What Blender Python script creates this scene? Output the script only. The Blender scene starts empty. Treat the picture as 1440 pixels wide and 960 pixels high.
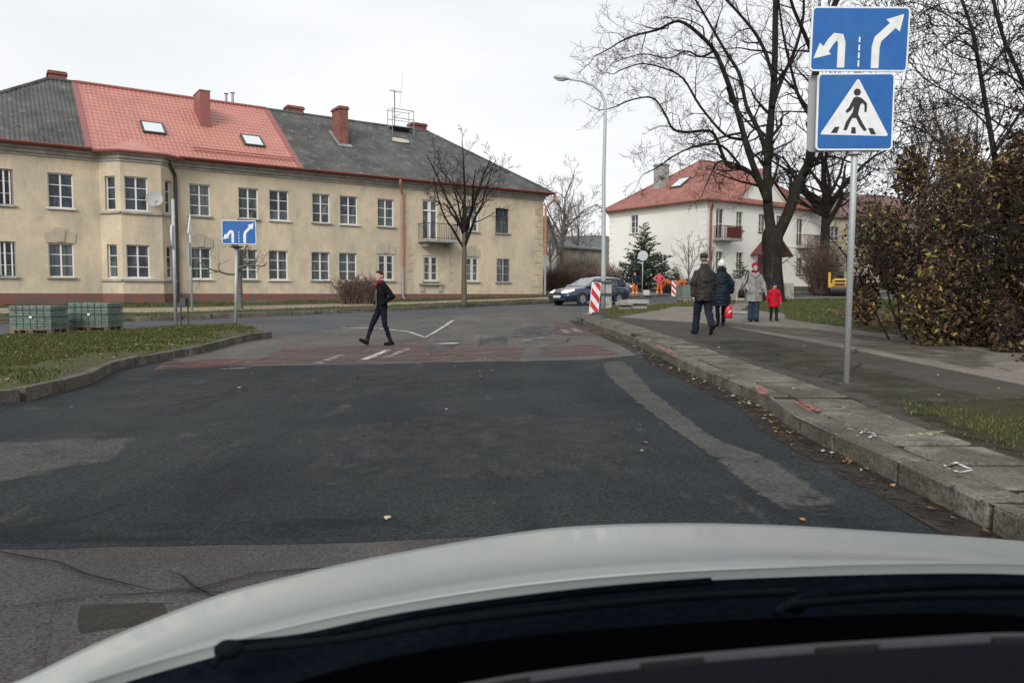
import bpy, bmesh, math, random
from mathutils import Vector, Matrix, Euler
from mathutils import noise
from mathutils.geometry import tessellate_polygon
from math import sin, cos, pi, radians, atan, sqrt
V = Vector
S = bpy.context.scene
COL = S.collection

# ---------------------------------------------------------------- camera
FPX = 1050.0
CAM = V((0, 0, 1.3))
_p = atan(72/FPX); _r = 0.005
_f = V((0, cos(_p), -sin(_p))); _u0 = V((0, sin(_p), cos(_p))); _r0 = V((1, 0, 0))
_up = _u0*cos(_r) - _r0*sin(_r); _rt = _r0*cos(_r) + _u0*sin(_r)
cd = bpy.data.cameras.new('camera'); cam = bpy.data.objects.new('camera', cd); COL.objects.link(cam)
cd.sensor_width = 36; cd.lens = 36*FPX/1440; cd.clip_start = 0.05; cd.clip_end = 3000
cam.matrix_world = Matrix(((_rt.x, _up.x, -_f.x, CAM.x), (_rt.y, _up.y, -_f.y, CAM.y), (_rt.z, _up.z, -_f.z, CAM.z), (0, 0, 0, 1)))
S.camera = cam
cd.dof.use_dof = True; cd.dof.focus_distance = 14.0; cd.dof.aperture_fstop = 6.5

# ---------------------------------------------------------------- world, sun, exposure
SUN_EL, SUN_AZ = 30, 200          # degrees
world = bpy.data.worlds.new("World"); S.world = world; world.use_nodes = True
nt = world.node_tree; nt.nodes.clear()
wo = nt.nodes.new('ShaderNodeOutputWorld'); bg = nt.nodes.new('ShaderNodeBackground')
sky = nt.nodes.new('ShaderNodeTexSky'); sky.sky_type = 'NISHITA'; sky.sun_disc = False
sky.sun_elevation = radians(SUN_EL); sky.sun_rotation = radians(SUN_AZ); sky.dust_density = 3
hs = nt.nodes.new('ShaderNodeHueSaturation'); hs.inputs['Saturation'].default_value = 0.25
tc = nt.nodes.new('ShaderNodeTexCoord'); mp = nt.nodes.new('ShaderNodeMapping'); mp.inputs['Scale'].default_value = (1, 1, 3.2)
nz = nt.nodes.new('ShaderNodeTexNoise'); nz.inputs['Scale'].default_value = 1.6; nz.inputs['Detail'].default_value = 5; nz.inputs['Roughness'].default_value = .55
cr = nt.nodes.new('ShaderNodeValToRGB')
cr.color_ramp.elements[0].position = .32; cr.color_ramp.elements[0].color = (6.5, 6.8, 7.2, 1)
cr.color_ramp.elements[1].position = .66; cr.color_ramp.elements[1].color = (8.1, 8.2, 8.4, 1)
mx = nt.nodes.new('ShaderNodeMix'); mx.data_type = 'RGBA'; mx.inputs[0].default_value = 0.9
L = nt.links.new
L(tc.outputs['Generated'], mp.inputs['Vector']); L(mp.outputs[0], nz.inputs['Vector']); L(nz.outputs['Fac'], cr.inputs[0])
L(sky.outputs[0], hs.inputs['Color']); L(hs.outputs[0], mx.inputs[6]); L(cr.outputs[0], mx.inputs[7])
L(mx.outputs[2], bg.inputs['Color']); bg.inputs['Strength'].default_value = 0.1
L(bg.outputs[0], wo.inputs['Surface'])
sl = bpy.data.lights.new('sun', 'SUN'); sl.energy = 1.8; sl.angle = radians(25); sl.color = (1, .97, .93)
so = bpy.data.objects.new('sun', sl); COL.objects.link(so)
_az = radians(SUN_AZ)
_sd = V((sin(_az)*cos(radians(SUN_EL)), cos(_az)*cos(radians(SUN_EL)), sin(radians(SUN_EL))))
so.rotation_euler = _sd.to_track_quat('Z', 'Y').to_euler()
so.location = (0, 0, 60)
S.view_settings.view_transform = 'Standard'; S.view_settings.look = 'None'
S.view_settings.exposure = 0.36; S.view_settings.gamma = 1; S.view_settings.use_curve_mapping = False

# ---------------------------------------------------------------- projection helpers and terrain height
def ray(px, py): return _f + _rt*((px-720)/FPX) - _up*((py-480)/FPX)
def at(px, py, Y):
    r = ray(px, py); return CAM + r*(Y/r.y)
def sp(v, w): return 0 if v < -w else (v if v > w else (v+w)**2/(4*w))
def sm(a, b, v):
    t = max(0, min(1, (v-a)/(b-a))); return t*t*(3-2*t)
def G(x, y):
    y = min(y, 95)
    h = .02*sp(y-12, 4) + .03*sp(y-50, 5)
    c = max(-5, min(5, x))
    return h + .025*c*sm(6, 14, y)*(1-sm(22, 36, y))
def gp(px, py, off=0.0):
    r = ray(px, py); t = 1.0; last = None
    while t < 400:
        p = CAM + r*t
        if p.z < G(p.x, p.y)+off:
            lo = t/1.02-.01; hi = t
            for _ in range(30):
                m = (lo+hi)/2; q = CAM + r*m
                if q.z < G(q.x, q.y)+off: hi = m
                else: lo = m
            q = CAM + r*hi
            return V((q.x, q.y, G(q.x, q.y)+off))
        t = t*1.02+.01
    q = CAM + r*90
    return V((q.x, q.y, G(q.x, q.y)+off))
KB = .15     # raised pavements

# ---------------------------------------------------------------- materials
MATS = {}
def _n(t, ty, **k):
    n = t.nodes.new(ty)
    for a, b in k.items(): n.inputs[a].default_value = b
    return n
def mat(name, col, rough=.8, metal=0, cols=(), bump=0, bscale=80, fine=0, fscale=120, spec=None, coat=0, emit=None, coords='P'):
    """cols: list of (colour, noise_scale, threshold, softness) blended over the base; fine: fine value noise"""
    if name in MATS: return MATS[name]
    m = bpy.data.materials.new(name); m.use_nodes = True; t = m.node_tree; Lk = t.links.new
    b = t.nodes['Principled BSDF']
    b.inputs['Roughness'].default_value = rough; b.inputs['Metallic'].default_value = metal
    if spec is not None: b.inputs['Specular IOR Level'].default_value = spec
    if coat: b.inputs['Coat Weight'].default_value = coat; b.inputs['Coat Roughness'].default_value = .08
    if emit: b.inputs['Emission Color'].default_value = (*emit[0], 1); b.inputs['Emission Strength'].default_value = emit[1]
    if coords == 'P': src = t.nodes.new('ShaderNodeNewGeometry').outputs['Position']
    elif coords == 'UV': src = t.nodes.new('ShaderNodeTexCoord').outputs['UV']
    else: src = t.nodes.new('ShaderNodeTexCoord').outputs['Object']
    m['src'] = 1
    cur = None
    rgb = t.nodes.new('ShaderNodeRGB'); rgb.outputs[0].default_value = (*col, 1); cur = rgb.outputs[0]
    for i, c in enumerate(cols):
        cc, sc, th, so_ = c[:4]; stretch = c[4] if len(c) > 4 else None
        v = src
        if stretch:
            mpn = t.nodes.new('ShaderNodeMapping'); mpn.inputs['Scale'].default_value = stretch; Lk(src, mpn.inputs['Vector']); v = mpn.outputs[0]
        n = _n(t, 'ShaderNodeTexNoise', Scale=sc, Detail=6, Roughness=.62); Lk(v, n.inputs['Vector'])
        mr = t.nodes.new('ShaderNodeMapRange'); mr.inputs['From Min'].default_value = th-so_; mr.inputs['From Max'].default_value = th+so_
        Lk(n.outputs['Fac'], mr.inputs['Value'])
        mxx = t.nodes.new('ShaderNodeMix'); mxx.data_type = 'RGBA'; Lk(mr.outputs[0], mxx.inputs[0]); Lk(cur, mxx.inputs[6]); mxx.inputs[7].default_value = (*cc, 1)
        cur = mxx.outputs[2]
    if fine:
        n = _n(t, 'ShaderNodeTexNoise', Scale=fscale, Detail=3, Roughness=.7); Lk(src, n.inputs['Vector'])
        mr = t.nodes.new('ShaderNodeMapRange'); mr.inputs['From Min'].default_value = .3; mr.inputs['From Max'].default_value = .7
        mr.inputs['To Min'].default_value = 1-fine; mr.inputs['To Max'].default_value = 1+fine; Lk(n.outputs['Fac'], mr.inputs['Value'])
        vm = t.nodes.new('ShaderNodeVectorMath'); vm.operation = 'SCALE'; Lk(cur, vm.inputs[0]); Lk(mr.outputs[0], vm.inputs['Scale']); cur = vm.outputs[0]
    Lk(cur, b.inputs['Base Color'])
    if bump:
        n = _n(t, 'ShaderNodeTexNoise', Scale=bscale, Detail=4); Lk(src, n.inputs['Vector'])
        bn = t.nodes.new('ShaderNodeBump'); bn.inputs['Strength'].default_value = bump; bn.inputs['Distance'].default_value = .01
        Lk(n.outputs['Fac'], bn.inputs['Height']); Lk(bn.outputs[0], b.inputs['Normal'])
    MATS[name] = m; return m
def brickmat(name, c1, c2, mortar, scale=1.0, bw=.25, rh=.075, ms=.012, dirt=None):
    if name in MATS: return MATS[name]
    m = bpy.data.materials.new(name); m.use_nodes = True; t = m.node_tree; Lk = t.links.new
    b = t.nodes['Principled BSDF']; b.inputs['Roughness'].default_value = .9
    tcn = t.nodes.new('ShaderNodeTexCoord')
    br = t.nodes.new('ShaderNodeTexBrick'); Lk(tcn.outputs['UV'], br.inputs['Vector'])
    br.inputs['Color1'].default_value = (*c1, 1); br.inputs['Color2'].default_value = (*c2, 1); br.inputs['Mortar'].default_value = (*mortar, 1)
    br.inputs['Scale'].default_value = scale; br.inputs['Brick Width'].default_value = bw; br.inputs['Row Height'].default_value = rh; br.inputs['Mortar Size'].default_value = ms
    cur = br.outputs['Color']
    n = _n(t, 'ShaderNodeTexNoise', Scale=2.2, Detail=5); Lk(tcn.outputs['UV'], n.inputs['Vector'])
    mr = t.nodes.new('ShaderNodeMapRange'); mr.inputs['From Min'].default_value = .45; mr.inputs['From Max'].default_value = .62; Lk(n.outputs['Fac'], mr.inputs['Value'])
    mxx = t.nodes.new('ShaderNodeMix'); mxx.data_type = 'RGBA'; Lk(mr.outputs[0], mxx.inputs[0]); Lk(cur, mxx.inputs[6]); mxx.inputs[7].default_value = (*(dirt or [x*.6 for x in c1]), 1)
    Lk(mxx.outputs[2], b.inputs['Base Color'])
    bn = t.nodes.new('ShaderNodeBump'); bn.inputs['Strength'].default_value = .5; bn.inputs['Distance'].default_value = .01; bn.invert = True
    Lk(br.outputs['Fac'], bn.inputs['Height']); Lk(bn.outputs[0], b.inputs['Normal'])
    MATS[name] = m; return m

# ---------------------------------------------------------------- mesh builder
def rz(a): return Matrix.Rotation(a, 4, 'Z')
def TR(*p): return Matrix.Translation(V(p))
class MB:
    def __init__(s, F=None): s.v = []; s.f = []; s.m = []; s.uv = []; s.F = F or Matrix(); s.mi = 0
    def add(s, vs, fs):
        b = len(s.v); vs = [V(p) for p in vs]
        s.v += [s.F @ p for p in vs]
        for f in fs:
            s.f.append([b+i for i in f]); s.m.append(s.mi)
            ps = [vs[i] for i in f]; n = V((0, 0, 0))
            for i in range(1, len(ps)-1): n += (ps[i]-ps[0]).cross(ps[i+1]-ps[0])
            ax = max(range(3), key=lambda k: abs(n[k]))
            s.uv += [((p.y, p.z) if ax == 0 else (p.x, p.z) if ax == 1 else (p.x, p.y)) for p in ps]
    def quad(s, a, b, c, d): s.add([a, b, c, d], [(0, 1, 2, 3)])
    def box(s, x0, x1, y0, y1, z0, z1, tp=0.0, bev=0.0):
        if bev:
            b = bev; pr = [(x0+b, y0), (x1-b, y0), (x1, y0+b), (x1, y1-b), (x1-b, y1), (x0+b, y1), (x0, y1-b), (x0, y0+b)]
            cx, cy = (x0+x1)/2, (y0+y1)/2; hx, hy = (x1-x0)/2, (y1-y0)/2
            def ins(p): return (cx+(p[0]-cx)*(hx-b)/hx, cy+(p[1]-cy)*(hy-b)/hy)
            vs = [(*ins(p), z0) for p in pr]+[(*p, z0+b) for p in pr]+[(*p, z1-b) for p in pr]+[(*ins(p), z1) for p in pr]
            fs = [list(range(7, -1, -1)), list(range(24, 32))]
            for k in range(3):
                for i in range(8): fs.append((k*8+i, k*8+(i+1) % 8, k*8+8+(i+1) % 8, k*8+8+i))
            s.add(vs, fs); return
        a = [(x0, y0, z0), (x1, y0, z0), (x1, y1, z0), (x0, y1, z0), (x0+tp, y0+tp, z1), (x1-tp, y0+tp, z1), (x1-tp, y1-tp, z1), (x0+tp, y1-tp, z1)]
        s.add(a, [(3, 2, 1, 0), (4, 5, 6, 7), (0, 1, 5, 4), (1, 2, 6, 5), (2, 3, 7, 6), (3, 0, 4, 7)])
    def tube(s, pts, rs, n=6, cap=True):
        pts = [V(p) for p in pts]
        if not hasattr(rs, '__len__'): rs = [rs]*len(pts)
        vs = []; fs = []; up = None
        for i, p in enumerate(pts):
            d = (pts[min(i+1, len(pts)-1)]-pts[max(i-1, 0)])
            if d.length < 1e-9: d = V((0, 0, 1))
            d.normalize()
            if up is None: a = d.cross(V((0, 0, 1))) if abs(d.z) < .95 else d.cross(V((1, 0, 0)))
            else: a = up - d*up.dot(d)
            if a.length < 1e-6: a = d.orthogonal()
            a.normalize(); up = a; b = d.cross(a)
            for k in range(n):
                t = 2*pi*k/n; vs.append(p + (a*cos(t)+b*sin(t))*rs[i])
        for i in range(len(pts)-1):
            for k in range(n): fs.append((i*n+k, i*n+(k+1) % n, (i+1)*n+(k+1) % n, (i+1)*n+k))
        if cap and n > 2: fs.append(list(range(n-1, -1, -1))); fs.append([(len(pts)-1)*n+k for k in range(n)])
        s.add(vs, fs)
    def lathe(s, prof, n=16, c=(0, 0, 0)):
        vs = []; fs = []
        for r, z in prof:
            for k in range(n): vs.append((c[0]+r*cos(2*pi*k/n), c[1]+r*sin(2*pi*k/n), c[2]+z))
        for i in range(len(prof)-1):
            for k in range(n): fs.append((i*n+k, i*n+(k+1) % n, (i+1)*n+(k+1) % n, (i+1)*n+k))
        fs.append(list(range(n-1, -1, -1))); fs.append([(len(prof)-1)*n+k for k in range(n)])
        s.add(vs, fs)
    def ell(s, c, r, n=12, rot=None):
        c = V(c); vs = []; fs = []; m = n//2
        R = rot or Matrix.Identity(3)
        for i in range(1, m):
            ph = pi*i/m
            for k in range(n):
                t = 2*pi*k/n; vs.append(c + R @ V((r[0]*sin(ph)*cos(t), r[1]*sin(ph)*sin(t), r[2]*cos(ph))))
        a = len(vs); vs += [c + R @ V((0, 0, r[2])), c + R @ V((0, 0, -r[2]))]
        for i in range(m-2):
            for k in range(n): fs.append((i*n+k, (i+1)*n+k, (i+1)*n+(k+1) % n, i*n+(k+1) % n))
        for k in range(n):
            fs.append((a, k, (k+1) % n)); fs.append((a+1, (m-2)*n+(k+1) % n, (m-2)*n+k))
        s.add(vs, fs)
    def prism(s, poly, d0, d1, plane='xz'):
        """2D polygon extruded along the third axis from d0 to d1"""
        n = len(poly)
        def P(p, d): return (p[0], d, p[1]) if plane == 'xz' else ((d, p[0], p[1]) if plane == 'yz' else (p[0], p[1], d))
        s.add([P(p, d0) for p in poly]+[P(p, d1) for p in poly],
              [list(range(n)), list(range(2*n-1, n-1, -1))]+[(i, i+n, (i+1) % n+n, (i+1) % n) for i in range(n)])
    def loft(s, rings, n=16, axis='z'):
        """rings: (cx,cy,z,rx,ry)"""
        vs = []; fs = []
        for cx, cy, z, rx, ry in rings:
            for k in range(n): vs.append((cx+rx*cos(2*pi*k/n), cy+ry*sin(2*pi*k/n), z))
        for i in range(len(rings)-1):
            for k in range(n): fs.append((i*n+k, i*n+(k+1) % n, (i+1)*n+(k+1) % n, (i+1)*n+k))
        fs.append(list(range(n-1, -1, -1))); fs.append([(len(rings)-1)*n+k for k in range(n)])
        s.add(vs, fs)
    def build(s, name, mats, parent=None, smooth=False, fixn=True, remesh=0, wrinkle=0):
        me = bpy.data.meshes.new(name)
        off = V((0, 0, 0)); q = parent
        while q is not None: off += q.location; q = q.parent
        me.from_pydata([tuple(p-off) for p in s.v], [], s.f)
        if not isinstance(mats, (list, tuple)): mats = [mats]
        for m in mats: me.materials.append(m)
        if len(mats) > 1: me.polygons.foreach_set('material_index', s.m)
        uvl = me.uv_layers.new(name='UV'); flat = [c for p in s.uv for c in p]; uvl.data.foreach_set('uv', flat)
        if fixn:
            bm = bmesh.new(); bm.from_mesh(me); bmesh.ops.recalc_face_normals(bm, faces=bm.faces); bm.to_mesh(me); bm.free()
        o = bpy.data.objects.new(name, me); COL.objects.link(o)
        if remesh:
            md = o.modifiers.new('r', 'REMESH'); md.mode = 'VOXEL'; md.voxel_size = remesh; md.use_smooth_shade = True
            ms = o.modifiers.new('s', 'SMOOTH'); ms.factor = .5; ms.iterations = 3
            dg = bpy.context.evaluated_depsgraph_get(); nm = bpy.data.meshes.new_from_object(o.evaluated_get(dg))
            o.modifiers.clear(); o.data = nm; nm.name = name; smooth = True
            if not nm.materials: [nm.materials.append(m) for m in mats]
            if wrinkle:
                co = [v.co + v.normal*(noise.noise(V((v.co.x*9, v.co.y*9, v.co.z*16)))*wrinkle + noise.noise(V((v.co.x*22+7, v.co.y*22, v.co.z*34)))*wrinkle*.45) for v in nm.vertices]
                nm.vertices.foreach_set('co', [c for p in co for c in p])
        if smooth: o.data.polygons.foreach_set('use_smooth', [True]*len(o.data.polygons))
        o.data.update()
        if parent: o.parent = parent
        return o
def tag(o, label=None, cat=None, group=None, kind=None):
    if label: o['label'] = label
    if cat: o['category'] = cat
    if group: o['group'] = group
    if kind: o['kind'] = kind
    return o
def thing(name, loc, label, cat, group=None):
    o = bpy.data.objects.new(name, None); COL.objects.link(o); o.location = loc; o.empty_display_size = .2
    return tag(o, label, cat, group)
def copy_tree(o, parent=None):
    c = o.copy(); COL.objects.link(c); c.parent = parent
    for ch in list(o.children): copy_tree(ch, c)
    return c
def fr(x, y, z, a=0): return TR(x, y, z) @ rz(a)
def strip(pts, w):
    """mitred thick polyline as list of quads (2D)"""
    pts = [V(p) for p in pts]; l = []; r = []
    for i, p in enumerate(pts):
        a = (p-pts[i-1]).normalized() if i > 0 else (pts[1]-p).normalized()
        b = (pts[i+1]-p).normalized() if i < len(pts)-1 else a
        t = (a+b).normalized(); nn = V((-t.y, t.x)); k = w/2/max(.4, abs(nn.dot(V((-a.y, a.x)))))
        l.append(p+nn*k); r.append(p-nn*k)
    return l, r
def inpoly(x, y, P):
    c = False; j = len(P)-1
    for i in range(len(P)):
        if (P[i][1] > y) != (P[j][1] > y) and x < (P[j][0]-P[i][0])*(y-P[i][1])/(P[j][1]-P[i][1])+P[i][0]: c = not c
        j = i
    return c
def rough_poly(P, step=.5, amp=.06, seed=0):
    rg = random.Random(seed); out = []
    for i in range(len(P)):
        a = V(P[i][:2]); b = V(P[(i+1) % len(P)][:2]); n = max(1, int((b-a).length/step))
        for k in range(n):
            q = a.lerp(b, k/n); out.append((q.x+rg.uniform(-amp, amp), q.y+rg.uniform(-amp, amp)))
    return out
def sheet(name, P, off, m, kind='structure', parent=None):
    bm = bmesh.new(); vv = [bm.verts.new((p[0], p[1], 0)) for p in P]
    for t in tessellate_polygon([[V((p[0], p[1], 0)) for p in P]]):
        try: bm.faces.new([vv[i] for i in t])
        except ValueError: pass
    xs = [p[0] for p in P]; ys = [p[1] for p in P]
    for k in range(math.ceil(min(xs)), math.floor(max(xs))+1):
        if -62 <= k <= 62: bmesh.ops.bisect_plane(bm, geom=bm.faces[:]+bm.edges[:]+bm.verts[:], plane_co=(k, 0, 0), plane_no=(1, 0, 0))
    for k in range(math.ceil(min(ys)), math.floor(max(ys))+1):
        if 4 <= k <= 96: bmesh.ops.bisect_plane(bm, geom=bm.faces[:]+bm.edges[:]+bm.verts[:], plane_co=(0, k, 0), plane_no=(0, 1, 0))
    for v in bm.verts: v.co.z = G(v.co.x, v.co.y)+off
    bmesh.ops.recalc_face_normals(bm, faces=bm.faces)
    for f in bm.faces:
        if f.normal.z < 0: f.normal_flip()
    me = bpy.data.meshes.new(name); bm.to_mesh(me); bm.free(); me.materials.append(m)
    o = bpy.data.objects.new(name, me); COL.objects.link(o)
    if parent: o.parent = parent
    elif kind: o['kind'] = kind
    return o
def softm(name, col, rough=.85, fine=.4, thr=.35, scale=5, stretch=(1, 1, 1), k=1.0):
    """worn layer whose coverage thins out towards the rim of its strip (UV) and breaks up with noise"""
    if name in MATS: return MATS[name]
    m = mat(name, col, rough, fine=fine, fscale=50, cols=[(tuple(c*.7 for c in col), 2.2, .55, .12)]); t = m.node_tree; Lk = t.links.new; b = t.nodes['Principled BSDF']
    g = t.nodes.new('ShaderNodeNewGeometry'); mpn = t.nodes.new('ShaderNodeMapping'); mpn.inputs['Scale'].default_value = stretch; Lk(g.outputs['Position'], mpn.inputs['Vector'])
    n = _n(t, 'ShaderNodeTexNoise', Scale=scale, Detail=8, Roughness=.68); Lk(mpn.outputs[0], n.inputs['Vector'])
    uvn = t.nodes.new('ShaderNodeTexCoord'); sep = t.nodes.new('ShaderNodeSeparateXYZ'); Lk(uvn.outputs['UV'], sep.inputs[0])
    def M(op, a, c=None):
        q = t.nodes.new('ShaderNodeMath'); q.operation = op
        for i, x in enumerate((a, c)):
            if x is None: continue
            if isinstance(x, (int, float)): q.inputs[i].default_value = x
            else: Lk(x, q.inputs[i])
        return q.outputs[0]
    par = lambda o: M('MULTIPLY', M('MULTIPLY', o, M('SUBTRACT', 1.0, o)), 4.0)
    e1 = M('MINIMUM', M('MULTIPLY', par(sep.outputs['X']), 1.6), 1.0); e2 = M('MINIMUM', M('MULTIPLY', par(sep.outputs['Y']), 3.0), 1.0)
    s_ = M('ADD', M('MULTIPLY', e1, e2), M('MULTIPLY', M('SUBTRACT', n.outputs['Fac'], .5), 2.2))
    mr = t.nodes.new('ShaderNodeMapRange'); mr.inputs['From Min'].default_value = thr; mr.inputs['From Max'].default_value = thr+.45; mr.inputs['To Max'].default_value = k; Lk(s_, mr.inputs['Value'])
    Lk(mr.outputs[0], b.inputs['Alpha']); return m
def softstrip(name, A, B, off, m, nu=6, nv=24):
    """sheet between two world polylines A and B with UV across and along"""
    def rs(P):
        P = [V(p[:2]) for p in P]; L_ = [0]
        for a, b in zip(P, P[1:]): L_.append(L_[-1]+(b-a).length)
        o = []
        for i in range(nv+1):
            d = L_[-1]*i/nv; j = max(k for k in range(len(L_)) if L_[k] <= d+1e-9); j = min(j, len(P)-2); o.append(P[j].lerp(P[j+1], (d-L_[j])/max(1e-6, L_[j+1]-L_[j])))
        return o
    A, B = rs(A), rs(B); mb = MB()
    for i in range(nv+1):
        for k in range(nu+1): q = A[i].lerp(B[i], k/nu); mb.v.append(V((q.x, q.y, G(q.x, q.y)+off)))
    for i in range(nv):
        for k in range(nu):
            w = nu+1; mb.f.append([i*w+k, i*w+k+1, (i+1)*w+k+1, (i+1)*w+k]); mb.m.append(0); mb.uv += [(k/nu, i/nv), ((k+1)/nu, i/nv), ((k+1)/nu, (i+1)/nv), (k/nu, (i+1)/nv)]
    o = mb.build(name, m); o['kind'] = 'structure'; return o
def gpoly(pp, off=0.0): return [gp(x, y, off)[:2] for x, y in pp]
# ================================================================ GROUND
_mat0 = mat
def mat(*a, **k):
    k.setdefault('spec', .15); return _mat0(*a, **k)
def worn(name, col, thr=.5, soft=.08, scale=9, rough=.8, fine=0):
    m = mat(name, col, rough, fine=fine)
    t = m.node_tree; Lk = t.links.new; b = t.nodes['Principled BSDF']
    g = t.nodes.new('ShaderNodeNewGeometry'); n = _n(t, 'ShaderNodeTexNoise', Scale=scale, Detail=8, Roughness=.7); Lk(g.outputs['Position'], n.inputs['Vector'])
    mr = t.nodes.new('ShaderNodeMapRange'); mr.inputs['From Min'].default_value = thr-soft; mr.inputs['From Max'].default_value = thr+soft
    mr.inputs['To Min'].default_value = 1; mr.inputs['To Max'].default_value = 0
    Lk(n.outputs['Fac'], mr.inputs['Value']); Lk(mr.outputs[0], b.inputs['Alpha'])
    return m
M_old = mat('old asphalt', (.125, .116, .108), .9, cols=[((.075, .072, .07), .55, .54, .12), ((.17, .158, .145), .9, .6, .08, (1, .4, 1)), ((.04, .04, .04), 3.5, .67, .04), ((.10, .093, .085), 6, .5, .2)], fine=.6, fscale=40, bump=.6, bscale=90)
M_new = mat('dark asphalt', (.019, .0235, .026), .78, cols=[((.034, .038, .039), .42, .54, .12), ((.014, .017, .02), 1.2, .58, .07, (1, .3, 1)), ((.06, .06, .056), 2.3, .66, .07, (1, .45, 1)), ((.085, .083, .075), 7, .72, .04)], fine=.75, fscale=42, bump=1, bscale=70)
M_main = mat('main road asphalt', (.075, .08, .085), .8, cols=[((.11, .11, .11), .35, .55, .1, (.5, 1, 1)), ((.07, .075, .08), .9, .6, .08)], fine=.35, fscale=30, bump=.3, bscale=60)
M_pale = mat('pale worn asphalt', (.19, .183, .168), .9, cols=[((.09, .092, .09), 1.1, .5, .12), ((.25, .24, .22), 5, .64, .06)], fine=.45, fscale=50, bump=.5, bscale=90)
M_strip = worn('tracked asphalt', (.105, .104, .098), .60, .22, 1.3, .85, .5)
M_strip2 = worn('patchy worn asphalt', (.07, .07, .066), .46, .14, 2.2, .85, .5)
M_dirt = worn('gutter dirt', (.045, .036, .028), .52, .10, 5, .95, .5)
M_patch = mat('repair asphalt', (.055, .055, .056), .85, cols=[((.13, .12, .115), 2, .55, .1)], fine=.5, fscale=50)
M_near = mat('worn near asphalt', (.082, .076, .07), .92, cols=[((.055, .053, .05), .9, .5, .14), ((.105, .098, .09), 1.6, .62, .08, (1, .4, 1))], fine=.5, fscale=60, bump=1, bscale=60)
M_path = mat('footpath asphalt', (.19, .165, .14), .92, cols=[((.13, .117, .105), .7, .52, .12), ((.25, .225, .2), 1.6, .6, .1), ((.12, .11, .10), 5, .67, .03)], fine=.35, fscale=35, bump=.5, bscale=60)
M_damp = mat('damp earth asphalt', (.066, .058, .048), .9, cols=[((.04, .036, .03), 1.1, .5, .12), ((.10, .09, .075), 1.6, .6, .12), ((.04, .055, .025), 2.1, .62, .05)], fine=.5, fscale=45, bump=.8, bscale=50)
M_soil = mat('verge soil', (.06, .058, .03), .95, cols=[((.095, .07, .045), 1.2, .52, .08), ((.055, .085, .022), 2.6, .52, .08), ((.07, .05, .035), 4, .63, .06)], fine=.5, fscale=25, bump=1, bscale=25)
M_sand = mat('sandy footway', (.33, .27, .20), .95, cols=[((.25, .2, .15), 1, .5, .1), ((.2, .18, .15), 2, .62, .08)], fine=.25, fscale=20)
M_kerb = mat('kerb concrete', (.13, .116, .096), .9, cols=[((.085, .076, .062), 1.3, .5, .12), ((.22, .2, .175), 3, .6, .1), ((.045, .042, .035), 6, .62, .06), ((.07, .075, .04), 2.4, .66, .04)], fine=.5, fscale=50, bump=1, bscale=30)
M_slab = brickmat('pavement slabs', (.25, .232, .21), (.20, .187, .17), (.05, .045, .035), 1, .64, .95, .012, (.14, .13, .11))
def _toPos(m):
    t = m.node_tree; g = t.nodes.new('ShaderNodeNewGeometry'); mpn = t.nodes.new('ShaderNodeMapping'); mpn.inputs['Location'].default_value = (-2.86, 0, 0)
    t.links.new(g.outputs['Position'], mpn.inputs['Vector'])
    for n in t.nodes:
        if n.bl_idname in ('ShaderNodeTexBrick', 'ShaderNodeTexNoise'): t.links.new(mpn.outputs[0], n.inputs['Vector'])
_toPos(M_slab)
for n in M_slab.node_tree.nodes:
    if n.bl_idname == 'ShaderNodeTexBrick': n.offset = 0.0
M_white = worn('worn white paint', (.52, .51, .48), .54, .07, 6, .7, .2)
M_white2 = worn('faded white paint', (.36, .35, .33), .47, .1, 5, .8, .2)
M_red = worn('faded red paint', (.15, .095, .088), .47, .16, 1.5, .9, .35)
M_pink = worn('pink spray paint', (.50, .16, .15), .46, .12, 14, .7, .3)
M_chalk = worn('white chalk', (.7, .7, .68), .49, .05, 20, .8)
M_lime = worn('lime spray paint', (.45, .55, .2), .47, .06, 12, .8)

# base terrain to the horizon
def coords(a, b, far):
    c = list(range(a, b+1, 2)); k = b; st = 4
    while k < far: k = min(far, k+st); c.append(k); st *= 1.6
    k = a; st = 4; pre = []
    while k > -far: k = max(-far, k-st); pre.append(k); st *= 1.6
    return pre[::-1]+c
xs = coords(-60, 60, 700); ys = coords(-10, 100, 700)
mb = MB(); mb.v = [V((x, y, G(x, y)-.05)) for y in ys for x in xs]
nx = len(xs)
for j in range(len(ys)-1):
    for i in range(nx-1): mb.f.append([j*nx+i, j*nx+i+1, (j+1)*nx+i+1, (j+1)*nx+i]); mb.m.append(0); mb.uv += [(0, 0)]*4
tag(mb.build('ground', M_soil, smooth=True), kind='structure')
sheet('road', [(-60, -8), (60, -8), (60, 96), (-60, 96)], 0, M_old)

sheet('road_surface', [(-30, -7.9), (2.64, -7.9), (2.64, 3.9), (-6, 4.1), (-14, 5.9), (-30, 9)], .0025, M_near)
kerbR = [(2.62, -3), (2.62, 3)] + gpoly([(1240, 624), (1148, 587), (1080, 557), (1000, 524), (946, 501), (894, 476), (857, 463), (826, 452), (812, 445), (813, 440), (826, 436), (870, 429), (960, 424), (1040, 420), (1160, 417)], KB)
kerbR[2] = (2.62, kerbR[2][1]); kerbR[3] = (2.61, kerbR[3][1])
e = V(kerbR[-1]); kerbR += [(e.x+14, e.y-1.5), (60, e.y-7)]
right_poly = kerbR + [(60, -3)]
sheet('pavement', right_poly, KB, M_path)
islF = gpoly([(375, 467), (333, 472), (278, 486), (203, 498), (155, 507), (133, 515), (111, 526), (0, 550)], KB)
islB = gpoly([(-500, 486), (0, 471), (164, 464), (250, 458), (330, 456.5), (362, 461)], KB)
islF += [(-6.25, 7.75), (-7.6, 7.0)]
isl = islF + [(islF[-1][0]-5, islF[-1][1]-2.0), (-30, 5.0)] + [(-30, islB[0][1])] + islB[1:]
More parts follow.
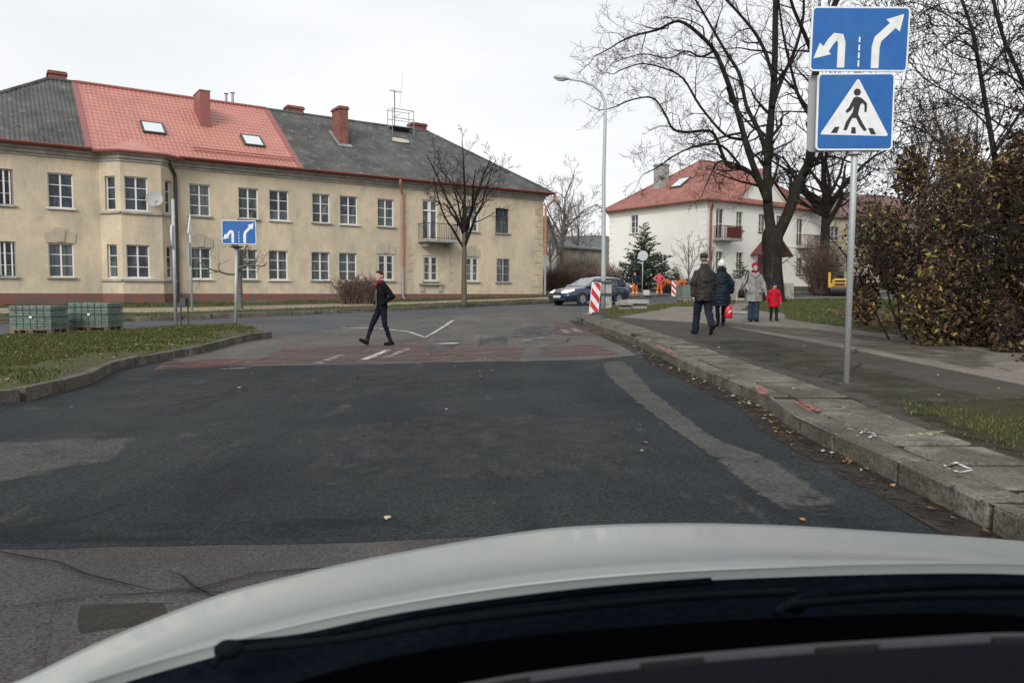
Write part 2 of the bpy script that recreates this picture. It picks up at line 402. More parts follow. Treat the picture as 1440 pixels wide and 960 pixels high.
sheet('verge', isl, KB, M_soil)
farK = [(-60, 21.5)] + gpoly([(0, 449), (164, 447), (390, 439.5), (560, 432.5), (775, 423), (830, 419), (900, 415.5), (1000, 411.5)], KB)
e = V(farK[-1]); farK += [(e.x+12, e.y+1.0), (60, e.y+2)]
far_poly = farK + [(60, 96), (-60, 96)]
sheet('far_pavement', far_poly, KB, M_path)

# main road surface (darker) between the island, the crossing and the far kerb
nearline = [(-60, 12)] + [(-30.5, islB[0][1]-.2)] + [(p[0], p[1]-.02) for p in islB[1:]] + gpoly([(392, 472), (440, 466), (495, 459), (560, 450), (612, 445), (680, 440), (740, 437)]) + [(2.6, 31.3), (5.2, 36.2), (9.4, 41.4), (14.2, 47.0), (21.2, 51.3), (35.2, 49.8)]
sheet('main_road', rough_poly(nearline[3:], .8, .05, 3)[:-1]*0 + nearline + [(60, 44.3), (60, farK[-1][1]+.5)] + [(p[0], p[1]+.3) for p in farK[::-1]], .004, M_main)
def near(pts, off=0.0): return gpoly(pts, off)
# fresh dark asphalt in front of the camera
da = near([(120, 527), (210, 503), (340, 515), (573, 511), (690, 509), (826, 506), (903, 499)]) + [(2.68, 14.2), (2.68, 3.1)] + [(2.68, 3.25), (1.2, 3.45)] + near([(760, 752), (640, 757), (520, 762), (380, 765), (150, 770), (0, 771)]) + [(-6, 3.7), (-9, 4.2), (-14, 5.6), (-9, 8.3)]
da = [p for i, p in enumerate(da) if i == 0 or (V(p)-V(da[i-1])).length > .08]
sheet('road_resurfacing', rough_poly(da, .22, .022, 1), .005, M_new)
# gutter dirt along the right kerb
gd = [(x-.02, y) for x, y in kerbR[1:9]]
gd2 = [(x-.02-w, y) for (x, y), w in zip(kerbR[1:9], [.30, .27, .25, .24, .22, .2, .18, .15])]
softstrip('gutter_dirt', [(x-.30, y) for x, y in kerbR[1:11]], [(x+.14, y) for x, y in kerbR[1:11]], .011, softm('gutter dirt', (.030, .027, .023), .95, .7, .30, 9), 6, 50)
softstrip('road_tracking', near([(838, 507), (850, 530), (911, 582), (986, 637), (1027, 674), (1080, 716), (1120, 745)]), near([(880, 503), (925, 553), (1007, 616), (1100, 650), (1160, 690), (1230, 730), (1290, 750)]), .0095, softm('pale worn asphalt strip', (.074, .073, .068), .85, .6, .35, 4.5), 6, 40)
softstrip('road_tracking', near([(-200, 640), (40, 612), (215, 612)]), near([(-200, 720), (0, 690), (170, 650)]), .0095, softm('faint pale smear', (.10, .098, .09), .85, .5, .45, 2.6, k=.7))
softstrip('road_tracking', near([(400, 600), (600, 575), (900, 575)]), near([(380, 710), (620, 715), (980, 700)]), .0095, softm('speckled worn patch', (.09, .09, .084), .85, .6, .80, 6, (1, .5, 1), .38), 8, 24)
softstrip('road_tracking', near([(150, 540), (420, 525), (700, 520)]), near([(60, 600), (420, 560), (720, 545)]), .0095, softm('speckled worn patch', (.1, .1, .1)), 8, 24)
softstrip('road_tracking', near([(-100, 735), (300, 728), (700, 720)]), near([(-100, 775), (300, 769), (650, 757)]), .0095, softm('dark joint smear', (.012, .014, .015), .8, .5, .9, 3, (.4, 1, 1), .35), 5, 24)
# slabs behind the kerb, damp strip, grass corner
ks = [(x+.24, y) for x, y in kerbR[1:10]]; ks2 = [(x+.24+w, y-.1) for (x, y), w in zip(kerbR[1:10], [.64]*6+[.62, .7, .9])]
sheet('pavement_edge', [(x-.2, y) for x, y in ks] + ks2[::-1], KB+.002, mat('joint soil', (.022, .02, .014), .95))
dampw = [(x+.91, y) for x, y in kerbR[1:8]] + near([(905, 468), (960, 459), (1007, 456)], KB) + near([(1140, 481), (1290, 511), (1440, 541)], KB) + [(6.4, 3)]
softstrip('pavement_edge', [(x+.80, y) for x, y in kerbR[1:11]], [(6.5, 2.9)] + near([(1440, 541), (1290, 511), (1140, 481), (1007, 456), (950, 452)], KB), KB+.006, softm('damp brown paving', (.070, .062, .052), .92, .55, -.35, 3), 10, 40)
softstrip('pavement_edge', [(x+.80, y) for x, y in kerbR[1:8]], [(x+2.6, y) for x, y in kerbR[1:8]], KB+.0095, softm('mossy paving', (.05, .048, .03), .95, .5, .7, 2.6, k=.5), 8, 40)
softstrip('pavement_edge', near([(1010, 456), (1140, 480), (1440, 540)], KB), near([(960, 449), (1160, 462), (1440, 497)], KB), KB+.0095, softm('dusty path stain', (.11, .095, .08), .95, .5, .65, 1.6, k=.7), 8, 30)
gpatch = rough_poly([(3.62, 3), (3.58, 5.0), (3.72, 6.4), (4.3, 7.5), (5.3, 7.3), (6.2, 6.4), (6.5, 3)], .3, .1, 5)
softstrip('verge', [(3.40, 2.6), (3.4, 5.0), (3.5, 6.4), (3.9, 7.6)], [(7.0, 2.6), (7.0, 5.0), (6.9, 6.6), (6.4, 8.2)], KB+.014, softm('thin soil', (.045, .042, .02), .95, .6, .1, 3), 8, 20)
grA = near([(832, 438), (846, 447), (862, 448), (890, 442), (925, 436), (945, 431), (1000, 430), (1030, 429), (1040, 422), (960, 426), (870, 431)], KB)
sheet('verge', rough_poly(grA, .5, .12, 11), KB+.006, M_soil)
grB = near([(1042, 436), (1068, 437), (1100, 440), (1112, 449), (1180, 459), (1230, 467), (1330, 479), (1440, 490)], KB)
grB += [(10.2, 10), (9.9, 3), (59, 3), (59, kerbR[-1][1]-.8)] + near([(1160, 419), (1060, 423)], KB)
sheet('verge', rough_poly(grB, .8, .12, 12), KB+.007, M_soil)
# manholes, repair patches, windscreen reflections painted on the asphalt
sheet('road_repair_and_reflection', rough_poly(near([(676, 473), (714, 473), (712, 487), (672, 487)]), .5, .02, 1), .006, M_patch)
sheet('road_repair_and_reflection', rough_poly(near([(613, 481), (650, 478), (630, 500), (588, 500)]), .5, .04, 1), .006, M_patch)
sheet('road_repair_and_reflection', rough_poly(near([(725, 459), (790, 458), (770, 473), (718, 474)]), .5, .05, 5), .006, M_patch)
sheet('road_repair_and_reflection', rough_poly(near([(112, 852), (232, 848), (236, 872), (112, 892)]), .1, .006, 5), .004, mat('windscreen reflection patch', (.032, .030, .026), .8, cols=[((.045, .04, .03), 20, .58, .08)], fine=.5))  # dark windscreen reflection put into the road colour
sheet('road_repair_and_reflection', rough_poly(near([(52, 840), (78, 838), (70, 890), (62, 940), (50, 950)]), .1, .006, 5), .004, mat('windscreen reflection strip', (.06, .057, .054), .85, fine=.6, fscale=40))  # narrow windscreen reflection painted as a darker strip of road
for A_, B_ in (([(400, 489), (560, 484), (640, 486)], [(350, 512), (500, 511), (600, 509)]), ([(640, 489), (700, 488), (740, 488)], [(590, 511), (660, 510), (730, 508)]), ([(780, 452), (850, 462)], [(780, 470), (862, 474)]), ([(230, 510), (300, 504), (372, 503)], [(215, 521), (300, 518), (372, 511)]), ([(760, 488), (840, 484)], [(760, 502), (870, 498)])):
    softstrip('road_marking', near(A_), near(B_), .012, softm('faded red paint', (.135, .088, .08), .9, .5, .85, 1.6, k=.30))
softstrip('road_marking', near([(250, 513), (300, 510), (350, 508)]), near([(250, 519), (300, 517), (355, 513)]), .016, softm('red spray', (.22, .085, .08), .85, .4, .75, 4, k=.7))
# white line markings (px polylines -> strips in world metres)
def line(pp, w, m, off=.014, seed=0):
    P = gpoly(pp); l, r = strip(P, w); sheet('road_marking', rough_poly([tuple(p) for p in l+r[::-1]], .3, .008, seed), off, m)
line([(480, 461), (530, 462), (575, 467), (598, 475), (616, 465), (638, 450)], .12, M_white)
line([(535, 464), (580, 462.5), (594, 461)], .09, M_white2, .016)
line([(587, 458.5), (610, 456), (630, 453.5)], .09, M_white2, .017)
line([(584, 453), (607, 451.5)], .12, M_white2)
line([(445, 512), (480, 500)], .16, M_white2)
line([(510, 507), (545, 493)], .15, M_white); line([(545, 503), (575, 490)], .15, M_white2)
line([(528, 457), (540, 456)], .12, M_white2)
line([(352, 518), (310, 520)], .1, M_white2, .016)
line([(618, 484.5), (644, 483)], .32, M_white, .018)
line([(735, 480), (748, 479)], .2, M_white2, .018); line([(754, 477), (766, 475)], .2, M_white2, .018)
line([(792, 464), (800, 469)], .2, M_white2, .018); line([(806, 463), (816, 468)], .2, M_white2, .018)
line([(660, 508), (690, 507.6)], .12, M_white2, .018)

# cracks and sealed joints
def crack(p0, ang, n, seed, w=.012, off=.016, st=.22, m=None):
    rg = random.Random(seed); P = [V(p0)]; a = ang
    for i in range(n): a += rg.gauss(0, .28); P.append(P[-1]+V((cos(a), sin(a)))*st*rg.uniform(.6, 1.3)); a = ang+(a-ang)*.8
    l = []; r = []
    for i, p in enumerate(P):
        t = (P[min(i+1, n)]-P[max(i-1, 0)]).normalized(); nn = V((-t.y, t.x))*w*rg.uniform(.25, .8)*(1 if 0 < i < n else .1); l.append(tuple(p+nn)); r.append(tuple(p-nn))
    sheet('road_crack', l+r[::-1], off, m or mat('crack', (.018, .017, .016), .95))
for i, (x, y, a, n) in enumerate(((-2.9, 3.55, .05, 14), (-4.2, 3.0, .3, 12), (-1.6, 3.35, -1.2, 5), (-3.6, 2.4, 1.2, 7), (-6, 3.8, -.4, 9), (-5, 14.6, .1, 22), (0.5, 15.2, 1.2, 14), (-1, 17.5, .3, 16), (2, 18, 1.7, 14), (-3, 20, .2, 18), (-5.5, 3.2, .2, 14), (-2.2, 2.9, .6, 9))):
    crack((x, y), a, n, i, .011 if y < 5 else .018)
for i, (x, y, a, n) in enumerate(((3.9, 9.5, 1.2, 12), (5.2, 12, .4, 14), (6.8, 10, 1.3, 18), (7.6, 15, 2.2, 12), (4.6, 17, .9, 12))): crack((x, y), a, n, 50+i, .012, KB+.016)
# kerb stones
def kerb(pts, w, topo, h, seed, m=None, L0=1.0, side=1, gap=.012):
    rg = random.Random(seed); mb = MB()
    P = [V(p) for p in pts]; res = [P[0]]; carry = 0
    acc = 0; cur = P[0]; i = 1
    while i < len(P):
        d = (P[i]-cur).length
        if acc+d >= L0: cur = cur.lerp(P[i], (L0-acc)/d); res.append(cur); acc = 0
        else: acc += d; cur = P[i]; i += 1
    for a, b in zip(res, res[1:]):
        t = (b-a).normalized(); nn = V((t.y, -t.x))*side
        j = rg.uniform(-.012, .010); dz = rg.uniform(-.010, .008); g2 = gap*rg.uniform(.5, 1.6)
        a2 = a+t*g2; b2 = b-t*g2; c = .022
        vs = []
        for q, e_ in ((a2, -1), (a2+t*.015, 0), (b2-t*.015, 0), (b2, -1)):
            k = .01 if e_ else 0
            z = G(q.x, q.y)+topo+dz
            for o_, zz in ((j+k, z-h), (j+k, z-c-k), (j+c+k, z-k), (w-.01-k, z-k), (w-k, z-h)):
                p = q + nn*(o_+rg.uniform(-.005, .005)) + t*rg.uniform(-.006, .006); vs.append((p.x, p.y, zz-G(q.x, q.y)+G(p.x, p.y)+rg.uniform(-.006, .006)))
        fs = []
        for s_ in range(3):
            for k in range(4): fs.append((s_*5+k, s_*5+k+1, s_*5+6+k, s_*5+5+k))
        fs += [(0, 4, 3, 2, 1), (15, 16, 17, 18, 19)]
        mb.add(vs, fs)
    o = mb.build('kerb', m or M_kerb); o['kind'] = 'structure'; return o
kerb(kerbR, .23, KB+.014, .25, 1, side=1, gap=.02)
kerb([(x+.245, y) for x, y in kerbR[1:11]], .60, KB+.020, .06, 9, mat('pavement slab', (.145, .13, .11), .92, cols=[((.085, .076, .062), .9, .5, .1), ((.215, .2, .175), 2.3, .6, .08), ((.06, .062, .035), 3.4, .64, .05)], fine=.45, fscale=50, bump=.8, bscale=35), .62, 1, .035)['kind'] = 'structure'
kerb(islF + [isl[len(islF)], isl[len(islF)+1]], .17, KB+.012, .25, 2, side=-1)
kerb(islB + [islF[0]], .17, KB+.012, .25, 3, side=1)
kerb(farK, .18, KB+.012, .25, 4, side=-1)

# spray and chalk marks on the kerb
def mark(pp, m): sheet('kerb_marking', rough_poly(gpoly(pp, KB+.03), .05, .012, 3), KB+.028, m)
mark([(922, 487), (935, 488), (950, 496), (940, 496)], M_pink)
mark([(1060, 541), (1078, 546), (1080, 555), (1066, 552)], M_pink)
mark([(1114, 563), (1130, 564), (1155, 577), (1140, 579)], M_pink)
def markline(pp, w, m):
    l, r = strip(gpoly(pp, KB+.03), w); sheet('kerb_marking', [tuple(p) for p in l+r[::-1]], KB+.03, m)
markline([(1192, 602), (1215, 606), (1230, 609), (1222, 615)], .022, M_chalk)
markline([(1205, 612), (1218, 603), (1232, 613)], .02, M_chalk)
markline([(1326, 655), (1345, 650), (1366, 660), (1350, 664), (1333, 658)], .024, M_chalk)
markline([(1263, 613), (1300, 610), (1330, 606)], .05, M_lime)
markline([(1350, 618), (1290, 608)], .03, M_lime)
# sandy footway and grass strip in front of the yellow house
def off_line(pts, d0, d1): return [(x+d0*0, y+d0) for x, y in pts] + [(x, y+d1) for x, y in pts[::-1]]
fl = farK[:6] + [((farK[5][0]+farK[6][0])/2, (farK[5][1]+farK[6][1])/2)]
sheet('verge', off_line(fl, .25, 3.0), KB+.006, M_soil)
sheet('footway', off_line(fl, 3.0, 6.4), KB+.006, M_sand)
sheet('verge', off_line(fl, 6.4, 11.5), KB+.006, M_soil)
rest = [(farK[6][0]+1, farK[6][1]+4), (farK[7][0], farK[7][1]+5), (farK[9][0], farK[9][1]+3.4), (59, farK[9][1]+4), (59, 95), (-10, 95), (-1, 62)]
sheet('verge', rest, KB+.006, M_soil)

# grass blades, litter
M_grass = [mat('grass blade green', (.055, .08, .02), .9), mat('grass blade olive', (.085, .09, .03), .9), mat('grass blade straw', (.17, .14, .07), .9)]
M_leaf = [mat('fallen leaf brown', (.16, .09, .04), .9), mat('fallen leaf ochre', (.36, .22, .09), .9), mat('fallen leaf pale', (.42, .36, .26), .9), mat('fallen leaf dark', (.07, .04, .025), .9)]
def blades(P, n, h, seed, weights=(6, 3, 1.2), off=KB, dens=None, name='grass'):
    rg = random.Random(seed); mb = MB(); xs = [p[0] for p in P]; ys = [p[1] for p in P]
    x0, x1, y0, y1 = min(xs), max(xs), max(4, min(ys)), max(ys); c = 0; tr = 0
    while c < n and tr < n*8:
        tr += 1
        x = rg.uniform(x0, x1); y = y0+(y1-y0)*rg.random()**1.3
        if not inpoly(x, y, P): continue
        if dens and rg.random() > dens(x, y): continue
        c += 1; z = G(x, y)+off; a = rg.uniform(0, 2*pi); hh = h*rg.uniform(.5, 1.4); w = .007+.0008*y
        l = rg.uniform(-.5, .5)*hh; l2 = rg.uniform(-.5, .5)*hh
        mb.mi = rg.choices((0, 1, 2), weights)[0]
        mb.add([(x-w*cos(a), y-w*sin(a), z-.01), (x+w*cos(a), y+w*sin(a), z-.01), (x+l, y+l2, z+hh)], [(0, 1, 2)])
    return mb.build(name, M_grass, fixn=False)
def patchy(s, th, k=1.0):
    from mathutils import noise
    def f(x, y): return max(0.05, min(1, (noise.noise(V((x*s, y*s, 3.1)))-th)*4+.5))*k
    return f
GR = []
_f1 = patchy(.9, .0)
def isl_d(x, y):
    d = min((V((x, y))-V(p)).length for p in islF); return _f1(x, y)*sm(.1, 1.4, d) if d < 1.4 else min(1, _f1(x, y)+.35)
GR.append(tag(blades([p for p in isl if p[0] > -25], 60000, .045, 1, weights=(5, 3, 1.6), dens=isl_d), kind='stuff'))
GR.append(tag(blades([(3.5, 2.8), (3.45, 5), (3.55, 6.6), (4.1, 7.8), (5.6, 8.0), (6.7, 6.9), (7, 2.8)], 15000, .035, 2, weights=(5, 4, 3), dens=lambda x, y: patchy(1.3, .02)(x, y)*min(1, .12+sm(3.4, 4.3, x)*(1-sm(6.2, 8.0, y))*(1-sm(6.0, 7.0, x)))), kind='stuff'))
GR.append(tag(blades(grB, 45000, .06, 3, dens=lambda x, y: 1 if x < 22 else .1), kind='stuff'))
GR.append(tag(blades(grA, 12000, .05, 4, weights=(4, 3, 3), dens=patchy(.7, -.05)), kind='stuff'))
GR.append(tag(blades(off_line(fl, 7.4, 11.5), 9000, .10, 5, dens=patchy(.4, 0)), kind='stuff'))
GR.append(tag(blades(off_line(fl, .4, 3.0), 12000, .06, 6, dens=patchy(.4, 0)), kind='stuff'))
def litter(pts, seed, size=(.03, .06)):
    rg = random.Random(seed); mb = MB()
    for x, y, z in pts:
        a = rg.uniform(0, 6.3); s = rg.uniform(*size); b = a+rg.uniform(1.2, 1.9); mb.mi = rg.choices((0, 1, 2, 3), (5, 3, 1.6, 4))[0]
        dx, dy = cos(a)*s, sin(a)*s; ex, ey = cos(b)*s*.6, sin(b)*s*.6; t = lambda: z+rg.uniform(.003, .022)
        mb.add([(x-dx, y-dy, t()), (x-ex, y-ey, t()), (x+dx*.9, y+dy*.9, t()), (x+ex, y+ey, t())], [(0, 1, 2, 3)])
    return tag(mb.build('fallen_leaves', M_leaf, fixn=False), kind='stuff')
rg = random.Random(5); pts = []
for i in range(260):
    k = rg.randrange(1, 8); t = rg.random(); a = V(kerbR[k]); b = V(kerbR[k+1]); q = a.lerp(b, t); x = q.x-.04-abs(rg.gauss(0, .11)); pts.append((x, q.y, G(x, q.y)+.02))
for i in range(70):
    x = rg.uniform(-8, 2.2); y = rg.uniform(3.2, 16); pts.append((x, y, G(x, y)+.012))
for i in range(60):
    x = rg.uniform(2.8, 9); y = rg.uniform(4, 16); pts.append((x, y, G(x, y)+KB+.01))
litter(pts, 1, (.015, .032))
pts = []
for i in range(1700):
    x = rg.uniform(-25, -5); y = rg.uniform(6, 21)
    if inpoly(x, y, isl): pts.append((x, y, G(x, y)+KB+.03))
for i in range(9000):
    y = rg.uniform(8, 30); x = 9.3+abs(rg.gauss(0, 3.2))+max(0, (y-20))*.3; pts.append((x, y, G(x, y)+KB+.03))
litter(pts, 2, (.03, .06))
for i in range(9): pass


mat = _mat0
# ================================================================ BUILDINGS
M_yel = mat('ochre render', (.60, .50, .355), .95, cols=[((.47, .40, .295), .35, .5, .12), ((.64, .53, .37), .8, .6, .1), ((.38, .33, .26), 1.1, .60, .10, (1, 1, .45)), ((.50, .43, .33), 5, .58, .10, (1, 1, .2)), ((.50, .45, .37), 2.2, .68, .04)], fine=.08, fscale=14, bump=.25, bscale=20)
M_trim = mat('weathered grey render', (.36, .33, .29), .9, cols=[((.27, .25, .22), 1.6, .5, .1), ((.45, .42, .37), 3, .6, .1)], fine=.12, fscale=20)
M_quoin = mat('raised ochre stucco', (.52, .43, .29), .95, cols=[((.40, .34, .25), 1.5, .5, .1)], fine=.1)
M_plinth = brickmat('painted brick plinth', (.23, .085, .065), (.19, .075, .06), (.16, .085, .07), 1, .25, .075, .01, (.12, .095, .08))
M_brick = brickmat('chimney brick', (.29, .085, .06), (.22, .065, .05), (.2, .13, .11), 1, .25, .075, .012, (.17, .06, .05))
M_eternit = mat('corrugated cement roof', (.105, .105, .10), .95, cols=[((.06, .062, .06), .9, .5, .12, (1, 1, .4)), ((.17, .168, .16), 2.2, .62, .06), ((.045, .05, .035), 4.2, .63, .04)], fine=.3, fscale=14)
M_redtile = mat('red metal tile', (.48, .20, .155), .45, cols=[((.42, .17, .135), .6, .5, .12), ((.50, .25, .21), 2.2, .63, .06)], fine=.06)
M_redtrim = mat('red painted sheet', (.26, .085, .072), .45, fine=.1, fscale=8)
M_rust = mat('rust red gutter', (.32, .10, .075), .6, cols=[((.22, .09, .07), 2.5, .55, .1), ((.4, .3, .27), 5, .7, .03)], fine=.1)
M_copper = mat('terracotta painted pipe', (.42, .20, .12), .6, cols=[((.34, .17, .11), 3, .5, .1)])
M_darkpipe = mat('dark brown pipe', (.06, .045, .04), .5)
M_zinc = mat('zinc pipe', (.32, .33, .34), .5, .4, fine=.15, fscale=8)
M_frame = mat('white window frame', (.72, .72, .70), .5)
M_fold = mat('old painted frame', (.58, .56, .50), .7, fine=.15, fscale=9)
M_fdark = mat('dark window frame', (.06, .055, .05), .6)
def glassmat(name, c1, c2, c3):
    m = mat(name, c1, .10, cols=[(c2, 1.3, .50, .03, (1, 1, .5) if 'dark' in name else (7, 7, .25)), (c3, 2.6, .60, .03, (1, 1, .3))], spec=.45)
    return m
M_gl = [glassmat('window glass dark', (.018, .024, .035), (.04, .05, .065), (.07, .085, .10)),
        glassmat('window glass with net curtain', (.05, .065, .065), (.11, .125, .12), (.03, .035, .04)),
        glassmat('window glass with blinds', (.10, .11, .115), (.05, .06, .065), (.17, .18, .18))]
M_sill = mat('window sill stone', (.30, .28, .25), .9, fine=.2, fscale=20)
M_sillw = mat('white sheet sill', (.6, .6, .58), .6)
M_iron = mat('dark wrought iron', (.05, .05, .05), .6)
M_conc = mat('balcony concrete', (.36, .35, .33), .95, cols=[((.2, .19, .17), 3, .55, .1)], fine=.2)
M_alu = mat('galvanised steel', (.42, .45, .45), .55, .35, fine=.14, fscale=25)

def wallgrid(mb, s0, s1, z0, z1, holes, depth=.20, y=0.0):
    """front wall at local y with rectangular openings and reveals going in (+y)"""
    xs_ = sorted({s0, s1, *[h[0] for h in holes], *[h[1] for h in holes]}); zs_ = sorted({z0, z1, *[h[2] for h in holes], *[h[3] for h in holes]})
    for a, b in zip(xs_, xs_[1:]):
        for c, d in zip(zs_, zs_[1:]):
            if any(h[0]-1e-6 <= a and b <= h[1]+1e-6 and h[2]-1e-6 <= c and d <= h[3]+1e-6 for h in holes): continue
            mb.quad((a, y, c), (b, y, c), (b, y, d), (a, y, d))
    for h in holes:
        a, b, c, d = h; e_ = y+depth
        mb.quad((a, y, c), (a, y, d), (a, e_, d), (a, e_, c)); mb.quad((b, y, c), (b, e_, c), (b, e_, d), (b, y, d))
        mb.quad((a, y, d), (b, y, d), (b, e_, d), (a, e_, d)); mb.quad((a, y, c), (a, e_, c), (b, e_, c), (b, y, c))
def window(par, F, s0, s1, z0, z1, cols=2, rows=3, fm=None, gm=None, depth=.16, y=0.0, sill=True, sm_=None, fw=.052, thick=None, curtain=None):
    mb = MB(F); d0 = y+depth-.05; d1 = y+depth+.03; g = .0
    mb.box(s0, s0+fw, d0, d1, z0, z1); mb.box(s1-fw, s1, d0, d1, z0, z1); mb.box(s0+fw, s1-fw, d0, d1, z1-fw, z1); mb.box(s0+fw, s1-fw, d0, d1, z0, z0+fw)
    bw = .028
    for i in range(1, cols):
        c = s0+(s1-s0)*i/cols; w = (thick or (.034 if cols == 2 else bw)); mb.box(c-w, c+w, d0+.01, d1-.005, z0+fw, z1-fw)
    for j in range(1, rows):
        c = z0+(z1-z0)*j/rows; w = .016
        for i in range(cols):
            a = s0+(s1-s0)*i/cols; b = s0+(s1-s0)*(i+1)/cols
            mb.box(a+(.034 if i else fw), b-(.034 if i < cols-1 else fw), d0+.018, d1-.02, c-w, c+w)
    w_ = mb.build('window', fm or M_frame, par)
    p = MB(F); rr = random.Random(int(s0*97+z0*31)); zc = z0+(z1-z0)*rr.choice((0, 0, .35, .5, .62)); yy = d1-.03
    if zc > z0: p.mi = 1; p.quad((s0+.01, yy, z0+.01), (s1-.01, yy, z0+.01), (s1-.01, yy, zc), (s0+.01, yy, zc)); p.mi = 0
    p.quad((s0+.01, yy, max(zc, z0+.01)), (s1-.01, yy, max(zc, z0+.01)), (s1-.01, yy, z1-.01), (s0+.01, yy, z1-.01)); p.build('pane', [gm or M_gl[0], M_gl[rr.choice((1, 2))]], w_)
    if sill:
        q = MB(F); q.box(s0-.09, s1+.09, y-.11, y+depth-.052, z0-.07, z0-.002); q.build('sill', sm_ or M_sill, w_)
    return w_
def hit(F, px, py, pt=(0, 0, 0), nrm=(0, 1, 0)):
    """ray against a plane given in local coordinates of F; returns local point"""
    Fi = F.inverted(); o = Fi @ CAM; d = Fi.to_3x3() @ ray(px, py); n = V(nrm)
    return o + d*((V(pt)-o).dot(n)/d.dot(n))
def gutter(par, F, s0, s1, z, y, m, r=.075):
    mb = MB(F); n = 8; vs = []; fs = []
    for s_ in (s0, s1):
        for k in range(n+1): t = pi*k/n; vs.append((s_, y-r*cos(t), z-r*sin(t)))
    for k in range(n): fs.append((k, k+1, n+2+k, n+1+k))
    mb.add(vs, fs); mb.box(s0, s1, y-r-.012, y-r+.006, z-.015, z+.02)
    return mb.build('gutter', m, par, fixn=False)
def chimney(par, F, s0, s1, y0, y1, z0, z1, m, cap=True, capm=None):
    mb = MB(F); mb.box(s0, s1, y0, y1, z0, z1); c = mb.build('chimney', m, par)
    if cap:
        q = MB(F); q.box(s0-.06, s1+.06, y0-.06, y1+.06, z1+.002, z1+.10); q.box(s0-.02, s1+.02, y0-.02, y1+.02, z1+.101, z1+.17); q.build('chimney_cap', capm or m, c)
    return c

# ---------------- yellow apartment house
u = V((.8233, .5676)); YL = 32.4; C0 = V((1.96, 48.97)); O0 = C0-u*YL; ang = math.atan2(u.y, u.x)
FY = fr(O0.x, O0.y, 0, ang)
Y = thing('apartment_house', (O0.x+u.x*YL/2, O0.y+u.y*YL/2, G(-12, 40)+KB), 'long two storey ochre apartment house with half red, half grey roof and brick chimneys', 'house')
ZP, ZE, RD, DEP = 1.06, 7.4, 5.5, 11.0
zlow, zup = (1.78, 3.30), (4.86, 6.40)
def sY(px, py): return hit(FY, px, py).x
wins = []      # (s0,s1,z0,z1,kind)
for a, b, k in [(-4, 15, 0), (67, 103, 0), (266, 295.5, 0), (335, 363, 0), (378.5, 406, 0), (439, 464, 0), (478, 503, 0), (531, 554, 0), (654, 673, 2), (697, 716, 3)]:
    wins.append((sY(a, 270), sY(b, 270), *zup, k))
for a, b, k in [(-4, 18, 0), (68, 104, 0), (268, 297, 0), (336, 362, 0), (378, 405, 0), (438, 464, 0), (477, 502, 0), (531, 554, 1), (595, 616, 1), (655, 673, 1), (698, 717, 4)]:
    wins.append((sY(a, 365), sY(b, 365), zlow[0]+(.03 if a > 500 else 0), zlow[1], k))
for s_ in (.9, 2.6):        # windows left of the frame
    wins.append((s_, s_+1.15, *zlow, 0)); wins.append((s_, s_+1.15, *zup, 0))
bd = (sY(594, 270), sY(616, 270), 4.22, 6.55)
mb = MB(FY)
bay0, bay1 = sY(141, 300), sY(247, 300)
wallgrid(mb, 0, YL, ZP, ZE, [w[:4] for w in wins]+[bd])
mb.quad((0, 0, ZP), (0, 0, ZE), (0, DEP, ZE), (0, DEP, ZP)); mb.quad((YL, 0, ZP), (YL, DEP, ZP), (YL, DEP, ZE), (YL, 0, ZE)); mb.quad((0, DEP, ZP), (0, DEP, ZE), (YL, DEP, ZE), (YL, DEP, ZP))
mb.build('wall', M_yel, Y)
rgw = random.Random(4)
for i, (a, b, c, d, k) in enumerate(wins):
    if k == 0: window(Y, FY, a, b, c, d, gm=M_gl[rgw.choice((0, 0, 1, 2) if d > 5 else (0, 1, 1, 2))], sm_=rgw.choice((M_sill, M_sillw)))
    elif k == 1: window(Y, FY, a, b, c, d, fm=M_fold, gm=M_gl[0], fw=.10, thick=.085, depth=.09)
    elif k == 2: window(Y, FY, a, b, c, d, 2, 3, gm=M_gl[2])
    elif k == 3: window(Y, FY, a, b, c, d, 3, 2, fm=M_fdark, gm=M_gl[0], thick=.03)
    elif k == 4: window(Y, FY, a, b, c, d, 2, 3, fm=M_trim, gm=M_gl[2], depth=.05, thick=.03)
# balcony door + balcony
window(Y, FY, bd[0], bd[1], bd[2], bd[3], 2, 1, fm=M_frame, gm=M_gl[2], sill=False, fw=.09, thick=.1).name = 'balcony_door'
q = MB(FY); q.box(bd[0]+.1, bd[1]-.1, .07, .085, 5.9, 5.98); q.build('transom', M_frame, Y)
b0, b1 = sY(587, 335), sY(633, 335)+.1
q = MB(FY); q.box(b0, b1, -1.0, -.002, 4.06, 4.2); q.box(b0+.25, b0+.45, -.6, -.002, 3.8, 4.058); q.box(b1-.45, b1-.25, -.6, -.002, 3.8, 4.058); q.build('balcony_slab', M_conc, Y)
q = MB(FY)
q.box(b0+.02, b1-.02, -.99, -.955, 5.1, 5.14); q.box(b0+.02, b0+.055, -.954, -.01, 5.1, 5.14); q.box(b1-.055, b1-.02, -.954, -.01, 5.1, 5.14); q.box(b0+.02, b1-.02, -.99, -.96, 4.28, 4.31)
n_ = 15
for i in range(n_+1):
    s_ = b0+.04+(b1-b0-.08)*i/n_; q.tube([(s_, -.972, 4.2), (s_, -1.03, 4.45), (s_, -.99, 4.8), (s_, -.972, 5.1)], .014, 4)
for i in range(1, 7):
    for s_ in (b0+.037, b1-.037): q.tube([(s_, -.972+.15*i, 4.2), (s_, -.972+.15*i, 5.1)], .012, 4)
q.build('balcony_railing', M_iron, Y)
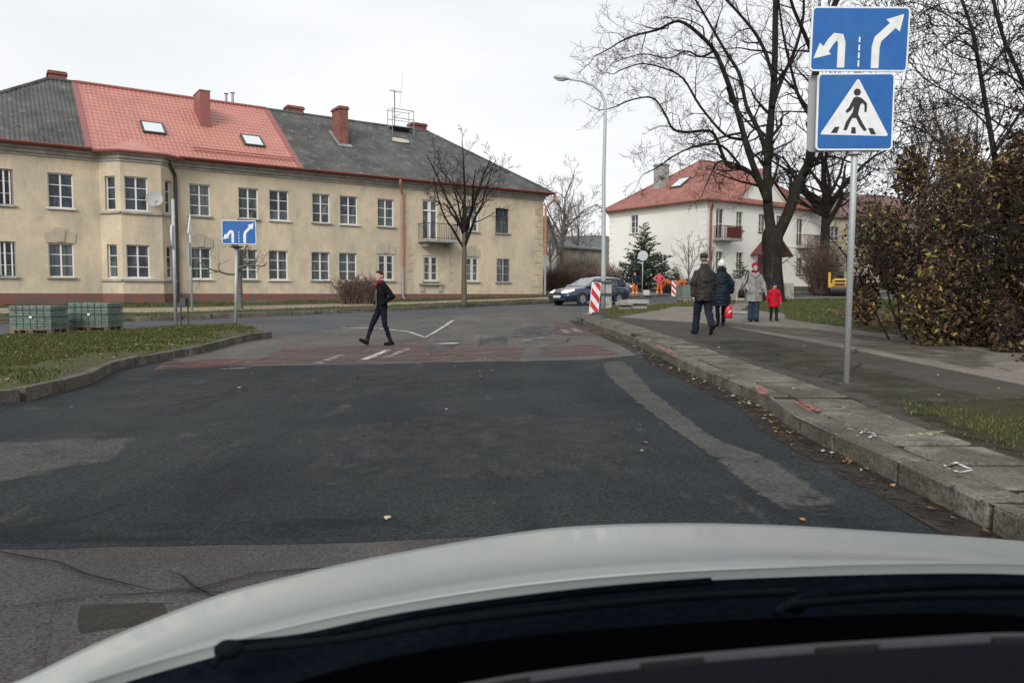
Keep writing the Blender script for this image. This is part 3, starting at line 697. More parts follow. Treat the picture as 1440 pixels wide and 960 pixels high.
# bay
BY = -.85; c0, c1 = bay0+.75, bay1-.75
def canted(a, b):       # frame along edge a->b (local to house)
    d = V((b[0]-a[0], b[1]-a[1])); return FY @ TR(a[0], a[1], 0) @ rz(math.atan2(d.y, d.x)), d.length
cp = [(bay0, 0), (c0, BY), (c1, BY), (bay1, 0)]
mb = MB(); bw_ = []
for i in range(3):
    Fc, ln = canted(cp[i], cp[i+1]); hs = []
    if i == 1: w0, w1 = hit(Fc, 175, 275).x, hit(Fc, 208, 275).x
    else: w0, w1 = ln/2-.27, ln/2+.27
    hs = [(w0, w1, *zlow), (w0, w1, *zup)]
    m2 = MB(Fc); wallgrid(m2, 0, ln, ZP-.02, ZE, hs, .20); o = len(mb.v)
    mb.v += m2.v; mb.f += [[k+o for k in f] for f in m2.f]; mb.m += m2.m; mb.uv += m2.uv
    bw_.append((Fc, hs, i))
mb.build('bay_wall', M_yel, Y)
for Fc, hs, i in bw_:
    for h in hs: window(Y, Fc, *h, cols=2 if i == 1 else 1, gm=M_gl[0], sill=(i == 1), sm_=M_sillw)
q = MB(FY)
for z in (zlow[0]-.16, zup[0]-.16):
    q = MB(FY)
    for i in range(3):
        a, b = V(cp[i]), V(cp[i+1]); d = (b-a).normalized(); nn = V((d.y, -d.x))*.1
        q.add([(a.x, a.y, z), (b.x, b.y, z), (b.x+nn.x, b.y+nn.y, z), (a.x+nn.x, a.y+nn.y, z), (a.x, a.y, z+.09), (b.x, b.y, z+.09), (b.x+nn.x, b.y+nn.y, z+.09), (a.x+nn.x, a.y+nn.y, z+.09)], [(0, 1, 2, 3), (7, 6, 5, 4), (0, 4, 5, 1), (1, 5, 6, 2), (2, 6, 7, 3), (3, 7, 4, 0)])
    q.build('bay_string_course', M_trim, Y)
q = MB(FY); zb = -1.0
for i in range(3):
    a, b = V(cp[i]), V(cp[i+1]); q.quad((a.x, a.y-.06, zb), (b.x, b.y-.06, zb), (b.x, b.y-.06, ZP), (a.x, a.y-.06, ZP))
q.add([(bay0, -.06, ZP), (c0, BY-.06, ZP), (c1, BY-.06, ZP), (bay1, -.06, ZP), (bay1, .0, ZP), (bay0, 0, ZP)], [(0, 1, 2, 3, 4, 5)])
q.box(0-.06, bay0-.002, -.06, .2, zb, ZP); q.box(bay1+.002, YL+.06, -.06, .2, zb, ZP); q.box(YL-.2, YL+.06, .21, DEP, zb, ZP); q.box(-.06, .2, .21, DEP, zb, ZP)
q.build('plinth', M_plinth, Y, fixn=False)
# cornice
q = MB(FY)
for z0_, z1_, d in ((7.06, 7.18, .06), (7.182, 7.34, .14), (7.342, 7.46, .26)):
    q.box(-.0, bay0-.01, -d, .1, z0_, z1_); q.box(bay1+.01, YL+d, -d, .1, z0_, z1_); q.box(YL-.1, YL+d, .101, DEP, z0_, z1_)
    pts = [(bay0-.009, -d), (c0-d*.3, BY-d), (c1+d*.3, BY-d), (bay1+.009, -d)]
    q.add([(x, y, z0_) for x, y in pts]+[(bay1+.009, 0, z0_), (bay0-.009, 0, z0_)]+[(x, y, z1_) for x, y in pts]+[(bay1+.009, 0, z1_), (bay0-.009, 0, z1_)],
          [(5, 4, 3, 2, 1, 0), (6, 7, 8, 9, 10, 11)]+[(i, i+1, i+7, i+6) for i in range(5)])
q.build('cornice', M_trim, Y)
# quoins
q = MB(FY); z = ZP+.1; i = 0
while z < 6.9:
    w = .62 if i % 2 else .42; q.box(YL-w, YL+.03, -.03, -.001, z, z+.36); q.box(YL+.001, YL+.03, .0, w*.8, z, z+.36); z += .385; i += 1
q.build('quoins', M_quoin, Y)
for w in wins:       # ornamental lintels
    if w[3] < 4 and any(abs(w[0]-sY(p, 365)) < .3 for p in (68, 268, 531, 655)):
        a, b, t = w[0]-.08, w[1]+.08, w[3]+.02; m_ = (a+b)/2; q = MB(FY)
        q.prism([(a, t), (b, t), (b+.03, t+.42), (m_+.38, t+.5), (m_+.16, t+.68), (m_-.16, t+.68), (m_-.38, t+.5), (a-.03, t+.42)], -.035, -.001)
        q.prism([(m_-.14, t+.05), (m_+.14, t+.05), (m_+.2, t+.55), (m_-.2, t+.55)], -.07, -.0349); q.build('stucco_lintel', mat('faded stucco', (.44, .385, .29), .95, cols=[((.37, .33, .26), 2, .55, .1)], fine=.08), Y)
w = [w for w in wins if abs(w[0]-sY(595, 365)) < .3 and w[3] < 4][0]
q = MB(FY); q.box(w[0]-.3, w[1]+.3, -.2, -.001, 1.58, 1.68); q.box(w[0]-.2, w[0]-.02, -.12, -.001, 1.2, 1.578); q.box(w[1]+.02, w[1]+.2, -.12, -.001, 1.2, 1.578)
q.build('window_bracket', M_trim, Y)
for sx in (w[0]-.95, w[1]+.85):
    q = MB(FY); q.box(sx-.05, sx-.001, -.028, -.001, 1.9, 3.9)
    for i, z in enumerate((1.9, 2.35, 2.8, 3.25, 3.7)): q.box(sx, sx+(.28 if i % 2 else .16), -.028, -.001, z, z+.2)
    q.build('wall_blocks', M_quoin, Y)

# roof
RZ0, RY0 = 7.52, -.52; RRY, RRZ = 5.5, 11.75
slope = lambda t: (RY0+(RRY-RY0)*t, RZ0+(RRZ-RZ0)*t)
def sR(px, py, t): yy, zz = slope(t); nrm = V((0, -(RRZ-RZ0), RRY-RY0)).normalized(); return hit(FY, px, py, (0, RY0, RZ0), nrm).x
sb1 = (sR(100, 122, 1)+sR(130, 200, 0))/2; sb2 = (sR(378, 162, 1)+sR(427, 240, 0))/2
def roofsec(s0, s1, step, rows, wave, amp, saw, name, m):
    mb = MB(FY); ns = max(2, int((s1-s0)/step)); rowsv = []
    ts = []
    for j in range(rows): ts += [(j/rows, 1), ((j+1)/rows-.0001, 0)]
    for i in range(ns+1):
        s_ = s0+(s1-s0)*i/ns; tm = max(0, min(1, (s_+.52)/6.02, (YL+.52-s_)/6.02)); h = amp*sin(2*pi*s_/wave)
        if 'tile' in m.name: h = amp*(abs(sin(pi*s_/wave))*2-1)
        for t, lift in ts:
            tt = min(t, tm); y_, z_ = slope(tt); mb.v.append(FY @ V((s_, y_, z_+h+saw*lift))); 
    n = len(ts)
    for i in range(ns):
        for j in range(n-1): mb.f.append([i*n+j, (i+1)*n+j, (i+1)*n+j+1, i*n+j+1]); mb.m.append(0); mb.uv += [(0, 0)]*4
    return mb.build(name, m, Y, smooth=False, fixn=False)
RoofL = roofsec(-.52, sb1, .045, 5, .18, .026, .012, 'roof', M_eternit)
RoofM = roofsec(sb1, sb2, .05, 19, .21, .022, .028, 'roof', M_redtile)
RoofR = roofsec(sb2, YL+.52, .045, 5, .18, .026, .012, 'roof', M_eternit)
RoofL['label'] = 'dark corrugated roof section'; RoofM['label'] = 'red metal tile roof section'; RoofR['label'] = 'dark corrugated roof section'
q = MB(FY); ye = 2*RRY-RY0
def tri(a, b, c): q.add([a, b, c], [(0, 1, 2)])
q.quad((YL+.52, ye, RZ0), (-.52, ye, RZ0), (5.5, RRY, RRZ-.01), (YL-5.5, RRY, RRZ-.01)); tri((-.52, ye, RZ0), (-.52, RY0, RZ0), (5.5, RRY, RRZ-.01)); tri((YL+.52, RY0, RZ0), (YL+.52, ye, RZ0), (YL-5.5, RRY, RRZ-.01))
q.build('roof_back', M_eternit, Y)
q = MB(FY); q.box(sb1-.06, sb1+.12, RY0, RY0+.02, RZ0-.02, RZ0+.05)
for s_ in (sb1, sb2):
    q.add([(s_-.13, RY0, RZ0+.05), (s_+.13, RY0, RZ0+.05), (s_+.13, RRY, RRZ+.06), (s_-.13, RRY, RRZ+.06), (s_-.13, RY0, RZ0-.05), (s_+.13, RY0, RZ0-.05), (s_+.13, RRY, RRZ-.05), (s_-.13, RRY, RRZ-.05)], [(0, 1, 2, 3), (0, 4, 5, 1), (1, 5, 6, 2), (3, 7, 4, 0)])
q.tube([(sb1, RRY, RRZ+.02), (sb2, RRY, RRZ+.02)], .11, 8)
q.build('ridge_flashing', M_redtrim, RoofM)
q = MB(FY); q.tube([(5.4, RRY, RRZ), (sb1, RRY, RRZ)], .1, 6); q.tube([(5.5, RRY, RRZ), (-.5, RY0, RZ0+.02)], .1, 6); q.build('ridge_tiles', M_eternit, RoofL); q = MB(FY); q.tube([(sb2, RRY, RRZ), (YL-5.4, RRY, RRZ)], .1, 6)
q.tube([(YL-5.5, RRY, RRZ), (YL+.5, RY0, RZ0+.02)], .1, 6)
q.build('ridge_tiles', M_eternit, RoofR)
# snow stop lines on the red roof, soffit
q = MB(FY)
for t in (.09, .13): yy, zz = slope(t); q.tube([(sb1+4.5, yy, zz+.13), (sb2-.2, yy, zz+.13)], .025, 4)
q.build('snow_guard', M_redtrim, RoofM)
q = MB(FY); q.box(-.5, YL+.5, -.5, -.005, 7.47, 7.5); q.build('soffit', M_redtrim, Y)
gutter(Y, FY, -.6, bay0-.3, 7.56, RY0-.07, M_rust); gutter(Y, FY, bay1+.1, YL+.55, 7.56, RY0-.07, M_rust)
# bay roof : low red hipped cap
q = MB(FY); e = .32; cm = (c0+c1)/2
bp = [(bay0-.3, -.45, 7.5), (c0-.15, BY-e, 7.5), (c1+.15, BY-e, 7.5), (bay1+.3, -.45, 7.5)]
top = (cm, .55, 8.32)
q.add(bp+[top]+[(x, y, z-.1) for x, y, z in bp], [(0, 1, 4), (1, 2, 4), (2, 3, 4), (5, 6, 1, 0), (6, 7, 2, 1), (7, 8, 3, 2), (8, 7, 6, 5)])
q.build('bay_roof', M_redtile, Y)
q = MB(FY); q.tube([V(p)-V((0, .03, .02)) for p in bp], .07, 6); q.build('gutter', M_redtrim, Y)
# drainpipes
def pipe(par, F, pts, m, r=.06, brackets=()):
    q = MB(F); q.tube(pts, r, 8)
    for z in brackets: q.tube([(pts[-1][0], pts[-1][1], z-.03), (pts[-1][0], pts[-1][1], z+.03)], r+.018, 8)
    return q.build('drainpipe', m, par, smooth=False)
s1_ = sY(248, 330); pipe(Y, FY, [(s1_-.35, -.55, 7.5), (s1_-.3, -.5, 7.2), (s1_, -.12, 6.7), (s1_, -.12, .6)], M_darkpipe, .075, (6, 4, 2)).__setitem__('label', 'dark brown drainpipe beside the bay')
s2_ = sY(565, 340); pipe(Y, FY, [(s2_-.35, -.6, 7.5), (s2_-.35, -.55, 7.25), (s2_, -.12, 6.7), (s2_, -.12, 2.6)], M_copper, .075, (6, 4.5, 3))
q = MB(FY); q.tube([(s2_, -.12, 2.6), (s2_, -.12, .9), (s2_+.05, -.3, .75)], .065, 8); q.build('drainpipe_foot', M_zinc, Y)
pipe(Y, FY, [(YL+.55, -.58, 7.5), (YL+.55, -.5, 7.2), (YL+.15, -.1, 6.6), (YL+.15, -.1, 3.6)], M_copper, .08, (6, 4.5))
q = MB(FY); q.tube([(YL+.15, -.1, 3.6), (YL+.15, -.1, 1.0)], .075, 8); q.build('drainpipe_foot', M_zinc, Y)
# chimneys
def sAt(px, py, yy): return hit(FY, px, py, (0, yy, 0)).x, hit(FY, px, py, (0, yy, 0)).z
def rchim(par, pxa, pxb, ptop, y0, y1, z0, m, capm=None, cap=True):
    a, zt = sAt(pxa, ptop, y0); b, _ = sAt(pxb, ptop, y0); return chimney(par, FY, a, b, y0, y1, z0, zt-(.1 if cap else 0), m, cap, capm)
rchim(RoofL, 68, 93, 100, 5.7, 6.5, 10.8, M_brick)
rchim(RoofM, 311, 336, 143, 5.7, 6.4, 10.8, M_redtrim, cap=False)
rchim(RoofR, 405, 427, 149, 5.7, 6.4, 10.8, M_brick)
rchim(RoofR, 580, 600, 173, 5.5, 6.2, 10.6, M_brick)
nrm = V((0, -(RRZ-RZ0), RRY-RY0)).normalized()
h1 = hit(FY, 296.5, 180, (0, RY0, RZ0), nrm); a, zt = sAt(281, 127, h1.y)
c = chimney(RoofM, FY, a, h1.x, h1.y, h1.y+1.5, h1.z-.2, zt, M_redtrim, False); q = MB(FY); q.box(a-.03, h1.x+.03, h1.y-.03, h1.y+1.53, zt+.001, zt+.05); q.build('chimney_cap', M_redtrim, c)
h2 = hit(FY, 490, 204, (0, RY0, RZ0), nrm); a, zt = sAt(477.5, 150, h2.y)
chimney(RoofR, FY, a, h2.x, h2.y, h2.y+1.2, h2.z-.2, zt-.1, M_brick)
q = MB(FY); s_ = .12      # zinc flashing round the big brick chimney
for (x0, x1, ya, yb) in ((a-.2, a-.01, h2.y-.1, h2.y+1.3), (a-.2, h2.x+.15, h2.y-.3, h2.y-.01)):
    za = lambda yy: RZ0+(yy-RY0)*(RRZ-RZ0)/(RRY-RY0)+.05
    q.add([(x0, ya, za(ya)), (x1, ya, za(ya)), (x1, yb, za(yb)), (x0, yb, za(yb))], [(0, 1, 2, 3)])
q.build('flashing', M_zinc, RoofR)
q = MB(FY)
for px_ in (318, 327): a_, z_ = sAt(px_, 132 if px_ < 320 else 131, 6.0); _, zb_ = sAt(px_, 144, 6.0); q.tube([(a_, 6.0, zb_-.1), (a_, 6.0, z_)], .07, 8); q.tube([(a_, 6, z_), (a_, 6, z_+.02)], .14, 8)
q.build('flue', M_zinc, RoofM)
# roof windows
def roofwin(pxc, pyc, w=.95, l=1.15):
    h = hit(FY, pxc, pyc, (0, RY0, RZ0), nrm); th = math.atan2(RRZ-RZ0, RRY-RY0)
    Fr = FY @ TR(*h) @ Matrix.Rotation(th, 4, 'X')
    q = MB(Fr); t_ = .08
    q.box(-w/2, w/2, -l/2, -l/2+t_, .0, .14); q.box(-w/2, w/2, l/2-t_, l/2, .0, .14); q.box(-w/2, -w/2+t_, -l/2+t_, l/2-t_, 0, .14); q.box(w/2-t_, w/2, -l/2+t_, l/2-t_, 0, .14)
    rw = q.build('roof_window', M_fdark, RoofM); g = MB(Fr); g.quad((-w/2+.05, -l/2+.05, .12), (w/2-.05, -l/2+.05, .12), (w/2-.05, l/2-.05, .12), (-w/2+.05, l/2-.05, .12)); g.build('pane', mat('roof window glass', (.62, .66, .68), .15, spec=.8), rw)
roofwin(215, 182, 1.05, 1.2); roofwin(355, 200, 1.05, 1.2)
# maintenance platform with antenna
q = MB(FY); a0 = sAt(548, 180, 5.0)[0]; a1 = sAt(578, 185, 5.0)[0]; zt = 12.7
for x_ in (a0, a1):
    q.tube([(x_, 4.6, 11.0), (x_, 4.6, zt), (x_, 5.3, zt+.05), (x_, 5.3, 11.6)], .025, 5)
for z_ in (zt, zt-.55): q.tube([(a0, 4.6, z_), (a1, 4.6, z_)], .025, 5); q.tube([(a0, 5.3, z_), (a1, 5.3, z_)], .02, 5)
q.box(a0, a1, 4.6, 5.3, 11.62, 11.66)
q.build('roof_platform', M_zinc, RoofR)
q = MB(FY); ax, _ = sAt(555, 180, 5.0); _, ztop = sAt(555, 128, 5.0)
q.tube([(ax, 5, 11.3), (ax, 5, ztop)], .03, 5); q.tube([(ax-.35, 5, ztop), (ax+.5, 5, ztop-.05)], .015, 4)
for k in range(6): q.tube([(ax-.3+k*.15, 4.7, ztop), (ax-.3+k*.15, 5.3, ztop)], .009, 3)
q.tube([(ax+.35, 5, ztop-1.0), (ax+.6, 5, ztop+1.2)], .008, 3); q.tube([(ax, 5, ztop-1.6), (ax+.4, 5, ztop-1.4)], .014, 4)
for k in range(4): q.tube([(ax+.1+k*.1, 4.7, ztop-1.55+k*.05), (ax+.1+k*.1, 5.3, ztop-1.55+k*.05)], .009, 3)
q.build('antenna', M_iron, RoofR)
# exposed roof patch
hp = hit(FY, 562, 199, (0, RY0, RZ0), nrm); Fr = FY @ TR(*hp) @ Matrix.Rotation(math.atan2(RRZ-RZ0, RRY-RY0), 4, 'X')
q = MB(Fr); q.prism([(-.6, -.2), (-.1, -.3), (.55, -.22), (.65, .15), (.2, .3), (-.4, .28)], .05, .09, 'xy'); q.build('roof_patch', mat('pale roof patch', (.45, .42, .36), .9, cols=[((.5, .3, .1), 4, .6, .05)]), RoofR)
# satellite dish on the bay
dz = hit(FY, 217, 280, (0, -1.25, 0)); Fd = FY @ TR(*dz) @ rz(.0) @ Matrix.Rotation(radians(70), 4, 'X')
D = thing('satellite_dish', FY @ V((dz.x, -.86, dz.z)), 'round pale grey satellite dish fixed to the bay of the ochre house', 'satellite dish')
q = MB(FY @ TR(*dz) @ rz(-.25) @ Matrix.Rotation(radians(78), 4, 'X')); q.lathe([(.01, 0), (.15, .01), (.3, .04), (.35, .06), (.365, .06), (.365, .05), (.3, .02), (.15, -.01), (.01, -.02)], 24); q.build('dish', mat('dish grey', (.36, .36, .35), .6), D)
q = MB(FY); q.tube([(dz.x, dz.y+.05, dz.z), (dz.x+.05, dz.y+.3, dz.z-.1), (dz.x+.05, BY, dz.z-.1)], .025, 6); q.tube([(dz.x, dz.y, dz.z-.4), (dz.x+.02, dz.y-.4, dz.z-.15)], .012, 4); q.box(dz.x-.03, dz.x+.07, dz.y-.46, dz.y-.38, dz.z-.18, dz.z-.1); q.build('arm', M_zinc, D)

# ---------------- generic small house helpers
def windows_on(par, F, lst, z0, z1, face=None, cols=2, rows=3, **k):
    for a, b in lst: window(par, F, a, b, z0, z1, cols, rows, **k)

# ---------------- white house with a red roof
u2 = V((.8228, .5684)); WC = V((14.7, 57.0)); FW = fr(WC.x, WC.y, 0, math.atan2(u2.y, u2.x)); FWs = FW @ TR(0, 10.9, 0) @ rz(-pi/2)   # left face frame : x runs from rear to the corner
Wh = thing('white_house', (WC.x+5, WC.y+8, 1.6), 'white two storey house with weathered red roof, gabled front and small balconies', 'house')
M_whi = mat('white render', (.85, .84, .78), .95, cols=[((.78, .765, .70), .5, .5, .15), ((.5, .49, .45), 3, .7, .03)], fine=.04, fscale=15)
M_wroof = mat('weathered red tile roof', (.30, .125, .10), .8, cols=[((.22, .09, .072), .8, .5, .12), ((.42, .17, .12), 2.1, .6, .08), ((.2, .16, .12), 4, .66, .04)], fine=.25, fscale=12)
M_brown = mat('maroon painted metal', (.13, .035, .03), .6)
WL, WD, Wb, We = 14.8, 10.9, 1.2, 8.3
def sW(px, py): return hit(FW, px, py).x
def zW(px, py): return hit(FW, px, py).z
wz0, wz1 = zW(1040, 380), zW(1040, 355); wu0, wu1 = zW(1040, 324), zW(1040, 298)
wl = [(sW(1035.5, 310), sW(1045, 310), wu0, wu1), (sW(1067, 310), sW(1077, 310), wu0, wu1), (sW(1007, 365), sW(1017, 365), wz0, wz1), (sW(1035.5, 365), sW(1045, 365), wz0, wz1), (sW(1120, 370), sW(1129, 370), wz0-.2, wz1-.2), (sW(1092, 310), sW(1101, 310), wu0, wu1)]
dl = [(sW(1007, 310), sW(1018, 310), wu0-.7, wu1+.1), (sW(1120.5, 320), sW(1130, 320), wu0-.9, wu1-.1)]
door = (sW(1065, 380), sW(1079, 380), Wb+.2, wz1)
mb = MB(FW); g0, g1 = sW(1031, 280), sW(1110, 285); gm_ = (g0+g1)/2; gz = We+2.75
wallgrid(mb, 0, WL, Wb-.6, We, wl+dl+[door]); mb.add([(g0, 0, We), (g1, 0, We), (gm_, 0, gz)], [(0, 1, 2)])
mb.quad((WL, 0, Wb-.6), (WL, WD, Wb-.6), (WL, WD, We), (WL, 0, We)); mb.quad((0, WD, Wb-.6), (0, WD, We), (WL, WD, We), (WL, WD, Wb-.6))
m2 = MB(FWs); p_ = lambda px, py: hit(FWs, px, py)
sl = [(p_(886.5, 315).x, p_(897, 315).x, p_(890, 328.5).z, p_(890, 303).z), (p_(884.5, 368).x, p_(896, 368).x, p_(890, 385).z, p_(890, 358).z)]
wallgrid(m2, 0, WD, Wb-.6, We, sl); o = len(mb.v); mb.v += m2.v; mb.f += [[k+o for k in f] for f in m2.f]; mb.m += m2.m; mb.uv += m2.uv
mb.build('wall', M_whi, Wh)
for w in wl: window(Wh, FW, *w, cols=2, rows=3, gm=M_gl[1], fm=M_fold, sm_=M_brown)
for w in sl: window(Wh, FWs, *w, cols=2, rows=3, gm=M_gl[0])
for w in dl: window(Wh, FW, *w, cols=2, rows=2, gm=M_gl[0], sill=False).name = 'balcony_door'
q = MB(FW); q.box(door[0], door[1], .08, .13, door[2], door[3]); q.box(door[0]+.15, door[1]-.15, .06, .079, door[2]+1.1, door[3]-.15); q.build('door', M_brown, Wh)
for i, w in enumerate(dl):
    a, b, z = w[0]-.35, w[1]+.9, w[2]-.12
    if i: a, b = w[0]-.1, w[1]+1.5
    q = MB(FW); q.box(a, b, -1.1, -.003, z-.12, z); q.build('balcony_slab', M_conc, Wh)
    q = MB(FW); q.box(a+.02, b-.02, -1.09, -1.04, z+.95, z+1.0); q.box(a+.02, a+.06, -1.039, -.01, z+.95, z+1.0); q.box(b-.06, b-.02, -1.039, -.01, z+.95, z+1.0)
    n_ = int((b-a)/.11)
    for k in range(n_+1): x_ = a+.03+(b-a-.06)*k/n_; q.box(x_-.015, x_+.015, -1.075, -1.05, z, z+.949)
    for k in range(1, 8): q.box(a+.03, a+.05, -1.06+k*.13, -1.03+k*.13, z, z+.949); q.box(b-.05, b-.03, -1.06+k*.13, -1.03+k*.13, z, z+.949)
    if i == 0: q.box(a+.4, b-.06, -1.035, -1.02, z+.1, z+.9)
    q.build('balcony_railing', M_brown, Wh)
# entrance canopy
q = MB(FW); a = sW(1055, 370); b = sW(1096, 370); m_ = (a+b)/2; z0_ = zW(1060, 358); z1_ = zW(1078, 332)
q.add([(a, -1.3, z0_), (m_, -1.3, z1_), (b, -1.3, z0_), (a, 0, z0_), (m_, 0, z1_), (b, 0, z0_), (a, -1.3, z0_-.14), (m_, -1.3, z1_-.18), (b, -1.3, z0_-.14), (a, 0, z0_-.14), (m_, 0, z1_-.18), (b, 0, z0_-.14)],
      [(0, 1, 4, 3), (1, 2, 5, 4), (6, 9, 10, 7), (7, 10, 11, 8), (0, 6, 7, 1), (1, 7, 8, 2), (0, 3, 9, 6), (2, 8, 11, 5)])
q.tube([(a+.2, -1.25, z0_-.1), (a+.2, -.01, z0_-.9)], .04, 5); q.tube([(b-.2, -1.25, z0_-.1), (b-.2, -.01, z0_-.9)], .04, 5)
q.build('entrance_canopy', M_brown, Wh)
# roof
e = .5; rz_ = 12.4; hp_ = 5.45; ra = (hp_, WD/2, rz_); rb_ = (WL-hp_, WD/2, rz_); ez = We-.03
q = MB(FW)
q.add([(-e, -e, ez), (WL+e, -e, ez), (WL+e, WD+e, ez), (-e, WD+e, ez), ra, rb_, (-e, -e, ez-.12), (WL+e, -e, ez-.12), (WL+e, WD+e, ez-.12), (-e, WD+e, ez-.12)],
      [(0, 1, 5, 4), (1, 2, 5), (2, 3, 4, 5), (3, 0, 4), (0, 6, 7, 1), (1, 7, 8, 2), (2, 8, 9, 3), (3, 9, 6, 0), (6, 9, 8, 7)])
gy = -e+(gz-ez)*(WD/2+e)/(rz_-ez)      # gable dormer ridge meets the main slope here
q.add([(g0-.35, -.35, We-.2), (gm_, -.35, gz+.12), (g1+.35, -.35, We-.2), (gm_, gy+.3, gz+.12), (g0-.35, .2, We+.12), (g1+.35, .2, We+.12),
       (g0-.35, -.35, We-.34), (gm_, -.35, gz-.03), (g1+.35, -.35, We-.34)],
      [(0, 1, 3, 4), (1, 2, 5, 3), (0, 6, 7, 1), (1, 7, 8, 2)])
Rw = q.build('roof', M_wroof, Wh)
q = MB(FW); q.tube([ra, rb_], .1, 6); q.tube([(-e, -e, ez), ra], .09, 6); q.tube([(-e, WD+e, ez), ra], .09, 6); q.tube([(WL+e, -e, ez), rb_], .09, 6); q.build('ridge_tiles', M_wroof, Rw)
q = MB(FW); q.tube([(-e-.05, WD+e, ez-.1), (-e-.05, -e-.05, ez-.1), (g0-.3, -e-.05, ez-.1)], .09, 6); q.build('gutter', M_rust, Wh); q = MB(FW); q.tube([(g1+.3, -e-.05, ez-.1), (WL+e, -e-.05, ez-.1)], .09, 6); q.build('gutter', M_rust, Wh)
q = MB(FW)
for z0_, z1_, d in ((We-.62, We-.5, .05), (We-.498, We-.34, .1), (We-.338, We-.16, .2)): q.box(-d, WL+d, -d, -.001, z0_, z1_) if d < .01 else None; q.box(-d, g0, -d, -.001, z0_, z1_); q.box(g1, WL+d, -d, -.001, z0_, z1_); q.box(-d, -.001, 0, WD+d, z0_, z1_)
for a_, b_ in (((g0, We), (gm_, gz)), ((gm_, gz), (g1, We))): q.prism([(a_[0], a_[1]-.02), (b_[0], b_[1]-.02), (b_[0], b_[1]-.24), (a_[0], a_[1]-.24)], -.1, -.002)
q.build('cornice', M_whi, Wh)
pipe(Wh, FW, [(.1, -.5, We-.1), (.15, -.45, We-.4), (.35, -.1, We-.9), (.35, -.1, Wb)], M_rust, .09)
q = MB(FW)
for i in range(12):
    z = Wb+.4+i*.52; w = .5 if i % 2 else .3; q.box(.001, w, -.03, -.001, z, z+.36) if i < 0 else None; q.box(-.03, -.001, .02, w, z, z+.3); q.box(-.03, -.001, WD-w, WD, z, z+.3); q.box(WL-w, WL, -.03, -.001, z, z+.3)
q.build('quoins', M_whi, Wh)
q = MB(FW); q.box(g1-.3, WL, -.05, -.001, 5.0, 5.12); q.build('string_course', M_whi, Wh)
q = MB(FW); q.box(g1, WL+.04, -.045, -.002, Wb-.6, Wb+.55); q.box(0, door[0], -.045, -.002, Wb-.6, Wb+.3); q.build('plinth', M_plinth, Wh)
nw = V((0, -(rz_-ez), WD/2+e)).normalized(); nl = V((-(rz_-ez), 0, hp_+e)).normalized()
h = hit(FW, 946, 262, (-e, 0, ez), nl)
chimney(Rw, FW, h.x, h.x+.8, h.y+1.2, h.y+2.2, h.z-.5, h.z+1.9, M_conc)
th = math.atan2(rz_-ez, hp_+e); Fk = FW @ TR(*hit(FW, 957, 258, (-e, 0, ez), nl)) @ rz(-pi/2) @ Matrix.Rotation(th, 4, 'X')
q = MB(Fk); q.box(-.6, .6, -.75, .75, 0.02, .13); rw = q.build('roof_window', M_fdark, Rw); q = MB(Fk); q.quad((-.5, -.65, .135), (.5, -.65, .135), (.5, .65, .135), (-.5, .65, .135)); q.build('pane', mat('roof window glass', (.6, .6, .6)), rw)

# ---------------- far houses
def house(name, label, p0, p1, depth, base, eave, ridge, wm, rm, wlist, gable=False, cat='house', chim=None, oh=.4):
    """front from p0 to p1 (world xy, left to right)"""
    a = V(p0); b = V(p1); d = b-a; L_ = d.length; F_ = fr(a.x, a.y, 0, math.atan2(d.y, d.x))
    T = thing(name, (a.x+d.x/2, a.y+d.y/2, base), label, cat); mb = MB(F_)
    wallgrid(mb, 0, L_, base-1, eave, wlist, .2)
    mb.quad((0, 0, base-1), (0, 0, eave), (0, depth, eave), (0, depth, base-1)); mb.quad((L_, 0, base-1), (L_, depth, base-1), (L_, depth, eave), (L_, 0, eave)); mb.quad((0, depth, base-1), (0, depth, eave), (L_, depth, eave), (L_, depth, base-1))
    q = MB(F_); t = .18
    if gable:      # gable faces us: ridge runs back
        m = L_/2; mb.add([(0, 0, eave), (L_, 0, eave), (m, 0, ridge)], [(0, 1, 2)]); k = (ridge-eave)/m; z = eave-oh*k
        for sx, ex in ((-oh, m), (L_+oh, m)):
            q.add([(sx, -oh, z+.05), (ex, -oh, ridge+.05), (ex, depth+oh, ridge+.05), (sx, depth+oh, z+.05), (sx, -oh, z+.05-t), (ex, -oh, ridge+.05-t), (ex, depth+oh, ridge+.05-t), (sx, depth+oh, z+.05-t)], [(0, 1, 2, 3), (4, 7, 6, 5), (0, 4, 5, 1), (3, 2, 6, 7), (0, 3, 7, 4)])
    else:
        h = min(depth/2, L_/2-.3); z = eave
        q.add([(-oh, -oh, z), (L_+oh, -oh, z), (L_+oh, depth+oh, z), (-oh, depth+oh, z), (h, depth/2, ridge), (L_-h, depth/2, ridge), (-oh, -oh, z-t), (L_+oh, -oh, z-t), (L_+oh, depth+oh, z-t), (-oh, depth+oh, z-t)],
              [(0, 1, 5, 4), (1, 2, 5), (2, 3, 4, 5), (3, 0, 4), (0, 6, 7, 1), (1, 7, 8, 2), (2, 8, 9, 3), (3, 9, 6, 0), (6, 9, 8, 7)])
    mb.build('wall', wm, T); R_ = q.build('roof', rm, T)
    for w in wlist: window(T, F_, *w, cols=2, rows=2 if w[3]-w[2] < 1.3 else 3, gm=M_gl[0], fm=M_fold)
    if chim:
        x, y = chim; q = MB(F_); q.box(x, x+.7, y, y+.7, eave, ridge+.9); q.build('chimney', M_brick, R_)
    return T, F_
def wp(p0, p1, lst):     # pixel boxes -> wall rects
    a = V(p0); b = V(p1); d = b-a; F_ = fr(a.x, a.y, 0, math.atan2(d.y, d.x)); o = []
    for x0, x1, y0, y1 in lst:
        h0 = hit(F_, x0, y1); h1 = hit(F_, x1, y0); o.append((h0.x, h1.x, h0.z, h1.z))
    return o
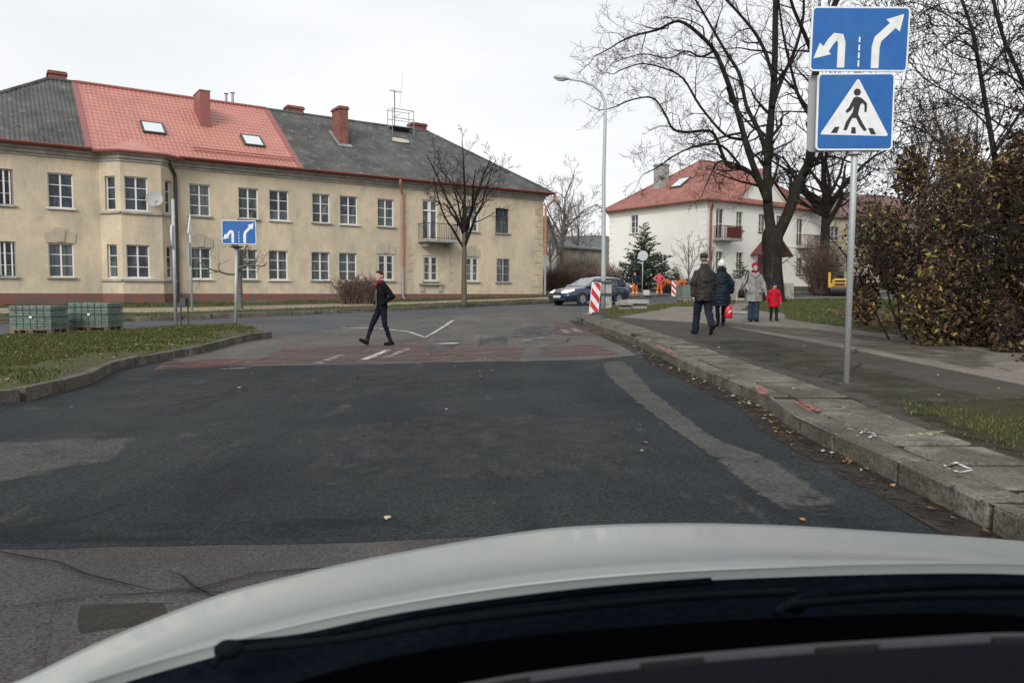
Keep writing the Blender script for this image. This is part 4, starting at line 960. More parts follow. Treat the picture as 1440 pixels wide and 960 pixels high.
M_beige = mat('beige render', (.43, .37, .28), .95, cols=[((.36, .31, .24), .4, .5, .1), ((.3, .27, .22), 2, .64, .05)], fine=.06)
M_greyw = mat('grey white render', (.55, .54, .51), .95, cols=[((.42, .41, .39), 1, .55, .1)])
M_droof = mat('dark slate roof', (.09, .085, .085), .8, fine=.2, fscale=5)
M_broof = mat('brown roof', (.16, .09, .075), .85, fine=.25, fscale=5)
M_groof = mat('blue grey sheet roof', (.16, .18, .20), .6, fine=.15, fscale=3)
def pY(px, Y): p = at(px, 408, Y); return (p.x, p.y)
p0, p1 = pY(1152, 74), pY(1345, 80)
house('beige_house', 'beige two storey house with dark roof, half hidden behind the brown shrubs', p0, p1, 9, 1.9, at(1160, 303, 74).z, at(1160, 303, 74).z+3.0, M_beige, M_broof, wp(p0, p1, [(1168, 1180.5, 319, 338.5), (1168, 1181, 357, 379), (1205, 1217, 319, 338.5), (1290, 1302, 330, 350), (1315, 1327, 325, 345)]))
p0, p1 = pY(752, 78), pY(782, 80)
house('grey_house', 'narrow grey white house with steep dark gable beside the ochre house corner', p0, p1, 9, 2.2, at(752, 345, 78).z, at(767, 303, 78).z, M_greyw, M_droof, wp(p0, p1, [(762, 769, 319, 330), (764.5, 771, 344, 356)]), gable=True)
p0, p1 = pY(783, 88), pY(846, 94)
house('old_stone_house', 'low beige house with a blue grey roof among bare bushes', p0, p1, 9, 2.4, at(800, 346, 88).z, at(800, 330, 88).z, mat('old beige stone', (.36, .31, .23), .95, cols=[((.22, .19, .14), 1, .5, .1)]), M_groof, wp(p0, p1, [(815, 822, 354, 366)]), chim=(1.5, 4))
p0, p1 = pY(775, 96), pY(800, 98)
house('dark_roofed_house', 'house with dark grey roof behind the low beige house', p0, p1, 8, 2.6, at(790, 348, 96).z, at(790, 322, 96).z, M_greyw, M_droof, [], chim=(3, 3))
# wooded hill in the distance
rg = random.Random(8); mb = MB(); N = 60
prof = lambda x: 17*math.exp(-((x-32)/42)**2)+ 9*math.exp(-((x+60)/50)**2)+7
for r_ in range(5):
    Yd = 300+r_*14
    for i in range(N+1): x = -150+400*i/N; mb.v.append(V((x, Yd, 3+prof(x-4)*min(1, r_/3.2)+rg.uniform(-.8, .8))))
for r_ in range(4):
    for i in range(N): mb.f.append([r_*(N+1)+i, r_*(N+1)+i+1, (r_+1)*(N+1)+i+1, (r_+1)*(N+1)+i]); mb.m.append(0); mb.uv += [(0, 0)]*4
tag(mb.build('hill', mat('wooded hill', (.10, .115, .105), .95, cols=[((.07, .085, .07), .05, .5, .1), ((.14, .13, .11), .12, .6, .05)]), smooth=True), kind='structure')
# ================================================================ TREES AND SHRUBS
M_bark = mat('dark wet bark', (.030, .026, .022), .9, spec=.1, cols=[((.018, .016, .014), 3, .5, .12, (1, 1, .25)), ((.055, .052, .04), 5, .62, .07, (1, 1, .4))], fine=.4, fscale=30, bump=1, bscale=18)
M_twig = mat('twig', (.024, .020, .018), .9, spec=.1)
M_barkg = mat('grey bark', (.13, .115, .095), .9, cols=[((.08, .07, .06), 3, .5, .1), ((.14, .15, .08), 2, .64, .05)], fine=.3, bump=.8, bscale=20)
M_twigr = mat('reddish twig', (.12, .075, .065), .9)
M_twigg = mat('grey brown twig', (.12, .10, .085), .9)
def rdir(d, ang, rg):
    d = d.normalized(); a = d.orthogonal().normalized(); b = d.cross(a); t = rg.uniform(0, 2*pi)
    return (d*cos(ang)+(a*cos(t)+b*sin(t))*sin(ang)).normalized()
def grow(mb, p, d, L_, r, lvl, rg, up=.08, wig=.22, nch=(5, 5, 4), ratio=.55, rmin=.006, spread=(.6, 1.1), n=None, droop=0.0, seg=None):
    """one branch as a wiggly tube, with children"""
    k = seg or (5 if lvl > 0 else 3); pts = [p]; rs = [r]; st = L_/k; q = p.copy(); dd = d.normalized(); dirs = [dd]
    for i in range(k):
        dd = (dd + V((rg.gauss(0, wig), rg.gauss(0, wig), rg.gauss(0, wig)+up-droop*i/k))).normalized(); q = q+dd*st; pts.append(q); dirs.append(dd); rs.append(max(rmin, r*(1-.75*(i+1)/k)))
    mb.tube(pts, rs, n or (6 if r > .06 else 4 if r > .02 else 3), cap=False)
    if lvl <= 0: return
    c = nch[min(lvl-1, len(nch)-1)]
    for i in range(c):
        t = .22+.78*(i+rg.random())/c; j = min(k-1, int(t*k)); f_ = t*k-j; pp = pts[j].lerp(pts[j+1], f_)
        grow(mb, pp, rdir(dirs[j+1], rg.uniform(*spread), rg), L_*ratio*rg.uniform(.6, 1.2)*(1.15-.5*t), max(rmin, rs[j]*rg.uniform(.4, .62)), lvl-1, rg, up, wig, nch, ratio, rmin, spread, droop=droop)
def smooth_path(pts, k=4):
    out = []
    P = [V(p) for p in pts]
    for i in range(len(P)-1):
        p0 = P[max(0, i-1)]; p1 = P[i]; p2 = P[i+1]; p3 = P[min(len(P)-1, i+2)]
        for j in range(k):
            t = j/k; out.append(.5*((2*p1)+(p2-p0)*t+(2*p0-5*p1+4*p2-p3)*t*t+(3*p1-p0-3*p2+p3)*t**3))
    return out+[P[-1]]
def limb(tr, cr, pxs, Y0, dY, r0, r1, rg, nchild, Lc, lvl=3, up=.05, nch=(5, 5, 5), start=.15, wig=.25, droop=0, ratio=.55, n=8):
    P = smooth_path([at(x, y, Y0+dY*i/(len(pxs)-1)) for i, (x, y) in enumerate(pxs)]); m = len(P)
    tr.tube(P, [r0+(r1-r0)*(i/(m-1))**.8*1.0 + rg.uniform(-.02, .02)*r0 for i in range(m)], n)
    for c in range(nchild):
        t = start+(1-start)*(c+rg.random())/nchild; j = min(m-2, int(t*(m-1))); d = (P[j+1]-P[j]); r = r0+(r1-r0)*t
        grow(cr, P[j], rdir(d, rg.uniform(.6, 1.25), rg), Lc*rg.uniform(.6, 1.25), max(.010, r*rg.uniform(.3, .5)), lvl-1, rg, up, wig, nch, ratio, .0075, droop=droop)
    grow(cr, P[-1], (P[-1]-P[-2]), Lc, r1, lvl-1, rg, up, wig, nch, ratio, .0075, droop=droop)
rg = random.Random(21)
bp_ = gp(1088, 424, KB); YT = bp_.y
T = thing('tree', bp_, 'big bare dark tree with a forked trunk in front of the white house', 'tree')
tr = MB(); cr = MB()
P = smooth_path([bp_-V((0, 0, .3)), at(1088, 400, YT), at(1086, 370, YT), at(1086, 345, YT), at(1086, 318, YT)]); sc_ = YT/FPX
tr.tube(P, [s*sc_ for s in ([21, 17.5, 15, 14] + [13.4, 13, 12.8, 12.8] + [12.8, 13, 13.2, 13.8] + [14.2, 14.2, 13.5, 11, 9])][:len(P)], 16)
for a in range(7):
    t = a*.9+.3; tr.tube([bp_+V((cos(t)*.22, sin(t)*.22, .5)), bp_+V((cos(t)*.62, sin(t)*.62, -.1))], [.2, .09], 6)
k = sc_
limb(tr, cr, [(1086, 335), (1080, 290), (1079, 240), (1083, 180), (1089, 100), (1091, 0), (1096, -90), (1090, -200)], YT, .6, 8.16*k, 2.52*k, rg, 16, 3.6)
limb(tr, cr, [(1091, 335), (1108, 300), (1123, 258), (1139, 222), (1144, 160), (1149, 85), (1168, 20), (1200, -50), (1230, -140)], YT, -1.5, 8.50*k, 2.88*k, rg, 16, 3.6)
limb(tr, cr, [(1080, 285), (1066, 250), (1052, 212), (1038, 160), (1022, 112), (1006, 74), (985, 50), (955, 30), (925, 42), (893, 50), (870, 60)], YT, -2.5, 5.10*k, 1.01*k, rg, 20, 2.6, droop=.05)
limb(tr, cr, [(1068, 262), (1060, 246), (1040, 236), (1022, 231), (1005, 190), (990, 184), (965, 186), (946, 181), (935, 160), (918, 138), (890, 140), (866, 150)], YT, 1.5, 3.40*k, 0.86*k, rg, 22, 2.3, droop=.06)
limb(tr, cr, [(1080, 232), (1070, 190), (1050, 150), (1040, 105), (1020, 72), (990, 20), (960, -30)], YT, 2.5, 4.08*k, 1.30*k, rg, 16, 2.8)
limb(tr, cr, [(1064, 252), (1050, 238), (1028, 229), (1010, 228), (1000, 245), (992, 262)], YT, -2, 2.72*k, 0.72*k, rg, 10, 1.8, droop=.15)
limb(tr, cr, [(1040, 232), (1015, 205), (985, 205), (955, 215), (925, 235), (905, 245)], YT, -3, 2.04*k, 0.58*k, rg, 14, 1.9, droop=.1)
limb(tr, cr, [(1086, 150), (1100, 110), (1118, 70), (1130, 20), (1128, -40)], YT, 2, 3.40*k, 1.44*k, rg, 10, 2.8)
limb(tr, cr, [(1138, 228), (1155, 222), (1175, 221), (1195, 228), (1220, 235)], YT, -1.5, 2.45*k, 0.86*k, rg, 8, 2.0, droop=.1)
limb(tr, cr, [(1112, 292), (1111, 262), (1113, 240), (1100, 222), (1082, 215)], YT, 1.5, 2.31*k, 0.72*k, rg, 8, 1.8)
limb(tr, cr, [(1144, 170), (1125, 140), (1112, 95), (1100, 40), (1090, -40)], YT, 1, 2.72*k, 1.15*k, rg, 12, 2.6)
limb(tr, cr, [(1150, 95), (1130, 45), (1112, 0), (1105, -60)], YT, -2, 3.40*k, 1.44*k, rg, 8, 2.8)
limb(tr, cr, [(1060, 235), (1050, 200), (1020, 190), (985, 150), (960, 110), (930, 95), (900, 90), (870, 100)], YT, -.5, 2.58*k, 0.72*k, rg, 20, 2.2, droop=.03)
limb(tr, cr, [(1004, 72), (985, 80), (965, 72), (940, 82), (905, 76), (875, 84)], YT, 2.5, 1.77*k, 0.58*k, rg, 14, 2.0, droop=.05)
limb(tr, cr, [(1088, 110), (1070, 60), (1040, 20), (1000, -20), (950, -60)], YT, -1, 2.72*k, 1.15*k, rg, 16, 3.0)
tr.build('trunk', M_bark, T, smooth=True, fixn=False); cr.build('crown', M_twig, T, fixn=False)

def bare_tree(px, py, Y, h, label, seed, r=.16, fork=.33, spread=.5, lvl=4, off=KB, m=None, m2=None, group=None, nl=6, nch=(4, 5, 4), wig=.18, lean=0, ratio=.55, rmin=.008, lenk=.5):
    rg = random.Random(seed); p = at(px, py, Y) if Y else gp(px, py, off); b = V((p.x, p.y, G(p.x, p.y)+off-.1 if py > 395 else p.z))
    T = thing('tree', b, label, 'tree', group); tr = MB(); cr = MB()
    fp = b+V((lean, 0, h*fork)); P = smooth_path([b, b.lerp(fp, .5)+V((rg.uniform(-.05, .05), 0, 0)), fp, fp+V((lean*.4, 0, h*.14))], 3)
    tr.tube(P, [r*(1.3 if i == 0 else 1-.35*i/(len(P)-1)) for i in range(len(P))], 8)
    for i in range(nl):
        a = 2*pi*i/nl+rg.uniform(-.4, .4); q = P[-1].lerp(P[-4], rg.random()*.9); el = rg.uniform(.25, spread)
        grow(cr, q, V((cos(a)*sin(el), sin(a)*sin(el), cos(el))), h*lenk*rg.uniform(.8, 1.15), r*.5, lvl-1, rg, .06, wig, nch, ratio, rmin, seg=7)
    grow(cr, P[-1], V((0, 0, 1)), h*(1-fork-.1)*.9, r*.62, lvl-1, rg, .06, wig*.6, nch, ratio, rmin, seg=7)
    tr.build('trunk', m or M_barkg, T, smooth=True, fixn=False); cr.build('crown', m2 or M_twigg, T, fixn=False); return T
bare_tree(653, 424, 34.5, 7.9, 'slender bare street tree in front of the ochre house right end', 7, .14, .32, .72, 3+1, m=mat('young tree bark', (.10, .085, .06), .9, fine=.3), m2=M_twig, nl=9, nch=(6, 6, 5), wig=.15, ratio=.40, lenk=.52, rmin=.006)
bare_tree(338, 432, 30.5, 3.6, 'small stunted bare tree by the ochre wall behind the lane sign', 9, .13, .35, 1.15, 3, nl=5, nch=(3, 4), wig=.3, rmin=.009)
bare_tree(1158, 400, 63, 13, 'tall bare tree between the white house and the beige house', 11, .5, .38, .8, 4, m=M_bark, m2=M_twig, nl=8, nch=(5, 5, 5), rmin=.015)
bare_tree(790, 396, 84, 12.5, 'pale bare tree behind the hedge beyond the ochre house', 12, .25, .25, .7, 4, nl=8, nch=(5, 5, 5), rmin=.014, m2=M_twigg)
bare_tree(812, 396, 92, 9, 'thin bare tree above the blue grey roof', 13, .18, .25, .7, 4, nl=6, nch=(4, 4, 5), rmin=.014)
bare_tree(774, 396, 75, 7.5, 'small bare tree in front of the grey gable house', 14, .14, .2, .7, 4, nl=6, nch=(4, 4, 5), rmin=.012)
bare_tree(1185, 400, 80, 9, 'bare tree in front of the beige house wall', 15, .2, .3, .8, 4, nl=6, nch=(4, 5, 4), rmin=.013)
bare_tree(1000, 405, 52, 4.0, 'thin sapling with few branches left of the white house balcony', 16, .06, .3, .6, 3, nl=5, nch=(3, 3), rmin=.012, wig=.12)
bare_tree(968, 405, 51, 4.4, 'bare young fruit tree beside the white house corner', 17, .07, .3, .9, 3, nl=5, nch=(3, 4), rmin=.012, wig=.12)

# big bare trees reaching over the shrubs at the right
def edge_tree(limbs, base, label, seed, r, Y0, Lc, nch=(5, 5, 4), sub=12):
    rg = random.Random(seed); T = thing('tree', base, label, 'tree'); tr = MB(); cr = MB()
    for pxs, dY, a, b in limbs: limb(tr, cr, pxs, Y0, dY, a, b, rg, sub, Lc, lvl=3, nch=nch, up=.02, wig=.22, droop=.05, n=6)
    tr.build('trunk', M_bark, T, smooth=True, fixn=False); cr.build('crown', M_twig, T, fixn=False)
b_ = at(1428, 430, 17); b_.z = G(b_.x, b_.y)+KB-.1
q0 = (1428, 440)
edge_tree([([q0, (1420, 330), (1404, 250), (1390, 170), (1378, 100), (1366, 40), (1345, -20)], .5, .085, .03), ([(1408, 260), (1370, 235), (1330, 205), (1290, 180), (1240, 165)], -1, .026, .008),
           ([(1392, 180), (1350, 140), (1300, 110), (1262, 60), (1248, 10)], .8, .024, .008), ([(1398, 215), (1440, 150), (1480, 80), (1520, 0)], 0, .04, .014), ([(1380, 110), (1420, 60), (1460, 10)], 0, .026, .01), ([(1366, 45), (1330, 20), (1290, 5)], -1, .02, .008)],
          b_, 'bare dark tree rising out of the brown shrubs at the right edge', 31, .15, 17, 1.9)
b_ = at(1500, 430, 22); b_.z = G(b_.x, b_.y)+KB-.1
edge_tree([([(1500, 440), (1496, 300), (1470, 200), (1440, 120), (1410, 50), (1390, -30)], .5, .11, .04), ([(1475, 215), (1430, 190), (1380, 160), (1330, 145), (1290, 150)], -1, .036, .01),
           ([(1440, 120), (1390, 90), (1340, 75), (1300, 30)], 0, .03, .01), ([(1450, 150), (1420, 100), (1405, 20), (1400, -30)], 1, .03, .012)],
          b_, 'bare tree behind the shrubs with branches reaching in from the right edge', 32, .18, 22, 2.3)
bare_tree(1290, 400, 34, 9.5, 'thin bare tree standing behind the brown shrubs', 33, .15, .3, .6, 4, m=M_bark, m2=M_twigg, nl=7, nch=(5, 5, 4), rmin=.01)
bare_tree(1345, 400, 40, 12, 'tall bare tree far behind the brown shrubs', 34, .2, .3, .6, 4, m=M_bark, m2=M_twigg, nl=8, nch=(5, 5, 4), rmin=.012)

# brown shrubs with the last yellow leaves
M_lv = [mat('withered brown leaf', (.085, .046, .025), .85), mat('yellow leaf', (.34, .245, .065), .8), mat('dark russet leaf', (.028, .017, .013), .9), mat('olive leaf', (.09, .10, .03), .85), mat('ochre leaf', (.26, .16, .05), .85)]
def shrub(c, rad, nst, nlf, seed, label, lw, lsize=.055, name='shrub', cat='shrub', twm=None, lm=None, group=None, skirt=True, hfac=1.0, shell=.5, yz=None, lvl=3):
    rg = random.Random(seed); rx, ry, h = rad; b = V((c[0], c[1], G(c[0], c[1])+KB))
    T = thing(name, b, label, cat, group); st = MB(); lf = MB()
    for i in range(nst):
        a = rg.uniform(0, 2*pi); q = sqrt(rg.random()); p = b+V((rx*.75*q*cos(a), ry*.75*q*sin(a), -.05)); d = V((cos(a)*q*.45, sin(a)*q*.45, 1))
        grow(st, p, d, h*rg.uniform(.65, 1.05)*(1-.25*q*q), .011+.003*h, lvl-1, rg, .04, .16, (5, 6, 5), .48, .004, seg=6, droop=.12)
    cl = [(V((rg.uniform(-1, 1), rg.uniform(-1, 1), rg.uniform(.02, 1))), rg.choice((.12, .18, .26, .34))*rg.uniform(.7, 1.2)) for _ in range(70)]
    cl = [(p, r) for p, r in cl if (p.x**2+p.y**2+(p.z*.98)**2) < 1.15]
    for i in range(nlf):
        p, r = rg.choice(cl); v = V((rg.gauss(0, 1), rg.gauss(0, 1), rg.gauss(0, 1))).normalized()*r*rg.random()**.35
        q = p+v
        if q.z < .0: q.z = -q.z*.5
        w = b+V((q.x*rx, q.y*ry, q.z*h)); hh = q.z
        s = lsize*rg.choice((.45, .6, .8, 1.0, 1.35))*rg.uniform(.8, 1.2); a1 = V((rg.gauss(0, 1), rg.gauss(0, 1), rg.gauss(0, 1))).normalized(); a2 = a1.orthogonal().normalized(); a2 = (a2*cos(i)+a1.cross(a2)*sin(i))
        ww = lw(q, rg); lf.mi = rg.choices(range(5), ww)[0]
        lf.add([w-a1*s, w-a2*s*.45, w+a1*s, w+a2*s*.45+V((0, 0, s*.2))], [(0, 1, 2, 3)])
    st.build('branches', twm or M_twig, T, fixn=False)
    if nlf: lf.build('foliage', lm or M_lv, T, fixn=False)
    return T
from mathutils import noise as _noise
def lw1(q, rg):
    n = _noise.noise(q*2.3+V((5, 1, 2))); yel = 1.0 if n > .1 else .12
    if q.z > .85: yel += .35
    return (5, 1.3*yel, 5, .5+(1-q.z)*1.2, 1.8*yel)
def lw2(q, rg): return (3, .25, 8, .7, .4)
def lw3(q, rg): return (3, 1.6, 3, 1.5, 1.4)
shrub((9.3, 15.0), (2.3, 1.9, 3.9), 40, 62000, 41, 'dense brown shrub with yellow leaves right of the crossing sign', lw1, .05)
shrub((11.2, 13.2), (2.8, 2.0, 4.4), 40, 56000, 42, 'darkest tallest shrub with russet leaves at the right edge of the photo', lw2, .055)
shrub((12.6, 18.2), (3.0, 2.0, 4.8), 30, 15000, 43, 'brown leafy shrub behind the front two shrubs', lw2, .07)
shrub((8.9, 14.0), (.9, .7, 1.0), 16, 3500, 44, 'low straggly shrub with ochre leaves at the foot of the big shrub', lw3, .045)
shrub((9.9, 10.9), (1.9, .95, .62), 30, 9000, 45, 'low ivy and leaf litter mound along the footpath edge', lambda q, r: (3, .35, 4, 2.6, .7), .05, name='ivy', cat='ivy')
shrub((11.6, 20.0), (1.3, 1.2, 2.6), 16, 3500, 46, 'loose twiggy bush with few yellow leaves behind the sign pole', lw3, .06)
# reddish hedges beyond the road
def hedge(x0, x1, Y, h, seed, label, n=900, m=None, dY=1.6):
    rg = random.Random(seed); a = at(x0, 405, Y); b = at(x1, 405, Y); c = (a+b)/2; T = thing('hedge', (c.x, c.y, G(c.x, c.y)+KB), label, 'hedge'); mb = MB()
    for i in range(n):
        x = a.x+(b.x-a.x)*rg.random(); y = Y+rg.uniform(-dY/2, dY/2); z = G(x, y)+KB-.05
        grow(mb, V((x, y, z)), V((rg.gauss(0, .25), rg.gauss(0, .25), 1)), h*rg.uniform(.55, 1.05), .02, 1, rg, .03, .12, (6,), .5, .009, seg=3)
    mb.build('branches', m or M_twigr, T, fixn=False)
hedge(768, 812, 57, 1.75, 51, 'tall reddish brown leafless hedge beside the ochre house corner', 520)
hedge(812, 850, 60, 1.7, 52, 'reddish leafless hedge behind the dark blue car', 480)
hedge(846, 872, 58, 1.9, 53, 'leafless pinkish brown bush at the left end of the white house', 200, mat('pinkish twig', (.2, .14, .12), .9))
hedge(785, 838, 80, 2.4, 54, 'wild brown thicket in front of the low beige house', 300, M_twigg, 3)
hedge(1142, 1164, 56, 3.6, 55, 'brown leafless bush between the white house and the roller', 240, M_twigr)
hedge(481, 527, 35.3, 1.3, 56, 'low leafless bush by the ochre wall behind the walking man', 190, M_twigr, .8)
hedge(958, 995, 55, 1.1, 57, 'low rusty hedge at the foot of the white wall', 220, mat('rusty hedge', (.17, .075, .045), .9), .8)
hedge(930, 960, 55.2, 1.0, 58, 'low rusty hedge behind the road workers', 170, mat('rusty hedge', (.1, .1, .1)), .8)
# conifers
M_ndl = [mat('dark conifer needle', (.022, .042, .024), .9), mat('mid conifer needle', (.04, .07, .035), .9), mat('grey green needle', (.09, .12, .08), .9)]
def conifer(px, Y, top, r, seed, label, n=26, mi=(3, 1, 0), dens=1.0, base=None, group=None):
    rg = random.Random(seed); p = at(px, 405, Y); b = V((p.x, Y, G(p.x, Y)+KB)); h = at(px, top, Y).z-b.z; T = thing('conifer', b, label, 'conifer', group); tr = MB(); lf = MB()
    tr.tube([b, b+V((0, 0, h))], [h*.02, .01], 5)
    for i in range(n):
        t = .04+.96*i/n; z = h*t; k = int(5+4*(1-t))
        for j in range(k):
            a = rg.uniform(0, 2*pi); L_ = r*(1-t)**.8*rg.uniform(.6, 1.25)+.08; p0 = b+V((0, 0, z)); d = V((cos(a), sin(a), rg.uniform(-.1, .35))); p1 = p0+d*L_+V((0, 0, L_*.15))
            tr.tube([p0, p1], [.018, .006], 3, False)
            for s_ in range(int(16*dens)):
                q = p0.lerp(p1, rg.uniform(.1, 1.05)); lf.mi = rg.choices((0, 1, 2), mi)[0]; s = L_*.16+.06
                e1 = V((rg.gauss(0, 1), rg.gauss(0, 1), rg.gauss(0, .6))).normalized()*s*rg.uniform(.6, 1.4); e2 = e1.orthogonal().normalized()*s*.22
                lf.add([q-e1*.4-e2, q+e1-e2*.2, q-e1*.4+e2], [(0, 1, 2)])
    tr.build('trunk', M_bark, T, fixn=False); lf.build('crown', M_ndl, T, fixn=False)
conifer(906, 57.5, 312, 2.1, 61, 'tall dark spruce in front of the white house wall', 30)
conifer(934, 56.5, 357, .7, 62, 'small narrow conifer right of the tall spruce', 16)
conifer(950, 56, 374, .9, 63, 'short rounded dark conifer by the white wall', 12, dens=1.4)
conifer(1041, 44, 366, 1.0, 64, 'pale grey green young pine beside the woman in grey', 14, mi=(0, 1, 4))

# ================================================================ SIGNS, LAMP, STREET FURNITURE
M_blue = mat('sign blue', (.004, .10, .36), .35, fine=.10, fscale=5, cols=[((.012, .115, .32), 3, .55, .15)])
M_swhite = mat('sign white', (.72, .74, .74), .35, cols=[((.60, .60, .57), 7, .62, .12)], fine=.03)
M_sgrey = mat('sign back grey', (.36, .38, .38), .5, .3)
M_sblk = mat('sign black', (.015, .015, .02), .4)
M_signred = mat('sign red', (.52, .03, .04), .4)
def rrect(x0, x1, z0, z1, r, n=4):
    o = []
    for cx, cz, a0 in ((x1-r, z1-r, 0), (x0+r, z1-r, pi/2), (x0+r, z0+r, pi), (x1-r, z0+r, 1.5*pi)):
        for i in range(n+1): a = a0+pi/2*i/n; o.append((cx+r*cos(a), cz+r*sin(a)))
    return o
def flatp(F, name, polys, y, th, m, par):
    q = MB(F)
    for p in polys: q.prism([tuple(a) for a in p], y, y-th)
    return q.build(name, m, par)
def spoly(pts, w):
    l, r = strip(pts, w); return [tuple(p) for p in l+r[::-1]]
def board(T, F, w, h, r, name='sign_board', border=.02):
    b = flatp(F, name, [rrect(-w/2, w/2, 0, h, r)], 0, -.022, M_swhite, T)
    q = MB(F); q.prism(rrect(-w/2+.004, w/2-.004, .004, h-.004, r), .0225, .03); q.build('back_plate', M_sgrey, b)
    flatp(F, 'sign_face', [rrect(-w/2+border, w/2-border, border, h-border, r*.7)], -.0005, .002, M_blue, b)
    return b
def lane_arrows(b, F, w, h):
    X = lambda x: (x-.5)*w; Z = lambda z: (1-z)*h; y = -.0026; th = .002; lw_ = .075*w
    A = lambda pts: [(X(a), Z(c)) for a, c in pts]
    flatp(F, 'turn_arrow', [spoly(A([(.318, .945), (.318, .56), (.30, .48), (.25, .47), (.205, .545), (.155, .67)]), lw_)], y, th, M_swhite, b)
    flatp(F, 'turn_arrow_head', [A([(.035, .81), (.215, .74), (.095, .565)])], y-.001, th, M_swhite, b)
    flatp(F, 'lane_arrow', [spoly(A([(.665, .95), (.665, .62), (.685, .50), (.74, .42), (.84, .27)]), lw_*1.05)], y, th, M_swhite, b)
    flatp(F, 'lane_arrow_head', [A([(.935, .115), (.755, .20), (.90, .385)])], y-.001, th, M_swhite, b)
    flatp(F, 'lane_dashes', [[(X(.498)-.008*w, Z(c)), (X(.498)+.008*w, Z(c)), (X(.498)+.008*w, Z(a)), (X(.498)-.008*w, Z(a))] for a, c in ((.47, .55), (.59, .68), (.71, .80), (.83, .93))], y, th, M_swhite, b)
# near sign
pb = gp(1190, 540, KB); k = pb.y/FPX
def zt(py, px=1200, Y=None): return at(px, py, Y or pb.y).z
NS = thing('traffic_sign', pb, 'close blue crossing sign with lane arrow board above it, beside the kerb', 'road sign')
q = MB(); q.tube([pb+V((0, 0, -.1)), V((pb.x, pb.y, zt(20, 1197)))], .038, 14); q.build('pole', M_alu, NS, smooth=True)
q = MB(); q.lathe([(.10, 0), (.09, .012), (.05, .018)], 10, pb); q.build('pole_base', M_iron, NS)
c_ = at(1202.5, 160, pb.y-.07); w_ = 104*k; h_ = 104*k
Fb = TR(c_.x, c_.y, zt(213)) @ rz(-.04); b = board(NS, Fb, w_, h_, .05)
X = lambda px: (px-875)/248*w_; Z = lambda py: (509-py)/252*h_
flatp(Fb, 'triangle', [[(X(766), Z(457)), (X(975), Z(463)), (X(985)-.008, Z(463)+.01), (X(884), Z(279)), (X(877), Z(279)), (X(768), Z(450))]], -.0026, .002, M_swhite, b)
fig = [spoly([(X(879), Z(338)), (X(886), Z(360)), (X(876), Z(390)), (X(858), Z(408)), (X(843), Z(443))], .042),
       spoly([(X(884), Z(392)), (X(892), Z(418)), (X(910), Z(444))], .034)]
flatp(Fb, 'walking_figure', [[(X(868), Z(338)), (X(876), Z(334)), (X(892), Z(338)), (X(899), Z(352)), (X(890), Z(362)), (X(886), Z(380)), (X(884), Z(392)), (X(893), Z(408)), (X(902), Z(424)), (X(914), Z(443)), (X(905), Z(447)), (X(890), Z(428)), (X(878), Z(404)),
     (X(866), Z(404)), (X(858), Z(420)), (X(849), Z(444)), (X(838), Z(443)), (X(846), Z(416)), (X(858), Z(398)), (X(866), Z(385)), (X(870), Z(364)), (X(860), Z(380)), (X(848), Z(388)), (X(843), Z(381)), (X(854), Z(368))]], -.0052, .002, M_sblk, b)
flatp(Fb, 'walking_figure_arm', [[(X(893), Z(339)), (X(905), Z(350)), (X(911), Z(357)), (X(911), Z(384)), (X(904), Z(385)), (X(903), Z(362)), (X(896), Z(354))]], -.0076, .002, M_sblk, b)
flatp(Fb, 'walking_figure_head', [[(X(879)+.046*w_*cos(t), Z(320)+.046*w_*sin(t)) for t in [i*pi/10 for i in range(20)]]], -.0052, .002, M_sblk, b)
flatp(Fb, 'crossing_stripes', [[(X(798), Z(452)), (X(810), Z(433)), (X(826), Z(432)), (X(818), Z(453))], [(X(863), Z(454)), (X(865), Z(434)), (X(877), Z(434)), (X(879), Z(455))], [(X(927), Z(457)), (X(918), Z(437)), (X(933), Z(437)), (X(944), Z(458))]], -.0052, .002, M_sblk, b)
# second board behind, facing away
q = MB(TR(c_.x-.05, c_.y+.13, zt(212)) @ rz(-.04)); q.prism(rrect(-w_/2, w_/2, 0, h_, .05), 0, .022); q.build('rear_board', M_sgrey, NS)
c2 = at(1208, 60, pb.y-.07); w2 = 131*k; h2 = 86*k
F2 = TR(c2.x, c2.y, zt(103)) @ rz(-.05) @ Matrix.Rotation(.018, 4, 'Y'); b2 = board(NS, F2, w2, h2, .045); lane_arrows(b2, F2, w2, h2)
q = MB()
for z in (zt(120), zt(195), zt(30), zt(90)): q.box(pb.x-.09, pb.x+.09, pb.y-.045, pb.y+.06, z, z+.035)
q.box(pb.x-.32, pb.x+.34, pb.y-.03, pb.y+.03, zt(108), zt(106)); q.build('brackets', M_sgrey, NS)
q = MB(); q.tube([V((pb.x, pb.y, zt(218))), V((pb.x, pb.y, zt(215)))], .085, 10); q.build('collar', M_sgrey, NS)
# far lane sign on the island
pf = gp(331, 457, KB); kf = pf.y/FPX
FS = thing('traffic_sign', pf, 'small lane arrow sign on a grey pole at the tip of the grass island', 'road sign')
q = MB(); q.tube([pf+V((0, 0, -.1)), V((pf.x+.08, pf.y, at(336, 350, pf.y).z))], .04, 10); q.tube([V((pf.x+.08, pf.y, at(336, 348, pf.y).z)), V((pf.x+.08, pf.y, at(336, 330, pf.y).z))], .035, 8); q.build('pole', M_alu, FS, smooth=True)
cf = at(336, 327, pf.y-.06); wf = 46.5*kf; hf = 33*kf; Ff = TR(cf.x, cf.y, at(336, 343.5, pf.y).z) @ rz(.1); b = board(FS, Ff, wf, hf, .05); lane_arrows(b, Ff, wf, hf)
q = MB(TR(pf.x+.08, pf.y, at(336, 347, pf.y).z)); q.lathe([(.05, -.05), (.22, .0), (.05, .03)], 12); q.build('bracket', M_iron, FS)
